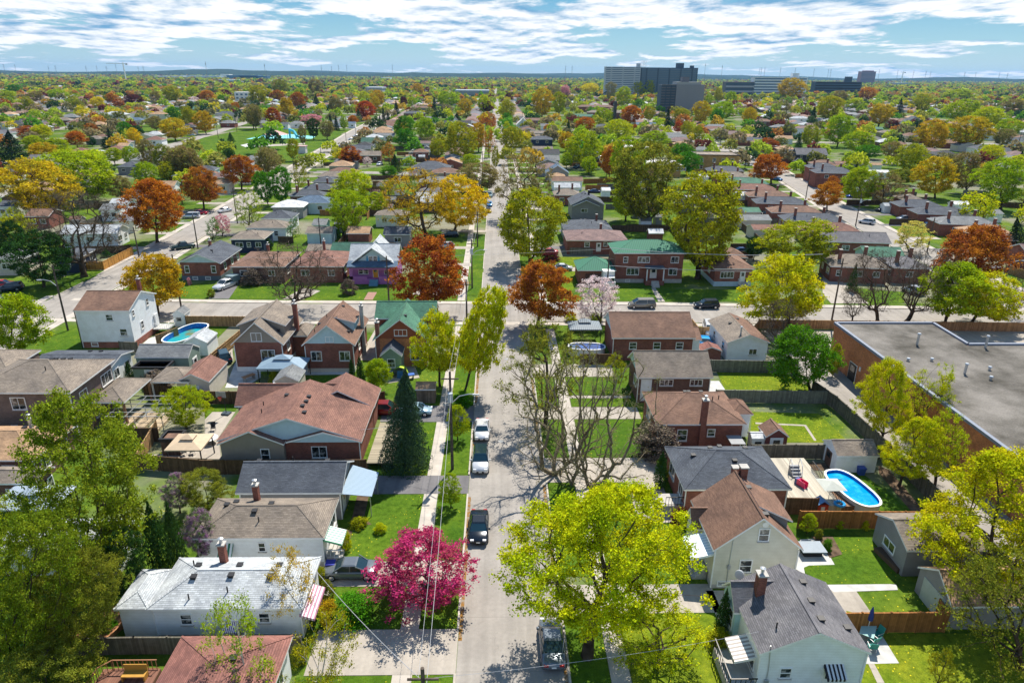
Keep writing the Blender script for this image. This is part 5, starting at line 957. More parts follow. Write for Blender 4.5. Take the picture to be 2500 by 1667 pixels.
house('bungalow','low bungalow with wide dark-brown hip roof and white garage door',-54,-43,134.7,147.3,3.3,4.9,'hip','brown','dbrick',short='wide dark-brown hip roof bungalow',chim=[(-.5,3,4,5.9,.5)])
h,ww,wd=house('bungalow','brick bungalow with blue-grey gable roof, pale gable and solar panels',-65.2,-56.4,136.2,148.9,3.6,5.5,'gy','slate','brick',short='blue-grey gabled brick bungalow',gm='blue',oh=.45,base=(1.0,paint((.10,.13,.17))),wins=[('S',-2.7,2.4,.8,1.4,1),('S',2.7,2.4,.8,1.4,1),('S',-1.3,.5,.9,.5,1),('S',1.3,.5,.9,.5,1),('E',-3,2.4,1,1.3,1),('E',1,2.4,1,1.3,1),('E',4.5,2.4,1,1.3,1)],chim=[(-.6,2,5,6.6,.5)]); m=MB(); m.face([(-4.2,-5.6,4.03),(-2.9,-5.6,4.55),(-2.9,-1,4.55),(-4.2,-1,4.03)]); m.build('solar_panel',paint((.02,.03,.07),.2),h)
house('bungalow','navy-sided bungalow with tan-grey hip roof facing the left street',-63.3,-55.2,159.5,168.3,3.2,4.6,'hip','taupe','navy',short='navy bungalow',wins=[('S',-1.9,2,1.6,1.0,2),('S',.3,2,.8,1.0,1),('S',2.5,2,1.2,1.0,2)],rot=R(2))
house('bungalow','white bungalow with taupe hip roof behind the navy bungalow',-63.8,-53.6,172.2,179.5,3.2,4.8,'hip','taupe','white',short='white bungalow behind the navy one',rot=R(2))
# ---------------- mid-distance houses: near eave line (left x, right x, y) in the photo ----------------
HT="""
J 440 690 500 8 hip slate white -2 slate hip-roofed white bungalow
J 520 775 411 8 hip white grey -2 bright white-roofed grey bungalow
J 690 985 378 8.5 hip blue blue -2 blue-shingled bungalow beside the white-roofed one
J 660 940 322 7 hip slate dbrick -2 low slate hip-roofed bungalow
J 755 1015 272 8 hip slate dbrick -2 broad slate hip-roofed bungalow
J 845 1040 212 8 hip slate tan -2 dark slate hip-roofed tan bungalow
J 880 1120 170 8 hip taupe tan -2 taupe hip-roofed tan bungalow
J 948 1195 142 9 hip brown stucco -2 brown hip-roofed corner bungalow
J 1612 1925 112 13 hip slate stucco 0 large slate hip-roofed stucco house
J 1675 1960 214 8 hip grey brick 0 grey hip-roofed house behind the golden tree
J 1330 1600 475 6 hip taupe white 0 taupe-roofed pale bungalow behind the golden tree
J 1400 1620 625 6 gx slate grey 0 slate-roofed house under the golden tree
T 900 1112 322 9 hip tan tan -3 orange-tan hip-roofed house by the park street
T 940 1125 350 6 gx grey white -3 grey-gabled house by the park street
T 770 1005 415 9 gx dkgreen white -3 dark green-roofed house by the park street
T 750 985 560 8 gx taupe dbrick -3 taupe-gabled house with white chimney by the park street
T 1640 1925 235 12 gx char white 0 black-roofed white house with pointed gable
T 1430 1580 175 8 gx grey white 0 grey-gabled white house left of the pointed gable
T 1215 1440 118 9 hip slate dbrick 0 slate hip-roofed house in the far left block
T 1310 1500 60 9 hip brown tan 0 brown hip-roofed house in the far left block
T 1310 1475 525 8 hip brown brick 0 brown-roofed house among the green trees
T 1540 1680 410 7 hip brown tan 0 brown-roofed garage among the green trees
T 1370 1550 430 5 gx mauve white 0 low mauve-roofed shed among the green trees
K 1775 2070 130 8 hip slate brick 8 slate hip-roofed brick bungalow nearest the yellow-brick school
K 1835 2110 178 8 hip taupe brick 8 taupe hip-roofed brick bungalow second from the school
K 1915 2270 233 8 hip green brick 8 green hip-roofed brick bungalow
K 1975 2340 285 8 hip redbrown brick 8 red-brown hip-roofed brick bungalow
L 100 450 345 8 hip brown brick 8 brown hip-roofed brick bungalow right of the white carport
L 165 580 400 8 hip slate brick 8 slate-blue hip-roofed brick bungalow facing the right street
L 290 700 478 8 hip brown brick 8 brown hip-roofed brick bungalow with double chimney
L 400 880 545 8 hip slate brick 8 wide slate hip-roofed brick bungalow facing the right street
L 555 1010 628 8 hip redbrown brick 8 wide red-brown hip-roofed brick bungalow facing the right street
L 700 1250 718 8 gx cool brick 6 grey-brown gabled brick bungalow by the dark cedars
L 780 1240 925 9 hip taupe brick 10 taupe hip-roofed brick house with porch by the cross street
L 1060 1375 840 7 gx green teal 6 grey-green gabled house with teal siding
L 1290 1590 930 8 hip cool brick 6 grey hip-roofed house behind the bare trees
L 600 830 105 8 hip slate brick 8 small slate hip-roofed house beside the charcoal two-storey
L 655 970 148 9 hip slate brick 8 broad slate hip-roofed brick bungalow in front of the charcoal two-storey
L 1370 1550 375 9 hip taupe brick 8 taupe hip-roofed brick bungalow behind the brown budding tree
L 1345 1690 425 8 hip slate brick 8 slate hip-roofed brick bungalow across the right street
L 1500 1930 488 8 hip slate brick 8 wide slate hip-roofed brick bungalow across the right street
L 1680 2140 572 8 hip grey brick 8 pale grey hip-roofed brick bungalow across the right street
L 1915 2290 652 8 hip tan brick 8 tan hip-roofed bungalow behind the rust tree
L 2140 2300 700 5 gx taupe brick 8 low brown roof at the right edge behind the rust tree
U 45 190 240 10 gy white white 0 steep white gabled house right of the main street
U 300 455 250 7 gx grey white 0 long pale house with grey gable roof, left part
U 110 380 192 9 hip brown brick 0 brown hip-roofed brick bungalow behind the steep white gable
U 145 400 325 7 hip taupe tan 0 taupe hip-roofed bungalow beside the steep white gable
U 160 415 363 7 hip taupe brick 0 second taupe hip-roofed bungalow past the dark teal house
U 200 430 390 8 hip slate navy 0 dark teal-sided house with grey hip roof
U 215 430 500 7 gx taupe tan 0 taupe-gabled house in front of the dark teal house
U 225 500 545 9 gx char char 0 black-gabled house right of the main street
U 270 500 610 9 gx grey tan 0 pale grey gabled house right of the main street
U 350 600 745 8 gy blue grey 0 slate-blue gabled house right of the main street
U 395 560 780 6 hip tan stucco 0 pinkish-tan hip-roofed house right of the main street
U 415 742 830 6 gx brown white 0 long brown-gabled house with white wall right of the main street
U 440 715 895 6 gx pale white 0 pale grey-roofed white house right of the main street
U 440 725 975 8 hip taupe brick 0 taupe hip-roofed house in front of the pale grey roof
U 605 845 150 9 gx green brick 4 teal-roofed brick house by the dark steeple
U 865 1040 255 8 hip slate stucco 6 slate hip-roofed tan house near the dark steeple
U 690 1060 50 10 hip brown brick 4 long brown-roofed brick block
U 790 1160 110 10 hip taupe brick 4 long taupe-roofed brick block
U 1300 1500 235 7 gx blue white 6 blue-roofed house left of the right street
U 1315 1540 262 8 hip tan brick 6 orange-tan hip-roofed house left of the right street
U 1330 1570 295 8 hip cool brick 6 grey hip-roofed house left of the right street
U 1400 1690 328 9 hip mauve brick 6 mauve-brown hip-roofed house left of the right street
U 1640 1890 410 10 hip mauve brick 6 broad mauve hip-roofed house behind the school
U 1690 1895 440 7 hip tan brick 6 tan hip-roofed house right behind the school
U 1905 2080 500 7 hip grey white 6 pale grey-roofed house right behind the school
U 2015 2335 262 9 hip grey brick 6 blue-grey hip-roofed house across the right street
Q 95 250 612 9 hip tan brick 6 orange-tan hip-roofed brick house with dark window
Q 160 290 562 9 hip brown dbrick 6 brown hip-roofed house in the right far block
Q 290 455 612 9 hip grey dbrick 6 grey hip-roofed house in the right far block
Q 455 590 538 9 hip pale white 6 pale two-storey house in the right far block
Q 490 680 620 8 hip mauve white 6 mauve hip-roofed white house in the right far block
Q 0 240 690 8 hip tan brick 6 long tan-roofed house across the right street
Q 10 245 718 8 hip slate brick 6 slate-roofed house across the right street
Q 130 300 735 7 hip brown brick 6 brown-roofed house behind the rust tree
Q 270 455 705 8 gx tan white 6 tan-gabled house behind the rust tree
Q 340 480 792 8 hip tan brick 6 tan-roofed house left of the charcoal two-storey
Q 350 490 822 6 gx slate brick 6 slate-gabled house left of the charcoal two-storey
Q 1335 1420 568 9 gy brown white 4 brown-gabled white house at the far right
Q 1390 1525 570 9 gy slate grey 4 slate-gabled grey house at the far right
Q 1180 1320 655 8 hip taupe tan 4 taupe house among trees at the far right
Q 1140 1200 625 8 gx green tan 4 small green-roofed house among trees at the far right
Q 2265 2352 720 9 gx slate white 4 white house with slate roof at the right edge
Q 2180 2330 870 9 hip grey tan 4 grey hip-roofed house at the right edge
Q 2080 2160 680 8 gx mauve white 4 small mauve-roofed house near the right edge
N 385 515 645 9 hip grey white -3 white bungalow with grey roof north of the park
N 300 385 655 9 gx slate white -3 white house with slate roof north of the park
N 118 215 640 9 gx grey stucco -3 grey-roofed garage north of the park
N 190 310 470 10 hip pale grey -3 pale grey-roofed house in the far left block
N 820 980 600 9 hip grey white -3 grey hip-roofed white house north of the park
N 500 650 550 10 hip slate dbrick -3 slate hip-roofed house past the park
N 930 1000 645 6 gx blue white -3 small white house with blue-grey roof by the far corner
M 330 480 655 10 hip mauve dbrick -5 mauve-roofed house at the left end of the new houses
M 465 640 615 10 hip taupe dbrick -5 brown brick house with taupe hip roof among the new houses
M 665 820 608 10 hip tan stucco -5 tan-roofed house among the new houses
M 810 955 655 10 hip tan dbrick -5 tan hip-roofed dark house in front of the new houses
M 540 700 585 12 hip grey grey -5 big grey hip-roofed house at the left of the new houses
M 775 950 562 11 hip grey white -5 white two-storey house with grey roof among the new houses
M 930 1140 562 11 hip pale cream -5 cream two-storey house with pale roof among the new houses
M 1170 1345 552 11 hip mauve white -5 white two-storey house with mauve roof among the new houses
M 1350 1515 560 11 hip tan cream -5 cream two-storey house with tan roof among the new houses
M 970 1105 522 11 hip green cream -5 cream house with green roof among the new houses
M 1180 1330 512 11 hip green grey -5 grey house with green roof among the new houses
M 1325 1480 505 11 hip tan brick -5 brown-roofed brick house among the new houses
M 1455 1620 505 11 hip slate grey -5 slate-roofed house at the middle of the new houses
M 1620 1765 492 11 hip pale brick -5 pale-roofed brick house among the new houses
M 1750 1885 512 11 gx green grey -5 grey-green gabled house among the new houses
M 1885 2045 508 11 hip slate grey -5 slate-roofed house at the right of the new houses
M 2020 2130 500 11 hip slate grey -5 slate-roofed house at the right end of the new houses
M 2165 2300 482 11 hip slate grey -5 broad slate-roofed house beyond the new houses
M 2170 2300 512 10 hip tan grey -5 tan-roofed house beyond the new houses
M 1950 2140 560 11 hip slate stucco -5 big two-storey slate-roofed house above the park road
M 2125 2270 565 11 hip taupe grey -5 taupe-roofed house above the park road
M 990 1130 620 10 hip slate stucco -5 slate-blue hip-roofed house in front of the new houses
M 1130 1295 615 10 hip blue stucco -5 blue-roofed house in front of the new houses
M 2000 2140 640 10 hip grey brick -5 grey-roofed brick house on the park road
M 1310 1475 795 9 hip redbrown white -5 red-brown roofed house left of the park
M 1700 1770 705 9 hip brown white -5 brown-roofed house behind the golden tree
M 1060 1165 850 8 gx tan blue -5 small tan-roofed blue house left of the park
M 800 960 925 9 hip pale white -5 pale grey-roofed white house left of the park
M 960 1110 880 8 hip redbrown brick -5 red-brown hip-roofed house left of the park
M 770 920 785 8 hip taupe tan -5 taupe-roofed house among trees on the left
M 860 970 765 8 hip brown tan -5 brown-roofed house among trees on the left
M 310 500 500 10 hip grey brick -5 grey-roofed brick house at the far left field
M 160 300 345 12 flat grey dbrick -5 low flat-roofed dark brick building far left
M 440 600 440 9 hip mauve tan -5 mauve-roofed house at the far left
M 1110 1200 455 9 hip grey white -5 grey-roofed white house at the far left
M 0 120 490 9 hip brown tan -5 brown-roofed house at the left edge
I 1060 1260 105 9 hip slate grey -4 slate hip-roofed house among the left trees
I 1560 1660 190 7 hip slate blue -4 slate-roofed blue house behind the rust tree
I 1425 1590 280 6 gx tan white -4 white garage with tan roof behind the orange tree
I 1895 2110 205 9 hip mauve tan -4 mauve-roofed house behind the rust tree
I 1905 2080 265 8 hip tan stucco -4 tan hip-roofed house between the two rust trees
I 985 1160 450 7 gx pale white -4 pale-roofed white garage left of the orange tree
I 900 1080 500 7 gx grey white -4 grey-roofed garage left of the orange tree
I 1010 1210 600 9 hip cool cream -4 grey hip-roofed cream house on the left street
I 545 1060 720 7 gx pale white -4 long white bungalow behind the bare tree
I 220 440 560 8 gx brown brick -4 brown-roofed house behind the left pine
I 480 720 940 8 hip slate navy -4 slate-roofed blue house beside the pine
I -120 180 960 8 hip grey stucco -4 grey-roofed house at the left edge
I 0 130 160 8 hip slate white -4 small slate-roofed house at the left edge
I 250 410 130 8 hip slate tan -4 slate-roofed house behind the lime tree
I -40 120 470 8 gx slate white -4 slate-roofed white house at the left edge
I 1750 1960 135 7 hip slate blue -4 blue-grey roofed house near the park path
"""
for ln in HT.strip().splitlines():
    p=ln.split(None,8); fr=p[0]; xl,xr,y,dep=map(float,p[1:5]); typ,rc,wc=p[5:8]; rot_s,desc=p[8].split(None,1)
    a=R(float(rot_s)*-1); two='two-storey' in desc or 'block' in desc or 'teal-sided' in desc
    ez=5.6 if two else 3.2
    if 'with pointed' in desc or desc[:5]=='steep': ez=3.6
    Lx=P(fr,xl,y,ez); Rx=P(fr,xr,y,ez); wd_=math.hypot(Rx[0]-Lx[0],Rx[1]-Lx[1]); dep_=dep if dep>5 else dep
    rise=(min(wd_,dep_)/2*.44) if typ!='gy' else wd_/2*.62
    if desc[:5]=='steep': rise=wd_/2*.95
    if typ=='flat': rise=1
    # centre: half the depth behind the middle of the eave
    mx,my=(Lx[0]+Rx[0])/2,(Lx[1]+Rx[1])/2; cx,cy=mx-math.sin(a)*dep_/2,my+math.cos(a)*dep_/2
    fd=math.hypot(cx,cy); far=0 if fd<210 else 1 if fd<420 else 2
    base_nm='two_storey_house' if two else 'bungalow'
    if 'garage' in desc or 'shed' in desc: base_nm='garage'
    ch=()
    if wc in('brick','dbrick') and fd<330 and typ=='hip': ch=[(-wd_*.3,-dep_*.18,ez,ez+3.2,.6,None,False),(wd_*.22,dep_*.22,ez,ez+3.2,.6,None,False)]
    art=desc
    house(base_nm,art,cx-wd_/2,cx+wd_/2,cy-dep_/2,cy+dep_/2,ez,ez+rise,typ,rc,wc,rot=a,short=desc.split(' in the ')[0] if len(desc.split())<9 else ' '.join(desc.split()[:6]),far=far,cat='garage' if base_nm=='garage' else 'house',chim=ch,vts=None if fd<260 else [],
          gm=None)
    if 'with pointed' in desc:
        rt=[o for o in COL.objects if o.get('label')==desc][0]; subroof(rt,'gy',-wd_*.28,wd_*.12,-dep_/2-2.5,0,3.4,9.2,'char'); subwall(rt,-wd_*.25,wd_*.09,-dep_/2-2.2,0,0,3.6,'white','front_gable_wall',('gy',8.9)); [window(rt,'S',0,0,-wd_*.08,-dep_/2-2.2,u,5.2,.9,2.2,panes=1,detail=False) for u in(-.9,.9)]
# charcoal two-storey house beside the right street
x,y,_=P('Q',500,835,5.8); x2,y2,_=P('Q',755,838,5.8); W_=x2-x
h,ww,wd=house('two_storey_house','charcoal-sided two-storey house with white windows and grey gable roof',x,x+W_,y,y+9,5.8,8.4,'gx','cool','char',short='charcoal two-storey house',base=(2.6,WC['brick']),wins=[('S',-W_*.33,4.6,.8,1.5,1),('S',-W_*.13,4.6,.8,1.5,1),('S',W_*.12,4.6,.8,1.5,1),('S',W_*.32,4.6,.8,1.5,1),('W',1,4.5,1.0,1.4,1),('W',-2,4.5,1,1.4,1)],rot=R(-7),vts=[])
subroof(h,'gy',-W_/2-1.2,-W_/2+2.4,-6.6,-3,2.7,4.3,'cool'); subwall(h,-W_/2-1,-W_/2+2.2,-6.4,-3,0,2.8,'char','wing_wall',('gy',4.2))
# yellow-brick school, its wings
x,y,_=P('O',1825,905,7.2); x2,y2,_=P('O',2195,905,7.2)
h,ww,wd=house('school_building','long flat-roofed yellow-brick two-storey school beside the right street',x,x2,y,y+14,7.2,7.6,'flat','taupe','ybrick',short='yellow-brick school',oh=.15,fascia=DARK,wins=[('S',u_,z_,1.3,1.5,1) for z_ in(5.2,2.3) for u_ in(-6.8,-1.4,2.6,6.5)],vts=[],rot=R(-5),cat='building')
x,y,_=P('U',1370,655,5); x2,y2,_=P('U',1795,662,5)
house('school_wing','pale grey-roofed brick school wing behind the tall budding tree',x,x2,y,y+16,5,6.2,'hip',paint((.5,.49,.46),.8),'ybrick',wins=[('S',6,3.4,2.2,1.2,2),('S',9,3.4,2.2,1.2,2)],vts=[],short='pale school wing',cat='building',rot=R(-3))
x,y,_=P('U',1090,485,4); x2,y2,_=P('U',1440,490,4)
house('school_annex','low beige school annex among the lime trees',x,x2,y,y+14,4,4.8,'flat',paint((.45,.43,.40),.8),'stucco',far=1,vts=[],cat='building')
# dark steeple with a cross
x,y,_=P('O',1082,640); top=hgt(x,y,src('O',0,425)[1]); st=empty('church_steeple',(x,y,0),0,'slim dark church steeple with a small cross on top','steeple'); m=MB(); m.box(-1.3,1.3,-1.3,1.3,0,top); m.build('tower',paint((.06,.065,.07)),st); m=MB(); m.box(-.12,.12,-.12,.12,top,top+4); m.box(-1.2,1.2,-.12,.12,top+2.3,top+2.6); m.build('cross',WHITE,st); SHORT.append((x,y,'dark church steeple'))
# ---------------- tower blocks ----------------
def tower(label,x0,x1,y,dep,h,fl,m1,m2,band,short,name='apartment_block',rot=0,pent=None,cat='apartment block',vert=0,sideW=None):
    cx=(x0+x1)/2; hw=(x1-x0)/2; t=empty(name,(cx,y+dep/2,0),rot,label,cat); m=MB(); m.box(-hw,hw,-dep/2,dep/2,0,h); m.build('wall',m1,t); fh=h/fl; d=dep/2
    for i in range(fl):
        z=i*fh; b=MB(); b.box(-hw*.96,hw*.96,-d-.12,-d+.3,z+fh*.38,z+fh*.86); b.build('window_band',m2,t)
        b=MB(); b.box(-hw*.96,hw*.96,-d-1.1,-d-.02,z-.1,z+fh*.30); b.build('balcony',band,t)
    for k in range(vert): x=-hw+2*hw*(k+.5)/vert; b=MB(); b.box(x-1.2,x+1.2,-d-1.3,-d-.1,0,h+.3); b.build('pier',m1,t)
    b=MB(); b.box(-hw-.3,hw+.3,-d-.3,d+.3,h,h+.9); b.build('parapet',m1 if sideW is None else sideW,t)
    for a,b0,c in(pent or ()): q=MB(); q.box(a*hw,b0*hw,-d*.5,d*.5,h+.9,h+c); q.build('penthouse',m1 if sideW is None else sideW,t)
    SHORT.append((cx,y,short)); return t
def at_depth(px,py,Y,fr='O'):    # point of the sight line at world y=Y
    x,y=src(fr,px,py); r=BX*(x-1250)/FPX+BY*(833.5-y)/FPX+BZ; k=Y/r[1]; return float(r[0]*k),CAMH+float(r[2]*k)
PAL=paint((.42,.46,.50),.8); DKG=paint((.07,.10,.13),.8); BLU=paint((.10,.17,.24),.5); GRY=paint((.16,.155,.165),.85); GRYB=paint((.24,.23,.24),.85)
xa,za=at_depth(1010,125,1350); xb,zb=at_depth(1320,125,1350); tower('pale long apartment slab with white balcony bands, left half of the far pair',xa,xb,1350,18,za,17,PAL,BLU,paint((.62,.65,.66)),'pale apartment slab',vert=3,pent=[(.80,1.0,7)])
xc,zc=at_depth(1322,132,1360); xd,zd=at_depth(1825,140,1360); t=tower('dark blue-grey long apartment slab with rooftop boxes, right half of the far pair',xc,xd,1360,22,zc,17,DKG,BLU,paint((.16,.21,.25)),'dark apartment slab',vert=5,pent=[(.28,.52,9),(.78,.88,5)])
for a in(-.95,-.90,-.86,-.8): m=MB(); m.tube([(a*(xd-xc)/2,0,zc),(a*(xd-xc)/2,0,zc+13)],.35,5); m.build('antenna',WHITE,t)
xa,za=at_depth(1640,248,830); xb,zb=at_depth(1885,270,830); t=empty('apartment_tower',((xa+xb)/2,830,0),0,'grey concrete apartment tower with blank wall and dark side balconies','apartment block'); hw=(xb-xa)/2; m=MB(); m.box(-hw,hw*.0+hw,0,22,0,zb-1.2); m.build('wall',GRYB,t); m=MB(); m.box(-hw*.1,hw,-.2,0,0,zb-2); m.build('wall_panel',GRYB,t); m=MB(); m.box(-hw,hw*.75,.5,21,zb-1.2,zb+1.5); m.build('parapet',paint((.30,.30,.30)),t)
m=MB(); m.box(-hw-17,-hw,1.5,20,0,zb-1.6); m.build('balcony_wing',DKG,t)
for i in range(11):
    for k in range(3): b=MB(); b.box(-hw-16.6+k*5.6,-hw-16.6+k*5.6+4.2,-.3,1.5,i*2.9+.6,i*2.9+1.6); b.build('balcony',GRY,t)
m=MB(); m.box(-hw*.55,-hw*.05,6,14,zb+1.5,zb+7); m.build('penthouse',GRY,t); SHORT.append(((xa+xb)/2,830,'grey apartment tower'))
xa,za=at_depth(140,200,1500,'Q'); xb,zb=at_depth(580,205,1500,'Q'); tower('long white six-storey slab with dark rooftop box on the right',xa,xb,1500,20,zb,7,paint((.66,.70,.72)),BLU,paint((.72,.75,.76)),'white six-storey slab',pent=[(.45,.70,9)],name='office_block',cat='office block')
xa,za=at_depth(640,235,1700,'Q'); xb,zb=at_depth(1025,240,1700,'Q'); tower('dark low apartment block with a tall rooftop box at the far right',xa,xb,1700,20,zb,5,DKG,BLACK,DKG,'dark low apartment block',pent=[(.35,.60,12)])
xa,za=at_depth(1020,152,4500,'Q'); xb,zb=at_depth(1140,155,4500,'Q'); tower('reddish apartment block alone near the horizon',xa,xb,4500,40,za,10,paint((.36,.18,.17),.8),DKG,paint((.42,.24,.22)),'reddish block near the horizon',pent=[(-.6,.8,6)])
xa,za=at_depth(2070,255,1500,'O'); xb,zb=at_depth(2330,260,1500,'O'); tower('low grey flat-roofed block right of the apartment tower',xa,xb,1500,20,max(8,zb),3,GRY,DKG,paint((.4,.4,.42)),'low grey block',name='office_block',cat='office block')
x,z=at_depth(2215,300,980,'M'); m=empty('apartment_house',(x,980,0),0,'small white three-storey block above the treetops on the left','apartment block'); q=MB(); q.box(-13,13,0,14,0,15); q.build('wall',WHITE,m)
for i in range(3):
    for k in range(4): g=MB(); g.box(-11+k*6,-8+k*6,-.1,.1,2+i*4.4,4.2+i*4.4); g.build('window',BLU,m)
SHORT.append((x,980,'small white three-storey block'))
for i,(fr,px,py,pw,Y,hh,c,lb) in enumerate((('M',1520,150,230,4200,15,(.6,.65,.7),'long pale warehouse below the crane'),('M',1810,145,330,4300,17,(.55,.62,.7),'second long pale warehouse in the middle distance left'),('M',2200,160,260,3900,24,(.10,.2,.32),'dark blue industrial hall on the left horizon'),('M',2060,190,130,3000,11,(.6,.68,.72),'white low hall in front of the dark blue one'),('M',450,160,140,4300,15,(.55,.4,.35),'brownish low hall on the far left horizon'),('M',2040,145,70,4500,26,(.7,.72,.74),'white box-shaped plant on the horizon'),('N',60,160,230,3900,22,(.08,.17,.28),'dark blue-black hall left of the field woods'),('N',290,183,160,3200,8,(.6,.66,.7),'narrow pale shed strip behind the left woods'),('N',1270,140,80,4700,14,(.7,.75,.78),'white shed on the middle horizon'),('N',2060,245,280,1300,13,(.25,.3,.34),'long low grey building beside the main street far away'),('Q',1370,205,140,3600,16,(.30,.38,.45),'blue-grey low plant right of the reddish block'),('N',1160,225,130,1500,13,(.35,.38,.42),'pale grey school block in the middle far trees'))):
    x,z=at_depth(px,py,Y,fr); s=Y/FPX*pw/FR[fr][2]; t=empty('warehouse',(x,Y,0),0,lb,'warehouse'); m=MB(); m.box(-s/2,s/2,0,60,0,hh*.8); m.build('wall',paint(c,.7),t); m=MB(); m.box(-s/2-1,s/2+1,-1,61,hh*.8,hh); m.build('roof',paint(tuple(min(1,k*1.15) for k in c),.7),t)
    m=MB(); m.box(-s*.35,s*.35,-1.2,0,hh*.15,hh*.4); m.build('loading_front',DKG,t)
# crane, pylons, masts
def crane(fr,px,pytop,Y,jl,jr,label):
    x,z=at_depth(px,pytop,Y,fr); t=empty('tower_crane',(x,Y,0),0,label,'crane'); s=Y/FPX/FR[fr][2]; m=MB(); m.box(-1.6,1.6,-1.6,1.6,0,z); m.build('mast',WHITE,t); m=MB(); m.box(-jl*s,jr*s,-1,1,z-2.2,z); m.build('jib',WHITE,t); m=MB(); m.box(jr*s-7,jr*s,-2,2,z-6,z-2.2); m.build('counterweight',GREY,t); m=MB(); m.tube([(0,0,z),(0,0,z+7)],[1.2,.3],5); m.build('tower_head',WHITE,t)
crane('M',1120,93,3000,140,35,'white tower crane over the green field on the left'); crane('Q',1362,155,4200,22,20,'small tower crane on the right horizon')
def pylon(fr,px,pyt,Y,label,w=6):
    x,z=at_depth(px,pyt,Y,fr); t=empty('pylon',(x,Y,0),0,label,'pylon','pylons along the horizon'); m=MB(); 
    for sx in(-1,1): m.tube([(sx*w*.45,0,0),(sx*.8,0,z)],.55,4)
    m.build('mast',GREY,t)
    for k in(.72,.84,.94): m=MB(); m.box(-w*.9,w*.9,-.5,.5,z*k,z*k+1); m.build('crossarm',GREY,t)
pl=[('M',28,100),('M',132,105),('M',437,118),('M',500,112),('M',778,118),('M',877,116),('M',965,118),('M',1050,98),('M',1256,118),('M',1302,118),('N',687,112),('N',780,120),('N',843,108),('N',918,110),('N',1335,103),('O',655,112),('O',713,112),('Q',186,120),('Q',202,118),('Q',229,116),('Q',358,118),('Q',479,122),('Q',634,126),('Q',752,128),('Q',772,130),('Q',1170,132),('Q',1320,142),('Q',1450,145),('Q',1552,146),('Q',1590,150),('Q',1870,155),('Q',1960,158),('Q',2155,160),('Q',2222,162)]
for i,(fr,px,py) in enumerate(pl): pylon(fr,px,py,5200+(i%3)*300,'grey lattice pylon, %s along the horizon %s'%(['leftmost','second','third','fourth','fifth','sixth','seventh','eighth','ninth','tenth','eleventh','twelfth','thirteenth','fourteenth','fifteenth','sixteenth','seventeenth','eighteenth'][i if i<15 else i-15 if i<17 else i-17],'counting from the left edge' if i<15 else 'just left of the apartment slabs' if i<17 else 'right of the apartment slabs'))
for fr,px,py,Y,lb in(('N',168,95,2600,'tall thin communications mast left of the park skyline'),('M',1870,75,2400,'tall dark mast above the pale warehouses'),('O',1893,85,3300,'tall lattice mast right of the dark apartment slab'),('O',2042,103,3300,'shorter lattice mast right of the tall one')):
    x,z=at_depth(px,py,Y,fr); t=empty('mast',(x,Y,0),0,lb,'mast'); m=MB(); m.tube([(0,0,0),(0,0,z)],[.8,.4],5); m.build('mast_pole',GREY,t); m=MB(); m.tube([(0,0,z*.86),(0,0,z*.93)],1.2,6); m.build('antenna_ring',GREY,t)
# ---------------- sheds, pools, gazebos ----------------
def Pw(fr,x,y,z=0.): a=P(fr,x,y,z); return a[0],a[1]
shed('garage','white-sided garage with grey gable roof between the big brick house and the pool',-50.8,-43.3,89.1,93.1,2.6,3.8,'gx','grey','green','E',cat='garage',short='white garage with grey roof')
shed('shed','weathered lean-to shed with dark patched flat roof in front of the grey-roofed garage',-50,-45.2,86.4,88.9,2.15,2.4,'flat','char','green','S')
a=Pw('E',1425,850,2.5); b=Pw('E',1705,848,2.5); shed('garage','tan garage with red-brown gable roof left of the tan-gabled house',a[0],b[0],a[1],a[1]+6.6,2.5,3.6,'gy','redbrown','stucco','S',cat='garage',short='red-brown roofed garage')
a=Pw('E',1490,530,2.0); b=Pw('E',1660,520,2.0); shed('pool_shed','grey-roofed white shed covering the corner of the round pool',a[0],b[0]+.7,a[1],a[1]+4.2,2.0,2.9,'gy','pale','white','S')
a=Pw('E',1400,300,2.1); b=Pw('E',1500,300,2.1); shed('shed','small white double-door shed between the corner house and the wooden fence',a[0],b[0],a[1],a[1]+2.6,2.1,2.9,'gy','grey','white','S')
a=Pw('F',535,815,2.2); b=Pw('F',740,812,2.2); shed('shed','stone-sided shed with blue-grey hip roof behind the wooden fence',a[0],b[0],a[1],a[1]+3.6,2.2,3.1,'gy','grey','stucco','S',short='stone-sided shed')
a=Pw('F',1655,880,1.9); b=Pw('F',1815,878,1.9); shed('shed','wooden board shed with rusty metal roof beside the spruce',a[0],b[0],a[1],a[1]+2.4,1.9,2.4,'gx','tan',wood((.22,.16,.11)),None)
a=Pw('F',455,893,1.8); b=Pw('F',578,893,1.8); shed('shed','tiny pale metal-roofed shed behind the red-brown cross-gabled house',a[0],b[0],a[1],a[1]+1.8,1.6,2.2,'gy','pale','grey',None)
a=Pw('E',1290,1320,2); shed('shed','small dark brown lean-to shed inside the wooden fence beside the tan gazebo',a[0],a[0]+2.2,a[1],a[1]+2.2,1.8,2.2,'flat','brown',wood((.16,.10,.07)),None)
a=Pw('H',235,1285,1.9); b=Pw('H',425,1285,1.9); shed('garden_shed','small dark red garden shed with half red half blue roof on the dandelion lawn',a[0],b[0],a[1],a[1]+2.6,1.7,2.7,'gy','brown',paint((.15,.04,.04)),'S')
a=Pw('H',120,1300,1.5); b=Pw('H',235,1300,1.5); shed('shed','low white metal shed left of the dark red garden shed',a[0],b[0],a[1],a[1]+1.6,1.3,1.7,'gx','white','white','S')
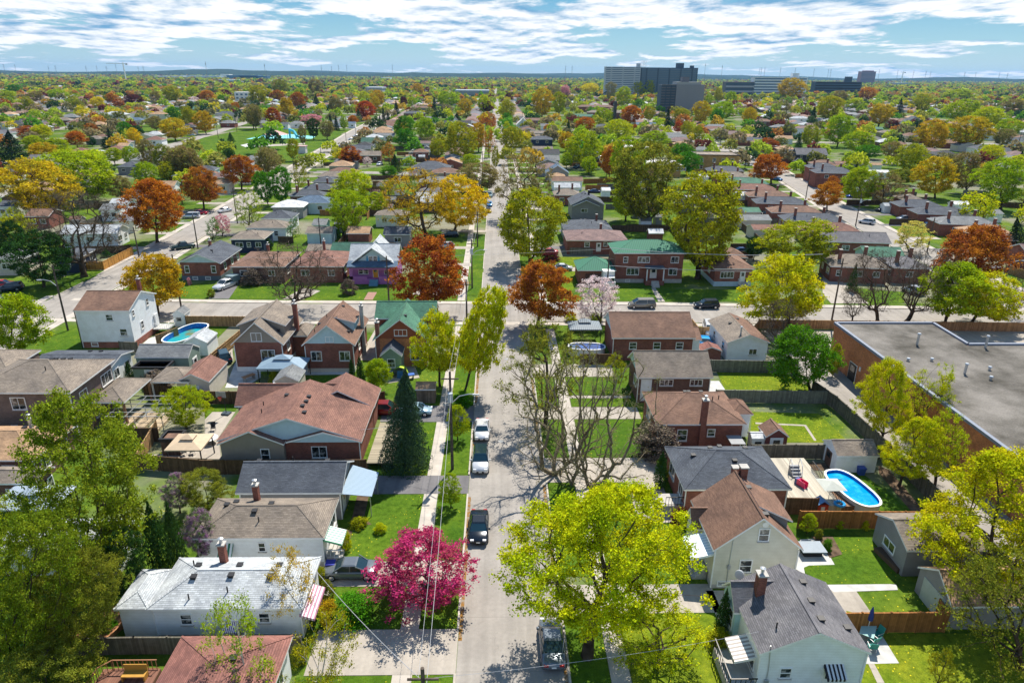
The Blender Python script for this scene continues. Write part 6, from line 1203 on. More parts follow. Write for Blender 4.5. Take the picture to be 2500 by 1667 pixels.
a=Pw('H',985,1455,2.0); b=Pw('H',1155,1450,2.0); shed('shed','white vinyl shed with mossy barn roof and brown door by the pool',a[0]-2.3,b[0],a[1],a[1]+3.6,2.0,3.0,'gx','taupe','white','W',short='white vinyl shed',doorm=paint((.12,.07,.05)))
a=Pw('G',1705,580,1.8); b=Pw('G',1885,585,1.8); shed('shed','little red-roofed shed beside the bright blue car',a[0],b[0],a[1],a[1]+2.4,1.5,2.1,'gy','red','brick',None)
h,ww,wd=house('garage','grey-sided garage with taupe roof partly under the big lime tree',34.6,41.5,46.6,51.9,2.7,3.9,'gx','taupe','grey',wins=[('W',0,1.4,1.6,.8,2)],vts=[],cat='garage',short='taupe-roofed grey garage',oh=.2)
h,ww,wd=house('barn_garage','pale barn-shaped garage with shingled roof beside the new cedar fence',34.8,43.5,40.6,45.2,2.2,3.8,'gx','tan','grey',wins=[],vts=[],cat='garage',oh=.15,short='barn-shaped garage'); m=MB(); m.box(-4.25,-4.18,-1.4,1.4,0,2.1); m.build('garage_door',paint((.40,.45,.42)),h)
house('garage','garage with dark mottled slate roof at the bottom right corner',35.2,47,25.5,33.6,2.8,3.9,'gx','slate','white',wins=[],vts=[],cat='garage')
house('garage','small garage with taupe roof behind the pink house',*(-43,-37.5,150.5,156,2.6,3.6),'gx','taupe','white',wins=[],vts=[],cat='garage'); house('garage','dark green-roofed garage behind the pink house',-37.5,-26.5,150,157,2.7,4.0,'gx','dkgreen','white',wins=[],vts=[],cat='garage',short='dark green-roofed garage')
a=Pw('X',200,320,2.6); b=Pw('X',490,330,2.6); house('garage','taupe-roofed garage with pale blue wall behind the dark green garage',a[0],b[0],a[1],a[1]+6,2.6,3.7,'gx','taupe','blue',wins=[],vts=[],cat='garage')
a=Pw('X',780,318,2.6); b=Pw('X',905,318,2.6); house('garage','small brown-roofed garage beside the white pergola',a[0]-3,b[0],a[1],a[1]+6,2.5,3.7,'gx','tan','brick',wins=[],vts=[],cat='garage')
a=Pw('X',270,225,2.6); b=Pw('X',430,225,2.6); house('garage','teal-walled garage with grey roof behind the slate bungalow',a[0],b[0],a[1],a[1]+6,2.5,3.6,'gx','grey','teal',wins=[],vts=[],cat='garage')
a=Pw('T',1205,600,2.6); b=Pw('T',1335,600,2.6); house('garage','white double garage with green gable roof behind the dark conifer',a[0],b[0],a[1],a[1]+6,2.6,3.8,'gy','green','white',wins=[('S',0,1.6,2.6,.5,4)],vts=[],cat='garage',short='green-roofed white garage')
for fr,xl,xr,y,rc,wc,d,lb in(('L',1785,1915,405,'white','white',4,'small white shed on the lawn across the right street'),('L',2065,2190,480,'grey','white',5,'grey-roofed white shed behind the pale grey roof'),('L',35,285,530,'grey','stucco',7,'beige garage with grey hip roof behind the budding tree'),('L',135,400,612,'redbrown','stucco',6,'beige garage with red-brown hip roof beside the cedar hedge'),('L',60,200,465,'green','stucco',6,'beige garage with green-grey roof left of the double chimneys'),('L',1090,1255,142,'white','white',5,'white flat garage roof above the yellow-green tree'),('L',1110,1190,80,'tan','white',4,'tiny white shed behind the dark cedars'),('L',810,910,70,'redbrown','white',6,'white garage with salmon roof left of the pointed cedars'),('L',935,1065,65,'tan','grey',6,'tan-roofed garage among pointed cedars'),('K',1345,1410,505,'grey','grey',4,'grey shed beside the trunk of the tall budding tree'),('K',1290,1415,640,'white','brick',3,'small white striped metal-roofed shed behind the green metal roof'),('K',905,980,290,'white','white',4,'white shed in the yard beside the tall budding tree'),('L',0,130,330,'white','white',5,'white-roofed carport left of the brown hip roof'),('K',1710,1785,180,'pale','white',5,'pale carport left of the taupe bungalow')):
    a=Pw(fr,xl,y,2.6); b=Pw(fr,xr,y,2.6); house('garage' if 'garage' in lb else 'shed',lb,a[0],b[0],a[1],a[1]+d,2.5,3.4,'gx',rc,wc,wins=[],vts=[],cat='garage' if 'garage' in lb else 'shed',far=1,oh=.2)
for lb,fr,cx_,cy_,L_,W_,h_,rt,wt in(('bright blue oval above-ground pool beside the wooden deck','D',36.0,58.5,6.7,3.2,1.25,R(-80),.8),('long blue octagonal pool covered by a blue sheet beside the metal gazebo','G',13.7,97.2,5.6,2.9,1.2,R(-3),.93),('blue-lined pool half filled with murky green water behind the white corner house','E',-49.8,103.1,8.9,4.3,1.2,R(78),.35)):
    cov=None; x,y=cx_,cy_
    if 'murky' in lb: cov=mat('murky_water',lambda t:bsdf(t,ramp(t,noise(t,geo_pos(t),.35,4),[(.45,(.02,.33,.36)),(.6,(.16,.18,.06))]),.1,0,.6))
    if 'sheet' in lb: cov=mat('pool_cover',lambda t:bsdf(t,ramp(t,noise(t,geo_pos(t),.9,4),[(.4,(.01,.05,.22)),(.7,(.03,.11,.34))]),.45))
    oval_pool(lb,x,y,L_,W_,h_,rt,wt,cover=cov); SHORT.append((x,y,{'D':'blue oval pool','G':'covered octagonal pool','E':'murky pool'}[fr]))
gazebo('gazebo','blue-grey tiered gazebo in front of the tan-gabled house',*(lambda a:(a[0],a[0]+6.4,a[1],a[1]+4.0))(Pw('F',400,710,2.5)),2.5,3.7,paint((.20,.29,.37),.5),BLACK)
gazebo('gazebo','tan fabric gazebo on the patio inside the wooden fence',*(lambda a:(a[0],a[0]+3.9,a[1],a[1]+3.6))(Pw('E',1335,1398,2.4)),2.4,3.3,paint((.52,.40,.27),.8),DARK)
gazebo('gazebo','grey striped metal gazebo beside the covered octagonal pool',*(lambda a:(a[0],a[0]+5.2,a[1],a[1]+4.0))(Pw('G',635,415,2.6)),2.6,3.6,stripes((.22,.27,.30),(.12,.15,.18),3.2),BLACK)
gazebo('gazebo','grey metal tiered gazebo at the left edge beside the big green trees',*(lambda a:(a[0]-1,a[0]+5,a[1],a[1]+4))(Pw('A',-20,400,2.6)),2.6,3.6,stripes((.36,.43,.50),(.24,.30,.36),3.2),BLACK)
a=Pw('A',-40,690,2.5); house('shed','long shed with weathered white metal roof under the left trees',a[0],a[0]+10,a[1],a[1]+4.5,2.5,3.1,'gx','pale','white',wins=[],vts=[],cat='shed',oh=.2)
# fences
CED=wood((.30,.13,.04),6.5); OLD=wood((.13,.12,.095),7); BRN=wood((.115,.072,.042),7); GRYW=wood((.19,.19,.16),6.5); TANW=wood((.34,.21,.10),6.5); NEWW=wood((.50,.25,.06),6)
fence([Pw('D',680,525),Pw('D',1560,530)],1.95,CED,'new cedar fence along the garden below the oval pool')
fence([(25.6,40.45),(34.6,40.45),(34.7,41.8)],1.95,CED,'new orange cedar fence behind the patio table')
fence([Pw('D',580,400,.5),Pw('D',810,405,.5)],1.9,BRN,'brown privacy screen at the end of the pool deck')
fence([(28.3,66.1),(43.3,66.0)],1.8,OLD,'weathered grey fence behind the slate hip roof and the pool'); fence([(43.7,20),(43.9,66),(43.5,78),(42.6,83)],1.9,OLD,'long dark fence along the alley on the right'); fence([(28.6,80.3),(43.2,79.8)],1.8,GRYW,'grey-green fence between the two dandelion lawns'); fence([(28.3,90.2),(43.3,89.6)],1.9,GRYW,'grey-green fence behind the two-tone roofed white house')
fence([(12.2,92.8),(17.2,92.8)],1.7,BRN,'brown fence below the covered octagonal pool'); fence([(12.0,107),(16.8,107)],1.7,BRN,'dark brown fence behind the striped metal gazebo',False); fence([(33,108.5),(33,104.6),(42,104.6),(44,107.5)],1.6,TANW,'tan picket fence between the cross street and the two-tone roof')
fence([(44.3,108.3),(60,107.9),(100,106.5)],1.6,TANW,'long picket fence between the cross street and the flat-roofed building',pstep=3)
fence([(-31.6,63.3),(-14,63.3)],1.75,BRN,'brown fence between the red-brown house and the slate-roofed bungalow'); fence([Pw('E',1130,1550),Pw('E',1290,1270)],1.8,TANW,'short orange-brown fence left of the tan gazebo'); fence([Pw('E',1130,1550),(-31.6,63.3)],1.8,BRN,'brown plank fence in front of the tan gazebo')
fence([Pw('E',1180,950),(-37,80.0),(-14.6,79.8)],1.8,BRN,'long dark brown fence behind the red-brown house'); fence([Pw('E',905,1330),Pw('E',1300,1330)],1.8,BRN,'dark fence below the white pergola frame')
fence([(-54.3,109.3),(-40.5,109.0)],1.8,TANW,'tan fence behind the murky pool along the cross street'); fence([(-40.5,109.0),(-42.2,85.5)],1.8,TANW,'long tan fence between the murky pool and the tan-gabled house'); fence([(-53.3,100.5),(-51.5,104.0)],1.7,TANW,'short tan fence beside the small white shed')
fence([Pw('E',985,600),Pw('E',1130,605)],1.7,OLD,'weathered fence beside the grey-roofed garage'); fence([(-26.5,39.0),(-14.4,38.9)],1.6,OLD,'weathered grey fence between the pale-roofed and red-roofed bungalows'); fence([(-34,38.9),(-26.5,39)],1.6,OLD,'weathered fence under the lower left trees')
fence([Pw('V',1180,1005),Pw('V',1425,1003),Pw('V',1825,795)],1.8,NEWW,'bright new orange fence on the lawn beside the left street'); fence([Pw('V',1170,790),Pw('V',1800,770)],1.8,BRN,'brown fence behind the small conifer beside the left street')
fence([Pw('K',640,810),Pw('K',830,815)],1.6,GRYW,'grey-green fence in front of the pinkish-brown roof',False); fence([Pw('K',985,625),Pw('K',1280,628)],1.8,BRN,'dark fence behind the slate-blue hip roof'); fence([Pw('U',745,850),Pw('U',985,845)],1.8,CED,'orange fence right of the long brown gabled house'); fence([Pw('U',765,915),Pw('U',1000,920)],1.8,CED,'second orange fence right of the pale grey roof'); fence([Pw('U',820,1040),Pw('U',1080,1045)],1.8,BRN,'brown fence beside the grey-sided dark gable house')
fence([Pw('T',385,665),Pw('T',540,668)],1.7,OLD,'brown-grey fence left of the round rust tree'); fence([Pw('J',580,690),Pw('J',700,690)],1.7,BRN,'dark brown fence behind the navy bungalow',False); fence([Pw('T',1340,625),Pw('T',1570,625)],1.7,BRN,'brown fence behind the large slate hip roof',False); fence([Pw('T',1050,1060),Pw('T',1300,1065)],1.7,CED,'orange-brown fence among the yards behind the golden tree',False)
fence([Pw('L',2190,960),Pw('L',2352,1010)],1.8,TANW,'tan fence at the right edge beside the street lamp'); fence([Pw('L',1820,390),Pw('L',2352,440)],1.8,BRN,'brown fence across the lawns at the right edge',False); fence([Pw('L',1845,325),Pw('L',2030,330)],1.8,GRYW,'pale fence between the big trees at the right',False)
# deck with pool furniture
d=empty('pool_deck',(31.2,61.3,0),0,'wooden deck between the slate hip roof and the oval pool','deck'); m=MB(); m.box(-2.9,2.6,-5.4,3.6,0,.85); m.build('deck_boards',deckm((.46,.42,.34),6,0),d)
railing(d,[(2.5,-1.0),(2.5,1.4)],.85,.95,BLACK,'railing',.3); railing(d,[(2.55,-5.2),(2.55,-2.2)],.85,.95,BLACK,'railing',.3); railing(d,[(2.55,-2.2),(4.0,-2.2)],.85,.95,BLACK,'railing',.3); m=MB(); m.box(2.6,5.2,-5.4,-2.3,0,.8); m.build('lower_deck',deckm((.22,.13,.08)),d)
st=empty('pool_ladder',P('D',665,160,.85),0,'grey plastic pool ladder with white rails standing on the deck','pool ladder'); m=MB()
for i in range(4): m.box(-.5,.5,-.7+i*.32,-.38+i*.32,0,.2+i*.22)
m.build('steps',GREY,st)
for s in(-1,1): m=MB(); m.tube([(s*.5,-.6,.2),(s*.5,-.3,1.2),(s*.5,.4,1.7),(s*.5,.6,.9)],.04,6); m.build('handrail',WHITE,st)
sl=empty('toy_slide',P('D',705,235,.85),R(25),'pink children\'s slide on the pool deck','slide'); sl.scale=(.72,.72,.72); m=MB(); m.face([(-.3,-.9,.1),(.3,-.9,.1),(.3,.5,.85),(-.3,.5,.85)]); m.face([(-.3,-.9,.05),(-.3,.5,.8),(.3,.5,.8),(.3,-.9,.05)]); m.box(-.36,-.3,-.9,.5,.1,.95); m.box(.3,.36,-.9,.5,.1,.95); m.build('chute',paint((.65,.03,.12),.4),sl); m=MB(); m.box(-.35,.35,.5,.9,0,.85); m.build('steps',paint((.03,.05,.2),.4),sl)
ph=empty('playhouse',P('D',835,400,.1),0,'red and blue children\'s playhouse behind the new cedar fence','playhouse'); ph.scale=(.75,.75,.75); m=MB(); m.box(-.7,.7,-.6,.6,0,1.2); m.build('wall',paint((.45,.05,.03),.5),ph); m=MB(); roof_geo(m,'gy',-.85,.85,-.75,.75,1.15,1.75,t=.06); m.build('roof',[paint((.10,.25,.45),.5),paint((.1,.2,.4))],ph); m=MB(); m.box(-.25,.25,-.63,-.58,.1,.9); m.build('door',WHITE,ph)
um=empty('patio_umbrella',P('D',890,330,.8),0,'pale grey square parasol over a small table beside the pool','umbrella'); m=MB(); m.tube([(0,0,0),(0,0,2.1)],.03,6); m.build('pole',METAL,um); m=MB(); q=[(-1.1,-1.1,1.75),(1.1,-1.1,1.75),(1.1,1.1,1.75),(-1.1,1.1,1.75)]; [m.face([q[i],q[(i+1)%4],(0,0,2.2)]) for i in range(4)]; m.build('canopy',paint((.45,.47,.42),.8),um)
def ring(name,x,y,z,r,rr,m_,label,cat):
    m=MB(); n=14; m.tube([(r*math.cos(6.283*i/n),r*math.sin(6.283*i/n),rr) for i in range(n+1)],rr,7,cap=False); return tag(m.build(name,m_,None,(x,y,z)),label,cat)
x,y,_=P('D',965,365,.85); ring('swim_ring',x,y,.85,.45,.14,paint((.02,.30,.65),.3),'bright blue swim ring on the lower pool deck','swim ring')
def chair(x,y,rz,c,label,z=0,group=None,name='patio_chair'):
    t=empty(name,(x,y,z),rz,label,'chair',group); m=MB(); m.box(-.27,.27,-.25,.25,.42,.46); m.build('seat',c,t); m=MB(); m.bar((0,.25,.46),(0,.42,1.05),.54,.04); m.build('backrest',c,t)
    for sx in(-1,1):
        for sy in(-1,1): m=MB(); m.bar((sx*.25,sy*.25,0),(sx*.25,sy*.22,.44),.035,.035); m.build('leg',METAL,t)
        m=MB(); m.bar((sx*.29,-.25,.64),(sx*.29,.3,.66),.04,.03); m.build('armrest',METAL,t)
    return t
TEAL=paint((.02,.22,.19),.7)
for fr,px,py,rz,lb in(('D',1105,1190,0,'teal sling chair behind the glass patio table'),('D',1215,1265,-70,'teal sling chair right of the glass patio table'),('D',1180,1350,170,'teal sling chair nearest the charcoal-gabled house side'),('D',1185,1310,200,'teal sling chair tucked under the front of the glass table')):
    a=P(fr,px,py); chair(a[0],a[1],R(rz),TEAL,lb,0,None)
a=P('D',1150,1245); t=empty('patio_table',(a[0],a[1],0),R(-35),'glass-topped patio table on the stone patio','table'); m=MB(); m.box(-.5,.5,-.95,.95,.70,.73); m.build('tabletop',paint((.35,.55,.53),.08,0,.8),t)
for sx in(-1,1):
    for sy in(-1,1): m=MB(); m.bar((sx*.42,sy*.85,0),(sx*.4,sy*.8,.7),.04,.04); m.build('leg',METAL,t)
u=empty('closed_parasol',(a[0]+.1,a[1]+.2,0),0,'closed dark blue parasol standing in the glass patio table','umbrella'); m=MB(); m.tube([(0,0,0),(0,0,2.6)],.025,6); m.build('pole',WHITE,u); m=MB(); m.tube([(0,0,1.35),(0,0,1.6),(0,0,2.2),(0,0,2.6)],[.19,.2,.13,.03],8); m.build('canopy',paint((.02,.04,.20),.8),u)
a=P('D',770,690); t=empty('fire_table',(a[0],a[1],0),0,'square grey fire table on the patio beside the cream house','table'); m=MB(); m.box(-1.1,1.1,-.8,.8,.62,.70); m.build('tabletop',paint((.20,.25,.30),.4),t); m=MB(); m.box(-.8,.8,-.55,.55,0,.62); m.build('base',DARK,t)
m=MB(); a=Pw('D',1325,745); m.box(-.8,.8,-1.5,1.5,0,.45); m.box(-.7,.7,-1.4,1.4,.45,.46); tag(m.build('planter_box',[deckm((.13,.08,.05))],None,(a[0],a[1],0),R(10)),'dark timber planter box against the grey garage','planter')
# tan-gazebo patio, basket hoop, round table
a=P('E',1720,1340); t=empty('round_table',(a[0],a[1],0),0,'white round patio table beside the tan gazebo','table'); m=MB(); m.tube([(0,0,.70),(0,0,.74)],.85,24); m.build('tabletop',WHITE,t); m=MB(); m.tube([(0,0,0),(0,0,.7)],[.4,.12],8); m.build('pedestal',GREY,t)
for i,(px,py,rz,lb) in enumerate(((1740,1240,15,'folded grey lounge chair on the patio beside the red-brown roof'),(1500,1440,40,'dark chair under the left side of the tan gazebo'),(1570,1430,-60,'dark chair under the right side of the tan gazebo'))): b=P('E',px,py); chair(b[0],b[1],R(rz),DARK,lb)
a=P('E',1845,1105); t=empty('basketball_hoop',(a[0],a[1],0),R(-10),'portable basketball hoop with red rim beside the red-brown roofed house','basketball hoop'); m=MB(); m.box(-.5,.5,-.4,.4,0,.25); m.build('base',paint((.05,.07,.09)),t); m=MB(); m.tube([(0,0,.2),(0,0,2.4),(0,-.5,3.0)],.05,6); m.build('pole',DARK,t); m=MB(); m.box(-.65,.65,-.56,-.52,2.6,3.4); m.build('backboard',paint((.35,.35,.36),.2),t); m=MB(); n=12; m.tube([(.23*math.cos(6.283*i/n),-.82+.23*math.sin(6.283*i/n),2.75) for i in range(n+1)],.03,6,cap=False); m.build('rim',paint((.6,.05,.02)),t); m=MB(); m.tube([(0,-.82,2.75),(0,-.82,2.3)],[.22,.12],10,cap=False); m.build('net',paint((.5,.12,.1)),t)
for fr,px,py,s,c,lb in(('F',290,690,.75,(.01,.01,.012),'round black covered fire bowl behind the tan-gabled house'),('F',825,680,.8,(.012,.012,.014),'black covered barbecue against the blue-gabled house'),('F',1030,690,.85,(.34,.36,.34),'grey tarpaulin-covered furniture heap against the blue-gabled house')):
    a=P(fr,px,py); m=MB(); k=10; m.tube([(0,0,0),(0,0,s*.7),(0,0,s*1.25),(0,0,s*1.45)],[s*.85,s*.95,s*.7,s*.2],k); tag(m.build('covered_grill',paint(c,.7),None,(a[0],a[1],0),smooth=True),lb,'covered grill')
for fr,px,py,c,lb in(('F',740,680,(.62,.52,.03),'yellow bin beside the fence between the two half-storey houses'),('F',1112,690,(.02,.20,.62),'blue recycling bin against the blue-gabled house'),('B',578,810,(.02,.03,.30),'dark blue recycling bin beside the white bungalow steps'),('G',1700,585,(.03,.03,.03),'black bin beside the blue car'),('D',1108,160,(.03,.07,.3),'blue tub beside the white vinyl shed')):
    a=P(fr,px,py); t=empty('recycling_bin',(a[0],a[1],0),0,lb,'bin'); m=MB(); m.v+=[(-.3,-.25,0),(.3,-.25,0),(.3,.25,0),(-.3,.25,0),(-.38,-.32,.85),(.38,-.32,.85),(.38,.32,.85),(-.38,.32,.85)]; m.f+=[(0,1,5,4),(1,2,6,5),(2,3,7,6),(3,0,4,7),(3,2,1,0)]; m.m+=[0]*5; m.build('body',paint(c,.5),t); m=MB(); m.box(-.4,.4,-.35,.35,.85,.92); m.build('lid',paint(c,.45),t)
a=P('F',1545,765); t=empty('play_tent',(a[0],a[1],0),0,'lime-green pop-up play tent behind the green cross-gabled house','tent'); m=MB(); n=10
for i in range(n):
    a0,a1=math.pi*i/n,math.pi*(i+1)/n; m.face([(-1.3*math.cos(a0),-.9,1.7*math.sin(a0)),(-1.3*math.cos(a1),-.9,1.7*math.sin(a1)),(-1.3*math.cos(a1)*.7,.9,1.5*math.sin(a1)*.9),(-1.3*math.cos(a0)*.7,.9,1.5*math.sin(a0)*.9)])
m.build('tent_shell',paint((.42,.62,.04),.7),t); m=MB(); m.face([(-.5,-.92,0),(.5,-.92,0),(.4,-.92,1.2),(-.4,-.92,1.2)]); m.build('tent_door',paint((.03,.15,.35)),t)
for i,(px,py,c,lb) in enumerate(((1480,760,(.4,.42,.5),'white table with purple clutter beside the play tent'),(1600,790,(.02,.10,.4),'blue children\'s bench in front of the play tent'),(1650,700,(.35,.02,.08),'red children\'s stool behind the play tent'),(350,800,(.35,.17,.08),'brown wooden picnic table on the patio left of the blue-grey gazebo'))):
    a=P('F',px,py); t=empty('garden_table',(a[0],a[1],0),R(i*17),lb,'table'); s=1 if i!=2 else .4; m=MB(); m.box(-.9*s,.9*s,-.4*s,.4*s,.68,.73); m.build('tabletop',paint(c,.6),t)
    for sx in(-1,1): m=MB(); m.box(sx*.7*s-.04,sx*.7*s+.04,-.35*s,.35*s,0,.68); m.build('leg',GREY,t)
q=P('A',880,1560); t=empty('garden_deck',(q[0],q[1]-1.5,0),0,'reddish wooden deck with railing at the bottom left beside the brick chimney','deck'); m=MB(); m.box(-2.1,1.9,-2.5,2.2,0,.5); m.build('deck_boards',deckm((.20,.10,.07)),t); railing(t,[(-2.0,-2.4),(-2.0,1.4),(-1.3,2.1),(1.8,2.1)],.5,.9,paint((.30,.14,.07),.7),'railing',.3)
a=P('A',915,1535,.5); t=empty('garden_bench',a,0,'ochre wooden bench on the reddish deck','bench'); m=MB(); m.box(-.8,.8,-.3,.3,.4,.46); m.build('seat',paint((.45,.24,.04),.6),t); m=MB(); m.box(-.8,.8,.26,.32,.46,1.0); m.build('backrest',paint((.45,.24,.04),.6),t); m=MB(); m.box(-.8,-.7,-.3,.3,0,.4); m.box(.7,.8,-.3,.3,0,.4); m.build('legs',paint((.4,.2,.04),.6),t)
m=MB(); a=P('A',720,1200); m.box(-1.2,1.2,-1.8,1.8,0,.4); tag(m.build('raised_bed',deckm((.33,.16,.08)),None,(a[0],a[1],0),R(-20)),'brown timber raised garden bed left of the pale-roofed bungalow','garden bed')
# flower beds beside the walks
sheet('flower_bed',PP('B',760,270,835,290,800,450,850,500,700,500,720,440),.040,DIRT); sheet('flower_bed',PP('B',640,520,720,545,690,650,640,640),.044,DIRT)
# park pieces
a=P('N',285,785); t=empty('park_pavilion',(a[0],a[1],0),0,'pink-roofed hexagonal park pavilion beside the splash pad','pavilion'); m=MB(); n=6; q=[(8*math.cos(6.283*i/n),8*math.sin(6.283*i/n),3) for i in range(n)]; [m.face([q[i],q[(i+1)%n],(0,0,5.6)]) for i in range(n)]; m.build('roof',paint((.55,.32,.30),.8),t); [post(t,7*math.cos(6.283*i/n),7*math.sin(6.283*i/n),0,3,WHITE,.15) for i in range(n)]; SHORT.append((a[0],a[1],'pink park pavilion'))
a=P('N',405,775); t=empty('play_structure',(a[0],a[1],0),0,'turquoise splash-pad play structure with slide right of the pavilion','play structure'); m=MB(); m.tube([(0,0,0),(0,0,6)],.6,8); m.tube([(4,0,0),(4,0,4)],.5,8); m.build('spray_post',paint((.02,.35,.55)),t); m=MB(); m.tube([(0,0,5.5),(3,-1,4.5),(5,-3,2),(8,-4,.6)],.8,8); m.build('slide',paint((.05,.55,.7)),t)
a=P('N',520,912); t=empty('park_kiosk',(a[0],a[1],0),0,'small white box kiosk on the park lawn beside the street','kiosk'); m=MB(); m.box(-2,2,-2,2,0,3.6); m.build('wall',paint((.6,.6,.62)),t); m=MB(); m.box(-2.4,2.4,-2.4,2.4,3.6,3.9); m.build('roof',paint((.55,.35,.35)),t)
# ---------------- vehicles ----------------
car('dark silver sedan parked in the shade under the big lime maple at the bottom',4.05,39.2,R(-90),'sedan',(.13,.16,.19))
car('black coupe with shiny roof parked alone at the left kerb',-1.75,53.4,R(90),'sedan',(.012,.018,.028)); sv=car('white suv with dark glass roof, nearer of two white cars at the left kerb',-1.85,65.1,R(90),'suv',(.62,.63,.64)); [c.data.materials.__setitem__(0,CARGLASS) for c in sv.children if c.name.startswith('car_roof')]; car('white sedan behind the white suv at the left kerb',-1.85,72.2,R(90),'sedan',(.66,.67,.68))
car('grey sedan in the driveway half under the magenta tree',-12.5,47.5,R(0),'sedan',(.16,.18,.20)); car('light blue car half hidden behind the spruce',-10.6,77.2,R(180),'sedan',(.35,.50,.62)); car('dark red car at the house end of the driveway behind the spruce',-14.2,77.3,R(180),'suv',(.25,.02,.02))
def carp(fr,px,py,rz,kind,c,lb,d=1): a=P(fr,px,py); return car(lb,a[0],a[1],R(rz),kind,c,d)
carp('K',1232,1245,0,'van',(.28,.26,.22),'beige-grey boxy wagon on the cross street in front of the green metal roof'); carp('K',1762,1248,0,'suv',(.02,.03,.05),'dark blue suv on the cross street below the dark lawn shadow')
carp('K',575,938,180,'sedan',(.62,.64,.66),'white sedan in the driveway left of the green garage roof'); carp('G',1735,540,80,'sedan',(.01,.32,.75),'bright blue sedan between the brown gabled roof and the white house'); carp('G',1772,440,80,'van',(.66,.67,.68),'white van behind the bright blue car')
carp('F',150,640,-60,'suv',(.03,.07,.10),'dark blue suv beside the tan-gabled house'); carp('I',1668,850,35,'pickup',(.03,.06,.06),'dark green pickup driving down the left street'); carp('I',2050,515,35+25,'sedan',(.68,.69,.70),'white car driving down the left street')
t=carp('J',165,1040,68,'pickup',(.70,.71,.72),'white pickup with grey box cap in the driveway beside the blue-grey gabled house'); m=MB(); m.box(1.2,3.3,-.98,.98,.95,2.1); m.build('box_cap',paint((.16,.22,.24),.4),t)
carp('V',150,1285,15,'suv',(.02,.04,.06),'dark blue suv at the left edge on the driveway'); carp('V',20,1235,15,'sedan',(.45,.02,.03),'red car at the left edge behind the dark blue suv'); carp('I',1745,570,5,'van',(.60,.64,.70),'pale blue-grey van in front of the orange tree'); carp('I',1825,535,0,'sedan',(.5,.02,.05),'red car behind the pale van'); carp('I',2240,270,0,'van',(.7,.7,.7),'white van beside the rust tree')
t=empty('box_truck',P('K',955,1075),R(3),'white box truck parked beside the green garage roof','truck'); m=MB(); m.box(-1.15,1.15,-.4,5.6,.8,3.3); m.build('cargo_box',WHITE,t); m=MB(); m.box(-1.05,1.05,-2.0,-.45,.5,1.5); m.box(-1.0,1.0,-1.5,-.45,1.5,2.3); m.build('cab',WHITE,t); m=MB(); m.box(-.9,.9,-1.54,-1.45,1.55,2.2); m.build('windshield',CARGLASS,t)
for sx in(-1,1):
    for yy in(-1.3,4.2): m=MB(); m.tube([(sx*.8,yy,.42),(sx*1.12,yy,.42)],.42,12); m.build('wheel',RUBBER,t)
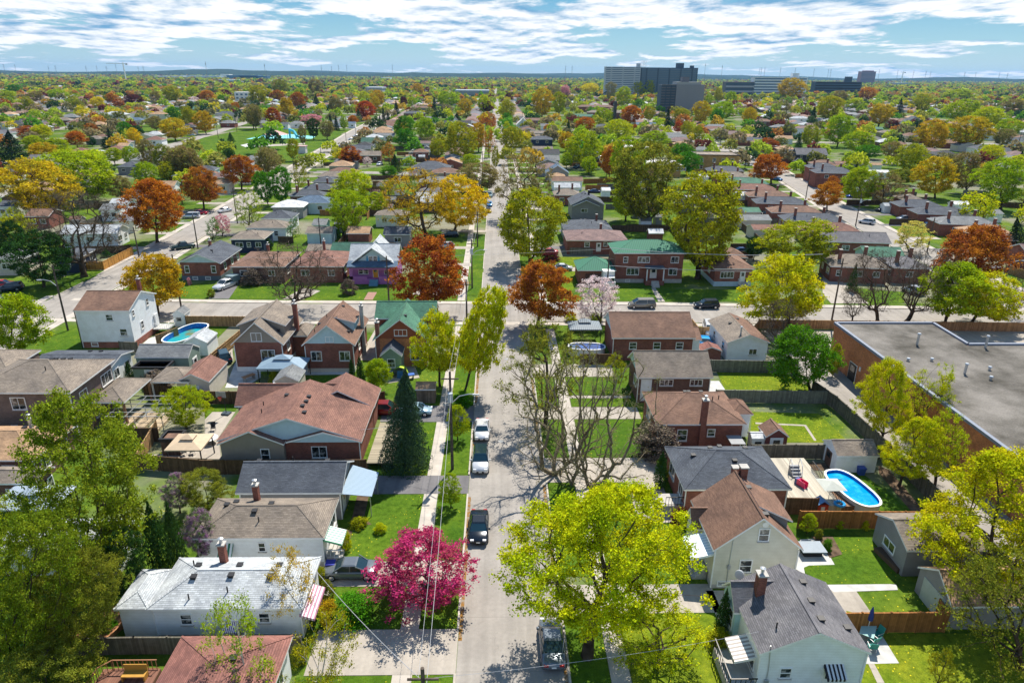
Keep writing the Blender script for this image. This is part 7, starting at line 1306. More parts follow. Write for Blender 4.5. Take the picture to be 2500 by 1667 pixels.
for fr,px,py,rz,k,c,lb in(('L',1060,560,-50,'suv',(.6,.62,.66),'white suv with pink flowers beside it on the right street'),('L',1370,530,0,'sedan',(.30,.33,.40),'silver-blue sedan in the driveway across the right street'),('L',1190,460,0,'suv',(.02,.03,.04),'black suv in the driveway under the brown budding tree'),('L',945,345,0,'sedan',(.02,.06,.35),'bright blue car in the driveway below the yellow-green tree'),('L',685,225,0,'suv',(.05,.03,.04),'dark car in the driveway left of the small orange tree'),('L',325,205,-60,'sedan',(.02,.12,.30),'blue car on the right street beside the orange tree'),('L',85,85,-70,'sedan',(.6,.6,.62),'white car on the right street near the school'),('L',185,165,-70,'sedan',(.3,.35,.38),'grey car on the right street left of the orange tree'),('L',1660,580,0,'van',(.03,.04,.06),'black van in front of the pale grey roof across the right street'),('L',1560,590,0,'sedan',(.02,.12,.32),'blue hatchback left of the black van'),('L',1440,1130,-65,'suv',(.5,.52,.55),'silver suv in the driveway behind the bare trees'),('L',235,490,0,'sedan',(.03,.03,.03),'black car behind the beige garage'),('L',30,800,0,'sedan',(.02,.04,.12),'dark car at the far side of the brown bungalow'),('T',970,660,80,'suv',(.68,.69,.70),'white suv in the driveway right of the pinkish tree'),('T',585,460,35,'sedan',(.01,.10,.55),'bright blue car parked beside the park'),('T',607,440,35,'sedan',(.6,.6,.62),'pale car right behind the bright blue one'),('T',675,395,35,'sedan',(.7,.7,.7),'white car parked beside the park'),('T',728,360,35,'sedan',(.68,.69,.7),'second white car parked beside the park'),('T',768,328,35,'suv',(.15,.3,.45),'blue suv parked beside the park street'),('T',935,290,35,'sedan',(.5,.52,.54),'grey car at the end of the park street'),('T',2120,985,90,'van',(.35,.45,.45),'pale green van at the main street kerb behind the golden tree'),('T',2118,1080,90,'sedan',(.05,.20,.42),'blue car at the main street kerb behind the golden tree'),('T',2105,1145,90,'sedan',(.03,.04,.07),'dark car at the main street kerb right of the golden tree'),('T',2165,58,90,'sedan',(.02,.05,.15),'dark blue car far up the main street'),('T',2155,100,90,'sedan',(.7,.7,.7),'white car far up the main street'),('J',1930,640,0,'suv',(.01,.02,.03),'black car in the driveway behind the rust-orange tree'),('J',1900,725,0,'hatch',(.55,.56,.56),'pale car behind the rust-orange tree'),('U',140,430,0,'sedan',(.1,.25,.4),'blue car in the yard right of the main street'),('U',2160,395,0,'van',(.02,.10,.25),'blue van across the right street'),('U',2290,425,0,'sedan',(.02,.05,.12),'dark blue car across the right street'),('U',915,572,90,'sedan',(.35,.45,.55),'pale car beside the orange shrub'),('U',670,690,60,'suv',(.03,.07,.12),'dark car in the yard under the big lime tree'),('U',2065,460,-70,'sedan',(.02,.03,.05),'dark car on the right street behind the school'),('U',860,945,0,'sedan',(.02,.03,.10),'dark blue car in the yard behind the orange fence'),('Y',1620,0,0,'sedan',(.5,.1,.1),'pinkish-red car behind the yellow-green tree'),('Q',1410,630,0,'sedan',(.4,.45,.6),'pale car in front of the far right gabled houses'),('U',40,1080,90,'sedan',(.6,.62,.64),'white car at the right kerb beyond the budding tree'),('T',2320,1070,90,'sedan',(.7,.7,.7),'white car at the main street kerb under the budding trees')):
    carp(fr,px,py,rz,k,c,lb,0)
# ---------------- poles, lamps, wires ----------------
q0=P('S',1031,1630,8.6); q1=proj(q0[0],q0[1],0); p0=pole('S',q1[0],q1[1],1630,'utility pole at the bottom beside the sidewalk',hgt_=8.6); 
pA=pole('F',1948,1500,730,'utility pole with transformer and street lamp beside the spruce',1,True); pB=pole('Y',505,1078,350,'utility pole on the grass corner at the cross street'); pC=pole('J',2103,1045,660,'utility pole with transformer beside the rust-orange tree',1,True); pD=pole('J',2146,718,440,'utility pole on the strip beside the main street'); pE=pole('T',2045,850,510,'utility pole with lamp left of the main street',1); pF=pole('T',2075,490,180,'tall utility pole left of the main street past the lime trees'); 
pole('J',1452,1198,790,'utility pole in front of the pink house'); pole('I',1655,1400,900,'leaning utility pole behind the gold corner tree'); pole('E',555,425,-110,'utility pole with long street lamp left of the white corner house',-1); pole('I',1268,925,790,'utility pole at the end of the new orange fence'); pole('I',1805,850,540,'utility pole with street lamp beside the blue-grey gabled bungalow',-1); pole('I',2165,620,300,'utility pole beside the pink blossom tree'); pole('J',500,370,130,'utility pole with street lamp among the green trees',-1)
pole('L',765,1400,845,'leaning utility pole between the lime tree and the small bare tree'); pole('L',560,360,120,'utility pole on the right street beside the orange tree'); pole('L',970,575,310,'utility pole with transformer and lamp on the right street',1,True); pole('L',1555,795,510,'utility pole right of the pale yellow tree'); pole('L',2178,1090,830,'utility pole with street lamp at the right edge',1); pole('Q',62,950,740,'utility pole on the right street near the school'); pole('K',948,1092,835,'utility pole in front of the white box truck')
pole('T',370,680,460,'utility pole with street lamp on the park street',-1); pole('T',498,510,370,'second utility pole along the park street'); pole('T',625,460,315,'third utility pole along the park street'); pole('T',725,375,260,'fourth utility pole along the park street'); pole('U',105,305,70,'utility pole in front of the steep white gable'); pole('U',2165,505,290,'utility pole across the right street behind the school'); pole('X',375,445,210,'thin utility pole in the yards left of the dark green garage roof',arm=False); pole('Q',2290,810,620,'leaning utility pole at the far right'); pole('T',100,930,620,'utility pole at the left end of the slate roofs'); pole('M',1990,780,600,'utility pole beside the park road',hmin=8); pole('M',2160,720,560,'second utility pole beside the park road',hmin=8); pole('U',1170+355,170+60,60,'utility pole beside the dark conifer')
PL=POLES
seq=[PL[0],PL[1],PL[2],PL[3],PL[4],PL[5],PL[6]]
for i in range(len(seq)-1):
    for dx,dz,lb in((-.25,-.7,'upper strand'),(.1,-2.1,'lower cable')):
        a,b=seq[i],seq[i+1]; wire((a[0]+dx,a[1],a[2]+dz),(b[0]+dx,b[1],b[2]+dz),'pale overhead wire span %s beside the main street, %s'%(['at the bottom of the photo','past the spruce','over the crossing','past the rust-orange tree','beside the golden tree','near the far lime trees'][i],lb),.011 if dz>-1 else .015,.6)
wire((-60,121.5,9),(P('K',948,1092)[0],P('K',948,1092)[1],8.2),'long pale wire across the crossing towards the box truck',.02,.9); a=P('K',948,1092)
wire((a[0],a[1],8.4),(62,126,8.6),'upper pale wire in front of the green metal roof',.05,.7); wire((a[0],a[1],4.8),(60,127.5,4.6),'lower pale wire in front of the green metal roof',.045,.3); wire((-5,PL[1][1],7),(-14.8,66,3.9),'service wire from the transformer pole to the red-brown house',.02,.3); wire((PL[0][0],PL[0][1],7.8),(17.9,36,4.6),'service wire across the street to the charcoal-gabled house',.012,.4); wire((PL[0][0],PL[0][1],7.6),(-14.5,44,3.6),'service wire to the pale-roofed bungalow',.02,.4)
# ---------------- trees seen one by one: crown left, right, top, trunk foot in the photo ----------------
TT="""
C 90 1455 130 1390 big lime 645 | huge lime-yellow maple over the right kerb at the bottom
D 1550 2560 10 960 maple lime - | large yellow-green maple at the right edge above the barn-shaped garage
D 1640 2480 560 1480 sparse olive 2200 | half-bare budding tree leaning over the barn-shaped garage
H 990 1440 690 1385 maple lime 1165 | lime maple with curved trunk in front of the brick wall, upper one
H 1360 1800 720 1330 sparse lime 1430 | thin lime tree overlapping the edge of the gravel roof
H 1200 1700 1140 1690 maple lime 1314 | lime maple right of the white vinyl shed
H 1450 1900 1090 1700 sparse lime 1600 | lime tree against the lower brick wall of the flat building
C 800 1440 960 1420 sparse lime 1130 | small lime tree on the dandelion lawn beside the huge maple
H 1690 1940 880 1230 bare bare 1780 | little bare tree over the gravel roof edge
L 60 710 820 1440 maple lime 430 | tall lime-yellow tree between the two brick bungalows and the cross street
H 275 780 400 930 maple green 600 | bright green tree behind the dandelion lawn fence
H 170 560 190 620 bare bare 380 | grey bare tree between two green trees
H 740 862 545 800 oval yolive - | narrow yellow-green tree touching the flat building's corner
L 180 800 560 950 vase yolive 500 | broad yellow-olive tree beside the pointed cedars
L 890 1340 790 1370 bare bare 1150 | bare tree with dark forked trunk on the cross street, left of two
L 1290 1820 790 1370 bare bare 1385 | bare tree with twisted trunk on the cross street, right of two
L 845 1045 1100 1370 bare bare 945 | small bare tree on the cross street
L 1520 2050 900 1405 maple ygreen 1700 | green-yellow tree behind the picket fence, left of two
L 1800 2345 960 1400 maple lime 1905 | lime-yellow tree behind the picket fence, right of two
L 1630 2230 600 1060 maple rust 1950 | big rust-red tree at the right behind the bare trees
L 1300 1575 550 795 blossom paleyellow 1410 | pale yellow blossoming tree on the right street corner
L 615 870 230 455 maple orange 735 | small orange maple beside the right street
L 730 840 168 300 round orange - | little dark orange tree behind the small orange maple
L 855 1160 110 410 maple ygreen 1030 | yellow-green tree left of the brown budding tree
L 1035 1390 140 425 sparse bud 1180 | brown budding tree across the right street
L 100 420 -20 232 maple orange 280 | orange maple on the right street near the school
L 1455 1815 10 350 round gold 1620 | tall olive-gold tree on the right
L 1975 2360 50 445 vase ygreen 2160 | yellow-green spreading tree at the right edge
L 1740 2000 -30 310 vase bud 1880 | brown tree between the olive-gold and yellow-green trees
L 2205 2380 505 800 conifer conifer 2290 | dark conifer at the right edge
L 725 768 658 785 column dgreen - | pointed dark cedar, left one of three behind the grey-brown gable
L 776 812 618 792 column dgreen - | pointed dark cedar, tallest of three behind the grey-brown gable
L 812 846 650 800 column dgreen - | pointed dark cedar, right one of three behind the grey-brown gable
L 915 1000 885 1110 conifer dgreen - | small dark conifer beside the bare trees on the cross street
L 2240 2420 960 1330 bare bare - | bare tree at the right edge beside the street lamp
K 30 520 0 520 sparse bud 260 | big brown budding tree on the right kerb behind the yellow-olive tree
K 5 620 315 905 round yolive 310 | yellow-olive tree with leaning trunks on the right kerb
K 145 700 890 1420 maple rust 370 | rust-orange maple on the right corner of the crossing
K 670 1055 1000 1375 blossom blossom 890 | white-pink magnolia beside the rust-orange maple
K 960 1540 -60 590 vase olive 1310 | tall half-leafed olive tree behind the green metal roof
K 960 1270 185 540 round ygreen - | yellow-green tree left of the tall olive tree
K 1410 2105 200 1010 vase yolive 1690 | big yellow-olive tree behind the right end of the green metal roof
K 1500 1725 -30 160 round green - | round bright green tree in front of the school
K 950 1300 -150 250 round ygreen - | yellow-green tree in front of the pale school wing
K 890 1060 -70 190 round rust - | dark rust tree left of the pale school wing
K 725 885 10 160 round ygreen - | small lime tree among the yards right of the main street
K 2080 2250 680 860 maple dgreen - | dark green hedge tree beside the beige garage
K 400 570 780 860 bush darkred - | reddish hedge bush beside the pale car
J 1485 2060 655 1270 maple rust 1835 | big rust-orange maple beside the pink house
J 955 1275 290 640 vase ygreen 1090 | yellow-green tree with bare inner branches among the left yards
J 1000 1310 130 400 round lime 1180 | lime tree behind the yellow-green one among the left yards
J 1405 1960 130 665 sparse gold 1740 | wide orange-gold tree with open branches left of the main street
J 1790 2225 185 600 round yellow 1970 | dense golden-yellow tree left of the main street
J 1990 2360 60 290 vase bud - | brown budding tree left of the main street past the golden tree
J 400 1035 720 1222 bare bare 705 | large bare tree standing on the cross street in front of the pink house
J 135 425 0 272 maple rust 290 | rust-red tree at the corner of the park
J 375 540 140 392 round green 500 | dark green round tree beside the street lamp, left of two
J 500 695 105 392 round green 600 | dark green round tree beside the street lamp, right of two
J 665 835 55 285 sparse yolive 735 | thin pale yellow street tree at the park street corner
J 240 460 280 595 sparse ygreen 350 | thin yellow-green tree beside the left street
J 62 205 470 632 blossom pink 140 | pink blossoming tree beside the left street
J 8 122 490 665 sparse green 60 | thin green tree touching the pink blossoming one
J 640 748 490 685 sparse green 690 | slim bright green tree beside the white bungalow
J 1255 1385 150 340 bare bare - | bare grey tree between the lime and golden trees
J 1250 1440 300 455 round ygreen - | low bright green tree between the lime and golden trees
J 1360 1520 185 340 sparse yolive - | thin olive tree behind the yards left of the main street
J 1575 1690 165 300 sparse green - | thin green tree in front of the grey hip roof
J 1050 1240 -20 95 maple darkred - | round dark red tree beside the park street
J 1236 1315 12 88 blossom blossom - | small white-pink tree right of the dark red one
J 395 590 -30 140 sparse bud - | wide brown budding tree on the park's edge
J 1060 1200 970 1090 bush bare - | twiggy grey shrub left of the pink house steps
J 270 480 880 1010 bush bare - | dark twiggy shrub in front of the wide brown hip roof
J 440 540 650 740 bush dgreen - | dark shrub beside the navy bungalow
J 1000 1045 540 650 column dgreen - | dark narrow cedar, left of two behind the pink house
J 1030 1070 560 645 column green - | bright narrow cedar, right of two behind the pink house
F 1640 2020 280 850 maple lime 1850 | lime-green tree between the spruce and the crossing
F 1980 2370 90 900 maple lime 2040 | lime-yellow tree leaning over the road at the crossing
F 1410 1740 690 1480 spruce bspruce 1575 | tall dark blue-green spruce beside the wooden ramp
F 1125 1185 618 822 column dgreen - | dark narrow cedar, left of two beside the mown back lawn
F 1180 1262 598 862 column dgreen - | dark narrow cedar, right of two beside the mown back lawn
F 1250 1470 640 890 maple ygreen - | bright yellow-green shrubby tree beside the two cedars
F 1880 2085 1005 1270 maple ygreen 1990 | young green street tree in front of the spruce's pole
F 350 470 820 880 bush lime - | round lime shrub behind the wooden fence
F 490 590 730 830 bush yolive - | olive shrub beside the stone-sided shed
F 2010 2140 350 560 bush dgreen - | dark evergreen shrub on the grass corner
F 1950 2100 880 1010 bush green - | dark ivy-green shrub at the foot of the leaning trees
E -80 378 120 650 maple ygreen 60 | yellow-green tree at the left edge above the dark brick house
E 1300 1712 880 1225 round ygreen 1520 | round yellow-green tree beside the white pergola frame
E 955 1165 1320 1490 bush dgreen - | dark green round shrub beside the dark fence
E 968 1012 708 815 column dgreen - | small dark cedar against the white bungalow, left of two
E 1008 1085 672 818 column dgreen - | small dark cedar against the white bungalow, right of two
E 1150 1425 725 865 bush bare - | domed bare brown shrub in front of the weathered lean-to
A 140 1060 -330 860 oval lgreen 740 | tall feathery yellow-olive tree on the left
A -160 560 420 1500 round lgreen 150 | wide yellow-olive tree at the lower left edge
A 240 790 650 1420 round olive 420 | dark olive tree left of the pale-roofed bungalow
A -150 300 330 900 sparse ygreen - | light lime tree at the left edge behind the wide one
A 960 1130 335 860 column dgreen - | tall dark cedar, left of two beside the taupe bungalow
A 1100 1250 340 880 column dgreen - | tall dark cedar, right of two beside the taupe bungalow
A 700 1010 560 1010 round dgreen - | deep green tree between the cedars and the olive trees
A 1230 1490 400 760 maple lilac - | lilac bush with pink flowers against the taupe bungalow
A 1075 1300 160 420 maple lilac - | lilac bush with pink flowers behind the cedars
A 1200 1570 125 430 round olive - | round dark olive bush behind the taupe bungalow
A 670 790 1120 1230 bush green - | green plants in the raised bed left of the pale bungalow
A -60 640 1250 1700 round olive - | dark olive tree at the bottom left corner
B 120 480 650 1180 birch gold 400 | thin golden birch in front of the pale roof
A 1390 1860 1010 1760 birch ygreen 1700 | yellow-green birch over the red roof
B 300 770 1080 1720 birch yolive 470 | golden-olive birch at the bottom beside the driveway
B 815 1560 485 985 wblossom magenta 1225 | magenta crabapple in full blossom over the sidewalk
B 1285 1465 160 385 maple ygreen 1385 | sapling with yellow-green leaves on the grass strip
B 470 545 780 880 bush yolive - | round olive shrub at the front corner of the pale-roofed bungalow
B 495 605 870 1030 bush olive - | larger dark olive shrub at the front corner of the pale-roofed bungalow
B 480 640 1000 1170 bush gold - | orange-tinged shrub beside the pink striped awning
B 550 880 940 1140 bush green - | bright green ground shrub on the front lawn
B 300 420 1300 1430 bush olive - | dark shrub beside the red roof
B 865 955 505 550 bush lime - | small lime plant in the middle of the lawn
B 700 830 440 510 bush yolive - | low plant in the flower bed corner
B 630 720 540 660 bush lime - | low flowering plants beside the green awning steps
G -60 950 600 1600 bigbare grey 520 | big bare tree with grey forked trunks on the right strip, left one
G 420 1010 560 1680 bigbare grey 655 | big bare tree with a straight trunk on the right strip, middle one
G 560 1500 640 1700 bigbare grey 800 | big bare tree with wide branches on the right strip, right one
G 60 830 360 1190 sparse olive 440 | dark olive-brown budding tree on the right strip by the crossing
G 1160 1560 1170 1450 bush bare - | tangled bare shrub in front of the chimney house
G 880 1130 620 900 sparse yolive - | thin olive shrubby tree beside the split-level
G 1270 1390 830 960 bush darkred - | dark red shrub against the split-level wall
G 590 710 270 350 bush lime - | lime shrub beside the striped metal gazebo
G 780 910 275 350 bush ygreen - | lime shrub under the magnolia
C 1095 1200 0 250 column dgreen - | dark cedar at the front of the slate hip roof
C 1515 1625 930 1250 column dgreen - | dark cedar against the charcoal-gabled house
C 1450 1640 1190 1330 bush yolive - | clipped yellow-olive shrub by the porch of the charcoal-gabled house
C 1200 1350 370 510 bush darkred - | dark purple shrub between the slate hip roof and the cream house
C 1180 1260 60 200 bush yolive - | yellow-olive shrub below the cedar at the slate hip roof
D 700 820 425 560 maple ygreen - | small yellow-green tree behind the cream house
D 800 860 540 590 bush olive - | grey-green plant in the garden bed
D 845 925 590 670 bush green - | bright green plant in the garden bed
D 930 1000 465 520 bush lime - | pale green rose bush in front of the cedar fence
D 1110 1170 485 530 bush lime - | second pale green bush in front of the cedar fence
D 1570 1760 1340 1600 sparse yolive - | thin yellow-olive bush at the bottom beside the dark garage
I 395 1075 -10 430 vase ygreen 740 | huge yellow-green spreading tree on the left
I 5 700 70 560 vase gold 330 | huge olive-gold spreading tree at the left edge
I 320 1110 365 1105 bare bare 770 | tall bare tree on the lawn by the left street
I 1145 1665 255 795 maple orange 1435 | orange-rust maple on the left street
I 1655 2015 130 495 maple rust 1860 | dark rust maple past the orange one
I 1135 1665 925 1460 maple gold 1440 | golden maple behind the white corner house
I 90 650 710 1200 round dgreen 400 | dark green pine spreading over the left corner house
I -30 220 610 1000 round dgreen 100 | dark green tree left of the spreading pine
I 0 225 480 660 sparse lime - | pale lime tree at the left edge
I 975 1210 190 410 round bud - | brown twiggy tree beside the pale garage
I 918 1005 845 925 conifer dgreen - | small dark conifer inside the new orange fence
I 1560 1880 -60 215 vase bud 1640 | brown-olive spreading tree beside the park
I 1280 1370 630 700 bush lime - | lime shrub by the driveway of the orange maple
I 1540 1760 300 440 sparse olive - | small olive tree between the orange and rust maples
I 1420 1600 60 240 round yolive - | olive tree behind the white garage
I 1200 1440 60 280 round ygreen - | light green tree behind the orange maple
I 1700 1745 1110 1180 bush pink - | tiny pink shrub in front of the blue-grey gabled bungalow
I 1885 1960 1215 1290 bush olive - | dark low shrub beside the white pickup's driveway
M -60 248 700 1010 conifer conifer 120 | big dark conifer at the left edge
M 145 360 665 800 maple rust - | rust-red tree at the far left
M 262 470 655 800 maple lime - | lime tree right of the far left rust tree
M 200 400 755 920 maple ygreen - | yellow-green tree behind the big conifer
M 245 530 815 980 maple gold - | gold tree behind the huge yellow-green tree
M 415 625 775 920 maple ygreen - | bright green tree left of the pale-roofed white house
M 590 790 715 870 maple orange - | orange tree among the left roofs
M 755 900 642 750 maple rust - | rust tree in front of the new houses
M 945 1115 865 1020 maple ygreen - | lime tree left of the park road, nearer one
M 1095 1265 850 1030 round ygreen - | green tree left of the park road
M 1065 1205 628 795 round green - | dark green round tree in front of the new houses
M 1145 1285 685 850 oval yellow - | bright yellow tree left of the park
M 1440 1725 595 800 round gold - | big golden tree left of the park road
M 1510 1655 492 630 round green - | green tree among the new houses, left of two
M 1635 1785 490 670 round yolive - | yellow-green tree among the new houses, right of two
M 1755 1955 530 740 round gold 1880 | brown-gold tree beside the park road
M 1335 1495 578 710 round bud - | brown tree in front of the new houses
M 945 1045 688 810 conifer conifer - | dark conifer left of the park, taller of two
M 915 1010 768 870 bush dgreen - | dark bush below the taller conifer
M 1560 1870 845 1150 vase bud 1640 | brown spreading tree with dark trunk beside the path
M 1250 1420 795 1100 vase bud 1350 | brown budding tree by the park road
M 1375 1570 835 1140 vase olive - | olive spreading tree by the park road
M 2065 2135 718 810 conifer dgreen - | small dark pine in the park
M 2018 2150 868 980 round dgreen - | dark round pine in the park
M 785 880 765 850 round dgreen - | dark round tree among the left roofs
M 1240 1320 700 800 round dgreen - | dark tree right of the bright yellow one
M 690 800 810 930 sparse bud - | brown twiggy tree left of the pale roof
M 0 150 350 460 round ygreen - | yellow-green tree at the far left edge
M 55 200 288 390 round green - | green domed tree at the far left
M 185 315 400 555 round yolive - | olive tree beside the far left field
M 370 480 418 480 round gold - | gold tree beside the far left field
M 590 765 420 535 round olive - | olive tree right of the far left field
M 815 955 400 515 maple yellow - | yellow tree left of the new houses
M 955 1065 368 480 maple orange - | orange tree above the new houses
M 1020 1140 420 510 maple rust - | rust tree above the new houses
M 1120 1310 380 480 maple darkred - | dark red tree above the new houses
M 1365 1470 350 480 round bud - | tan-brown tree above the new houses
M 1470 1650 305 465 vase yolive - | tall olive-gold tree above the new houses
M 1685 1825 300 410 round ygreen - | yellow-green round tree above the new houses
M 1810 1965 342 465 maple orange - | orange round tree above the new houses
M 1725 1810 398 455 blossom blossom - | pinkish-white tree above the new houses
M 2095 2185 450 530 round orange - | orange-pink tree among the slate roofs
M 2240 2400 480 700 vase bud - | brown tree at the end of the park road
M -40 110 420 520 maple rust - | rust-red tree at the far left edge
M 260 400 350 470 vase bud - | grey-brown tree at the far left
M 420 620 330 430 round ygreen - | light green tree far left of the new houses
M 1975 2060 385 460 round green - | green tree above the slate roofs
M 2000 2110 335 400 maple darkred - | dark red tree above the slate roofs
N 988 1188 440 615 maple redorange 1100 | bright red-orange dome tree at the far corner of the park
N 1125 1275 340 500 vase gold - | olive-gold tree behind the red-orange dome
N 1020 1132 350 460 round lime - | lime tree behind the red-orange dome
N 740 885 405 570 vase bud - | grey-brown oval tree behind the park
N 1340 1545 575 795 round green 1440 | dense bright green tree beside the park street houses
N 1345 1565 690 880 round green - | second dense bright green tree beside the park street houses
N 1535 1745 590 810 round ygreen - | light green tree right of the two dense green ones
N 835 1065 850 1045 maple rust 950 | rust-red round tree beside the park street
N 1228 1375 815 1010 sparse orange - | orange oval tree behind the taupe gable
N 1295 1425 915 1090 conifer dgreen - | dark conifer beside the green-roofed garage
N 1220 1390 1028 1130 bush green - | bright green round bush in front of the white suv
N 1800 2110 635 1010 round yolive - | large olive-yellow tree left of the main street
N 1660 1850 790 960 round yolive - | olive-gold tree left of the large olive-yellow one
N 1955 2140 920 1060 round ygreen - | lime tree behind the brown budding tree
N 2040 2200 640 900 vase gold - | gold-brown tree beside the main street
N 2140 2290 690 950 sparse orange - | orange tree at the main street kerb
N 740 802 550 700 conifer conifer - | dark conifer behind the park, left of two
N 795 850 568 705 conifer conifer - | dark conifer behind the park, right of two
N 600 682 378 490 conifer conifer - | dark conifer in the far left block
N 1192 1252 560 700 conifer conifer - | dark conifer at the park corner, nearest
N 1228 1282 478 690 conifer conifer - | tall dark conifer at the park corner
N 1340 1402 425 570 conifer conifer - | dark conifer right of the park corner
N 1688 1748 388 555 conifer conifer - | dark conifer beside the slate hip roof
N 1268 1325 528 650 conifer conifer - | short dark conifer at the park corner
N 992 1062 500 625 conifer dgreen - | dark conifer under the red-orange dome
N 1860 1990 540 680 conifer conifer - | dark spruce beside the pointed black roof
N 848 932 568 705 round ygreen - | yellow-green tree beside the park
N 925 1028 570 670 maple orange - | salmon-orange tree beside the park
N 360 492 778 985 round yolive 430 | olive-green tree on the park lawn
N 70 305 858 1110 vase bud 150 | wide brown tree on the near corner of the park
N 165 325 500 690 maple rust - | rust tree behind the splash pad
N -20 130 470 690 vase bud - | brown tree at the left of the splash pad
N 540 680 600 790 vase dgreen - | dark pine beside the splash pad
N 660 810 620 790 vase bud - | grey bare tree beside the splash pad
N 470 560 660 850 vase bud - | thin grey tree on the park lawn
N 500 700 560 690 vase pink - | pinkish tree behind the park pines
N 1510 1630 280 400 vase gold - | tall orange-gold tree left of the main street
N 1130 1240 400 560 vase gold - | gold tree in the far middle
N 1400 1480 400 500 maple darkred - | dark red tree in the far middle
N 1470 1560 400 500 round ygreen - | lime tree in the far middle
N 1930 2070 418 570 vase gold - | gold-brown tree before the pointed roof
N 1720 1960 350 500 round ygreen - | big light green tree in the far middle
N 2100 2240 385 560 round lime - | lime tree at the main street far away
N 2130 2260 430 560 maple darkred - | dark red tree at the main street far away
N 2105 2290 540 730 sparse orange - | orange tree at the main street beside the pointed roof
N 210 360 340 450 maple rust - | orange-brown round tree in the far left block
N 230 390 245 400 round olive - | tall olive tree in the far left block
N 300 450 410 600 maple gold - | olive-gold tree behind the splash pad
N 390 560 360 520 maple rust - | rust tree behind the olive-gold one
N 0 220 300 480 vase yolive - | wide olive tree at the left of the far block
N 430 560 320 430 round ygreen - | yellow-green tree in the far left block
N 550 700 240 390 vase bud - | brown spreading tree in the far left block
O 58 215 420 600 round yolive - | olive tree on the right side of the main street
O 78 195 530 650 round green - | green round tree at the right kerb of the main street
O 98 175 605 700 bush lime - | lime bush at the right kerb of the main street
O 345 555 320 590 vase gold - | orange-brown tall tree right of the main street
O 530 665 350 560 vase yolive - | yellow-olive tree touching the orange-brown one
O 58 285 655 915 vase yolive 180 | yellow-olive tree at the right kerb of the main street
O 108 195 352 430 maple darkred - | dark red tree far up the main street
O 895 1078 488 640 round ygreen - | green tree left of the dark steeple
O 1085 1258 300 490 round ygreen - | tall lime tree left of the grey tower
O 1225 1345 245 400 round lime - | lime tree before the towers, left of two
O 1335 1455 245 400 round lime - | lime tree before the towers, right of two
O 1130 1335 468 650 maple orange - | orange-topped tree right of the steeple
O 1335 1455 470 610 round yolive - | light olive tree right of the orange-topped one
O 1235 1365 408 510 round green - | bright green tree right of the steeple
O 1585 1762 488 620 round yolive - | yellow-olive tree under the grey tower
O 1768 1945 430 650 vase gold - | brown-gold tree right of the grey tower
O 1600 1770 448 520 maple orange - | pinkish-orange tree at the foot of the grey tower
O 1920 2065 500 640 round green - | green tree right of the brown-gold one
O 2215 2345 488 640 round gold - | gold tree above the right far houses
O 1668 1785 600 760 round yolive 1740 | olive tree on the right street, left of two
O 1775 1885 640 815 round yolive 1830 | olive tree on the right street, right of two
O 1605 1700 600 720 maple redorange - | red tree on the right street
O 645 995 690 1010 round ygreen 820 | big lime-green tree in the yards right of the main street
O 575 745 700 870 round gold - | gold-orange tree left of the big lime-green tree
O 990 1245 590 790 round lime - | lime tree in front of the steeple yard
O 1310 1585 690 840 round ygreen - | wide lime tree behind the school wing
O 1555 1800 800 1000 round green - | green tree behind the round bright green one
O 1525 1592 478 690 conifer conifer - | tall dark conifer beside the right street
O 1450 1518 388 520 conifer green - | green pointed tree at the foot of the grey tower
O 725 910 568 730 vase orange - | orange-brown tree right of the main street
O 655 705 575 710 conifer dgreen - | dark cedar beside the long pale house
O 968 1075 888 1090 maple rust - | rust tree left of the school wing
O 785 935 930 1060 maple ygreen - | lime shrubby tree among the yards
O 605 725 880 1030 maple ygreen - | small lime tree beside the black gable
O 0 70 830 1030 round yolive - | yellow-olive tree at the left kerb of the main street
O 0 40 560 700 maple orange - | orange tree leaning to the main street
O 510 590 640 760 vase grey - | white-green blossoming tree beside the long pale house
O 915 1000 650 730 blossom grey - | pale blossoming tree beside the steeple lawn
O 1220 1310 630 710 round rust - | small rust tree left of the right street
O 1945 2170 430 600 round ygreen - | lime trees group right of the green one
O 1960 2050 310 440 round yolive - | olive tree beside the low grey block
O 2060 2180 340 470 round ygreen - | lime tree beside the low grey block
O 1880 1960 360 480 round ygreen - | lime tree right behind the grey tower
O 470 620 280 420 vase grey - | pale grey-green tree in the far middle right
O 590 700 290 420 vase pink - | reddish-brown tree in the far middle right
O 780 960 270 380 vase yellow - | yellow tree in the far middle right
O 1000 1110 260 430 vase grey - | tall pale grey tree before the towers
Q 40 165 448 610 round gold - | gold round tree across the right street
Q 275 480 365 630 bare grey - | whitish bare tree across the right street
Q 588 665 428 590 conifer conifer - | dark conifer beside the pale two-storey house
Q 315 565 205 390 round gold - | tall gold tree in front of the white six-storey slab
Q 715 975 508 770 round ygreen - | green tree beside the white blossoming bush
Q 640 870 358 570 vase yolive - | olive spreading tree at the right
Q 1065 1290 418 610 vase gold - | gold-olive tree at the right middle
Q 1215 1345 548 640 maple darkred - | dark red tree before the far right gables
Q 1298 1375 365 520 conifer conifer - | dark conifer at the right middle
Q 860 1150 645 830 round ygreen - | lime tree mass behind the charcoal two-storey
Q 975 1205 755 870 round green - | bright green tree mass behind the charcoal two-storey
Q 515 700 595 780 round yolive - | yellow-olive tree left of the green tree
Q 1475 1750 545 820 vase gold 1620 | golden tree with dark forks at the right
Q 1745 2100 525 800 vase gold 1870 | wide golden-orange tree at the right
Q 1715 2010 385 580 round ygreen - | yellow-green tree above the golden pair
Q 1925 2200 445 640 round lime - | lime tree above the wide golden tree
Q 1295 1570 748 1010 round yolive - | olive-yellow tree right of the lawn sheds
Q 1195 1360 730 910 vase bud - | brown tree right of the bright green mass
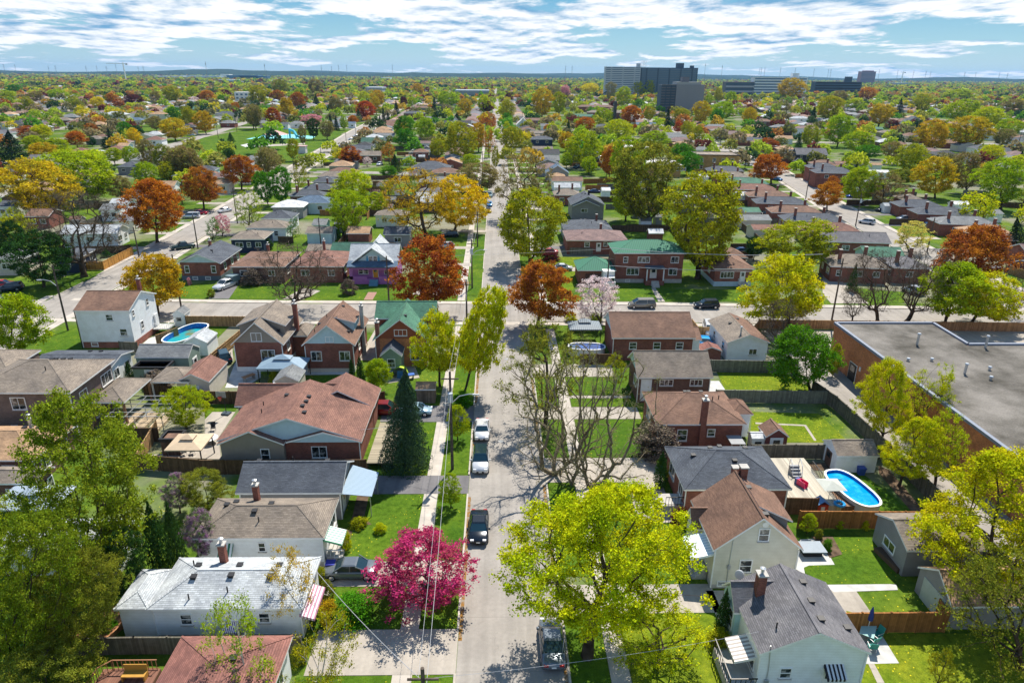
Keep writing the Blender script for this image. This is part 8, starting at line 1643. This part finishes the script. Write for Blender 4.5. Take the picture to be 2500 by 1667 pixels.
Q 1985 2195 755 910 round lime - | lime tree below the wide golden tree
Q 2095 2280 625 770 vase bud - | brown tree near the right edge
Q 155 355 700 840 maple rust - | rust maple behind the orange maple on the right street
Q 468 545 678 800 conifer dgreen - | dark conifer left of the charcoal two-storey
Q 2285 2370 798 930 conifer dgreen - | dark conifer at the far right edge
Q 750 840 660 740 blossom blossom - | white blossoming bush behind the green tree
Q 900 935 870 950 column dgreen - | pointed cedar behind the broad slate roof, left of two
Q 965 1000 890 975 column dgreen - | pointed cedar behind the broad slate roof, right of two
Q 520 600 945 1010 bush bud - | grey-brown shrub in front of the charcoal two-storey
Q 1230 1480 950 1080 round olive - | dark olive tree behind the brown budding tree
Q 2100 2360 540 700 round ygreen - | green tree at the far right edge
Q 2180 2360 380 520 vase bud - | brown tree mass at the upper right edge
Q 1700 1960 300 400 round ygreen - | light green tree at the upper right
Q 1440 1600 340 500 vase yolive - | yellow-olive tree at the upper right
Q 990 1150 285 400 vase orange - | orange-tan tree at the upper right middle
Q 780 920 310 420 vase bud - | brown tree right of the gold one before the white slab
Q 870 1060 380 480 round ygreen - | lime tree at the upper right middle
"""
NEARK={'maple':'fround','round':'fround','oval':'fround','vase':'fvase'}
NT=0
for ln in TT.strip().splitlines():
    a,lb=ln.split('|'); p=a.split(); fr=p[0]; v=list(map(float,p[1:5])); kind,leaf=p[5],p[6]; xb=None if len(p)<8 or p[7]=='-' else float(p[7])
    if kind=='bush' or kind=='column': T(fr,*v,kind,leaf,xb,lb.strip(),cb=.02 if kind=='bush' else .05)
    else: T(fr,*v,kind,leaf,xb,lb.strip(),cb=.05 if kind in('conifer','spruce') else .2)
    NT+=1
print('trees by hand',NT)
# ---------------- everything far away ----------------
rg=random.Random(77)
HOUSEXY=[(s[0],s[1]) for s in SHORT]
def near_road(x,y,m=8.):
    for pl,w_ in((MAIN,8),(CROSS,9),(LEFT,8),(RIGHT,8),(WEST,8)):
        for a,b in zip(pl,pl[1:]):
            dx,dy=b[0]-a[0],b[1]-a[1]; t=max(0,min(1,((x-a[0])*dx+(y-a[1])*dy)/(dx*dx+dy*dy))); 
            if math.hypot(x-a[0]-t*dx,y-a[1]-t*dy)<m+w_/2-4: return True
    return False
def in_park(x,y): return -200<x<-92 and 335<y<560
# rows of houses the photo shows only as roofs between the trees
rows=[]; YARD=[]
fx=[(-38.5,158,200,.12),(-38.2,200,246,.18),(-38,246,290,.12),(45,150,196,.2),(47,196,240,.12),(49,240,292,.18),(66,158,205,.12),(68,205,262,.2),(-112,165,225,.18),(-116,225,290,.12),(136,240,300,.12),(128,190,240,.2),(-40,322,380,.12),(-44,380,450,.15),(48,322,380,.15),(52,380,450,.12)]
WD=[wood((.115,.072,.042),7),wood((.30,.15,.05),6.5),wood((.17,.165,.14),6.5)]; WN=['dark brown back fence','orange-brown back fence','grey back fence','dark brown side fence','orange-brown side fence','grey side fence']
for i,(x,y0,y1,_) in enumerate(fx):
    k=i%3; f=fence([(x,y0),(x+(y1-y0)*(-.03 if x<0 else .08),y1)],1.8,WD[k],None,False); YARD.append((f,WN[k],x,(y0+y1)/2))
    y=y0+6
    while y<y1-4:
        for s in(-1,1):
            if rg.random()<.75:
                L_=rg.uniform(9,15); k=rg.randrange(3); x_=x+(y-y0)*(-.03 if x<0 else .08); f=fence([(x_,y),(x_+s*L_,y)],1.7,WD[k],None,False); YARD.append((f,WN[3+k],x_+s*L_/2,y))
            if rg.random()<.45 and y>165:
                x_=x+s*rg.uniform(2.5,5); rc=rg.choice(['grey','tan','pale','brown']); wc=rg.choice(['white','grey','tan']); sx=x_-1.5; house('shed',None,sx,sx+3.2,y+2,y+5,2.1,2.9,rg.choice(['gx','gy']),rc,wc,wins=[],vts=[],cat='shed',far=1,oh=.12); YARD.append(([o for o in COL.objects[-4:] if o.name.startswith('shed')][-1],'small %s-roofed %s yard shed'%(rc,wc),x_,y+3))
        y+=rg.uniform(13,17)
RCK=['slate','taupe','brown','grey','redbrown','tan','cool','pale','mauve','char']; WCK=['white','brick','dbrick','stucco','grey','tan','cream']
cand=[]
streets=[(MAIN,-1),(MAIN,1),(LEFT,-1),(LEFT,1),(RIGHT,-1),(RIGHT,1),(WEST,-1),(WEST,1)]
def interp(pl,y):
    for a,b in zip(pl,pl[1:]):
        if a[1]<=y<=b[1]: return a[0]+(b[0]-a[0])*(y-a[1])/(b[1]-a[1]),math.atan2(-(b[0]-a[0]),b[1]-a[1])
    return None
for pl,s in streets:
    y=150
    while y<1000:
        q=interp(pl,y)
        if q: cand.append((q[0]+s*21.5,y,q[1]))
        y+=rg.uniform(15.5,18)
for x,c in((-275,-.12),(-360,-.15),(-450,-.15),(215,.1),(310,.12),(420,.12)):
    for s in(-1,1):
        y=240
        while y<1000: cand.append((x+c*y+s*19,y,-c)); y+=rg.uniform(16,19)
def visible(x,y,z=3):
    sx,sy,d=proj(x,y,z); return d>0 and -60<sx<2560 and sy<1700
ROOFPOS=[]; nh=0; far_stuff=[]
for x,y,a in sorted(cand,key=lambda c:c[1]):
    if not visible(x,y) or in_park(x,y): continue
    if any(abs(x-hx)<13.5 and abs(y-hy)<12.5 for hx,hy in HOUSEXY): continue
    if near_road(x,y,9.5): continue
    HOUSEXY.append((x,y)); w_=rg.uniform(9.5,12.5); d=rg.uniform(8,10.5); rc=rg.choice(RCK); wc=rg.choice(WCK)
    if nh<135 and y<800:
        typ=rg.choice(['hip','hip','hip','gx','gy']); rn={'slate':'slate','taupe':'taupe','brown':'brown','grey':'grey','redbrown':'red-brown','tan':'tan','cool':'dark grey','pale':'pale grey','mauve':'mauve-brown','char':'charcoal'}[rc]
        house('bungalow',None,x-w_/2,x+w_/2,y-d/2,y+d/2,3.1,3.1+d*.21,typ,rc,wc,rot=a,far=2,vts=[],wins=[] if y>450 else None)
        rt=[o for o in COL.objects[-8:] if o.name.startswith('bungalow')][-1]; ROOFPOS.append((rt,'%s-roofed house'%rn,x,y)); nh+=1
    else: far_stuff.append((x,y,a,w_,d,rc,wc))
print('auto houses',nh,'stuff houses',len(far_stuff))
for i in range(3200):
    y=900*math.exp(rg.random()*1.5); x=rg.uniform(-1,1)*(y*.82)+0
    if near_road(x,y,10) or not visible(x,y): continue
    if -1300<x<-480 and 2300<y<3000: continue
    far_stuff.append((x,y,rg.uniform(-.2,.2),rg.uniform(10,15),rg.uniform(8,12),rg.choice(RCK),rg.choice(WCK)))
mb=MB(); keys=[]; 
for x,y,a,w_,d,rc,wc in far_stuff:
    for k in(('r',rc),('w',wc)):
        if k not in keys: keys.append(k)
    c,s=math.cos(a),math.sin(a); h=3.1; rz=h+d*.21; hw,hd=w_/2,d/2; g=lambda u,v,z:(x+u*c-v*s,y+u*s+v*c,z); mr,mw=keys.index(('r',rc)),keys.index(('w',wc))
    b=[g(-hw,-hd,0),g(hw,-hd,0),g(hw,hd,0),g(-hw,hd,0)]; t=[g(-hw,-hd,h),g(hw,-hd,h),g(hw,hd,h),g(-hw,hd,h)]; r0,r1=g(-hw+hd,0,rz),g(hw-hd,0,rz)
    for i in range(4): j=(i+1)%4; mb.face([b[i],b[j],t[j],t[i]],mw)
    for f in((t[0],t[1],r1,r0),(t[1],t[2],r1),(t[2],t[3],r0,r1),(t[3],t[0],r0)): mb.face(f,mr)
def flatm(k): c=RC[k[1]] if k[0]=='r' else {'white':(.7,.72,.73),'brick':(.24,.07,.04),'dbrick':(.14,.065,.045),'stucco':(.5,.46,.4),'grey':(.3,.3,.3),'tan':(.33,.28,.22),'cream':(.6,.57,.48)}[k[1]]; return paint(c,.8)
o=mb.build('distant_houses',[flatm(k) for k in keys]); tag(o,'countless small roofs scattered among the trees towards the horizon','houses',kind='stuff')
# trees between the far houses: the nearest ones one by one, the rest as one mass
HAND=len(TREES)
def occupied(x,y,r):
    if near_road(x,y,3.) or (in_park(x,y) and rg.random()<.93): return True
    return any(abs(x-hx)<r and abs(y-hy)<r for hx,hy in HOUSEXY)
TXY=[(t[3],t[4],t[5]) for t in TREES if t[1]not in('bush','column')]
LC=['ygreen','yolive','yolive','gold','lime','lime','bud','green','orange','gold','dgreen','yolive','ygreen','grey','ygreen','olive','bud','yolive','darkred']
extra=[]
for i in range(60000):
    if len(extra)>=9000: break
    y=130*math.exp(rg.random()*3.75); x=rg.uniform(-1,1)*(y*.84+20)
    if not visible(x,y): continue
    if y<300 and -115<x<135: continue
    if y<170: continue
    if -1300<x<-480 and 2300<y<3000 and rg.random()<.97: continue
    w_=rg.uniform(7,13) if y<1150 else rg.uniform(8,14); 
    if y<1150 and (occupied(x,y,7.5) or any(math.hypot(x-a,(y-b)*(.8 if y<600 else .6))<(w_+c)*(.72 if y<650 else .64) for a,b,c in TXY)): continue
    if y>=1150 and near_road(x,y,3): continue
    TXY.append((x,y,w_)); extra.append((y,x,w_,rg.uniform(.65,.92)*w_))
extra.sort(); ind=[]; mass=[]
quota=295-sum(1 for t in TREES if t[1]not in('bush','column'))
for y,x,w_,h_ in extra:
    if len(ind)<quota and y>170: ind.append((x,y,w_,h_))
    else: mass.append((x,y,w_,h_))
print('extra individual trees',len(ind),'mass',len(mass))
AUTO=[]
CN=dict(lime='lime',ygreen='yellow-green',yolive='yellow-olive',olive='dark olive',gold='golden',bud='brown budding',green='bright green',rust='rust-red',orange='orange',dgreen='dark green',grey='pale grey-green',darkred='dark red')
for x,y,w_,h_ in ind:
    lf=rg.choice(LC); k='fconifer' if lf=='dgreen' and rg.random()<.6 else 'fvase' if lf in('bud','gold','grey','olive') and rg.random()<.6 else 'fround'
    o=put_tree(k,lf,x,y,w_*(.5 if k=='fconifer' else 1),h_,None); AUTO.append((o,'%s tree'%CN[lf],x,y))
# the mass
PAL_=[(.36,.40,.02),(.44,.38,.02),(.26,.36,.02),(.27,.28,.03),(.17,.19,.035),(.42,.29,.03),(.36,.42,.02),(.19,.16,.08),(.22,.18,.09),(.10,.24,.02),(.28,.36,.03),(.36,.17,.04),(.03,.07,.025),(.30,.34,.03),(.24,.24,.05),(.14,.15,.04),(.22,.30,.02),(.17,.16,.07),(.05,.09,.03),(.13,.04,.03)]
def mass_mesh(name,lst,nq,qs,lab,seed):
    rn=np.random.default_rng(seed); n=len(lst); A=np.array(lst); idx=np.repeat(np.arange(n),nq); d=rn.normal(size=(n*nq,3)); d/=np.linalg.norm(d,axis=1)[:,None]; d[:,2]=np.abs(d[:,2])*1.15-.15; rr=rn.uniform(.72,1.05,size=(n*nq,1)); lob=1+.16*np.sin(d[:,:1]*5+idx[:,None]*1.7)+.14*np.sin(d[:,1:2]*6+idx[:,None]*2.3)
    C=np.empty((n*nq,3)); C[:,0]=A[idx,0]+d[:,0]*rr[:,0]*lob[:,0]*A[idx,2]*.5; C[:,1]=A[idx,1]+d[:,1]*rr[:,0]*lob[:,0]*A[idx,2]*.5; C[:,2]=A[idx,3]*(.42+.55*d[:,2]*rr[:,0]*lob[:,0])
    sz=(A[idx,2]*qs)[:,None]; V,F=quads(C,1.,rn,.8) ; cc=np.repeat(C,4,0); V=cc+(V-cc)*np.repeat(sz,4,0)
    me=np_mesh(name,V,F,None); pal=np.array(PAL_)*1.3; ci=rn.integers(0,len(pal),n); col=pal[ci][idx]*rn.uniform(.75,1.25,size=(n*nq,1)); at=me.attributes.new('leaf_colour','FLOAT_COLOR','FACE') if False else me.color_attributes.new('leaf_colour','FLOAT_COLOR','CORNER')
    buf=np.ones((len(F)*4,4),dtype=np.float32); buf[:,:3]=np.repeat(col,4,0); at.data.foreach_set('color',buf.ravel())
    def fn(t):
        a=t.nodes.new('ShaderNodeAttribute'); a.attribute_name='leaf_colour'; d_=N(t,'ShaderNodeBsdfDiffuse'); l=N(t,'ShaderNodeBsdfTranslucent'); t.links.new(a.outputs[0],d_.inputs[0]); t.links.new(a.outputs[0],l.inputs[0]); m=N(t,'ShaderNodeMixShader'); m.inputs[0].default_value=.35; t.links.new(d_.outputs[0],m.inputs[1]); t.links.new(l.outputs[0],m.inputs[2]); return m.outputs[0]
    me.materials.append(mat('foliage_mass',fn)); return tag(link(name,me),lab,'trees',kind='stuff')
near=[m for m in mass if m[1]<900]; mid=[m for m in mass if 900<=m[1]<1900]; far=[m for m in mass if m[1]>=1900]
print(len(near),len(mid),len(far))
if near: mass_mesh('distant_trees',near,230,.085,'tree crowns filling the blocks beyond the park and the school',1)
if mid: mass_mesh('distant_trees',mid,90,.13,'band of mixed spring treetops below the towers',2)
for i in range(9000):
    y=1900*math.exp(rg.random()*1.45); x=rg.uniform(-1,1)*(y*.84)
    if -1300<x<-480 and 2350<y<2950: continue
    far.append((x,y,rg.uniform(10,24),rg.uniform(8,14)))
mass_mesh('distant_trees',far,26,.24,'thin far band of trees fading to blue under the horizon',3)

# ---------------- labels that say which one ----------------
def rel(x,y,lx,ly):
    sx,sy,_=proj(x,y,2); tx,ty,_=proj(lx,ly,2); dx=sx-tx; d=math.hypot(x-lx,y-ly)
    if abs(x-lx)>abs(y-ly)*.8: return ('just ' if d<22 else '')+('left of' if dx<0 else 'right of')
    return ('just ' if d<22 else '')+('behind' if y>ly else 'in front of')
LM=list(SHORT); used={}; 
def autolabel(lst,cat):
    for o,base,x,y in lst:
        c=sorted(LM,key=lambda s:math.hypot(s[0]-x,(s[1]-y)))[:4]; done=False
        for k in range(4):
            l='%s %s the %s'%(base,rel(x,y,c[k][0],c[k][1]),c[k][2]); l=' '.join(l.split()[:16])
            if l not in used: used[l]=[o]; o['label']=l; done=True; break
        if not done: l='%s %s the %s'%(base,rel(x,y,c[0][0],c[0][1]),c[0][2]); used[l].append(o); o['label']=l
autolabel([(t,b.replace('-roofed','-roofed small'),x,y) for t,b,x,y in ROOFPOS],'house'); autolabel(AUTO,'tree'); autolabel(YARD,'yard')
for l,os_ in used.items():
    if len(os_)>1:
        for o in os_: o['group']='look-alikes: '+l if False else l.split(' the ')[0]+' group'
for o in COL.objects:
    if o.parent is None and o.get('kind') is None and not o.get('label') and o.type in('MESH','EMPTY'): o['label']=o.name.split('.')[0].replace('_',' ')+' in the neighbourhood'
# ---------------- air ----------------
def haze():
    b=MB(); b.box(-16500,16500,-300,14800,-1,175); m=bpy.data.materials.new('haze'); m.use_nodes=True; t=m.node_tree; t.nodes.clear(); o=t.nodes.new('ShaderNodeOutputMaterial'); v=N(t,'ShaderNodeVolumePrincipled',Density=.000035,Anisotropy=.2); v.inputs['Color'].default_value=(.25,.55,1,1); t.links.new(v.outputs[0],o.inputs['Volume']); q=b.build('haze',m); q['kind']='stuff'; q['label']='thin blue haze over the far suburbs'
haze()
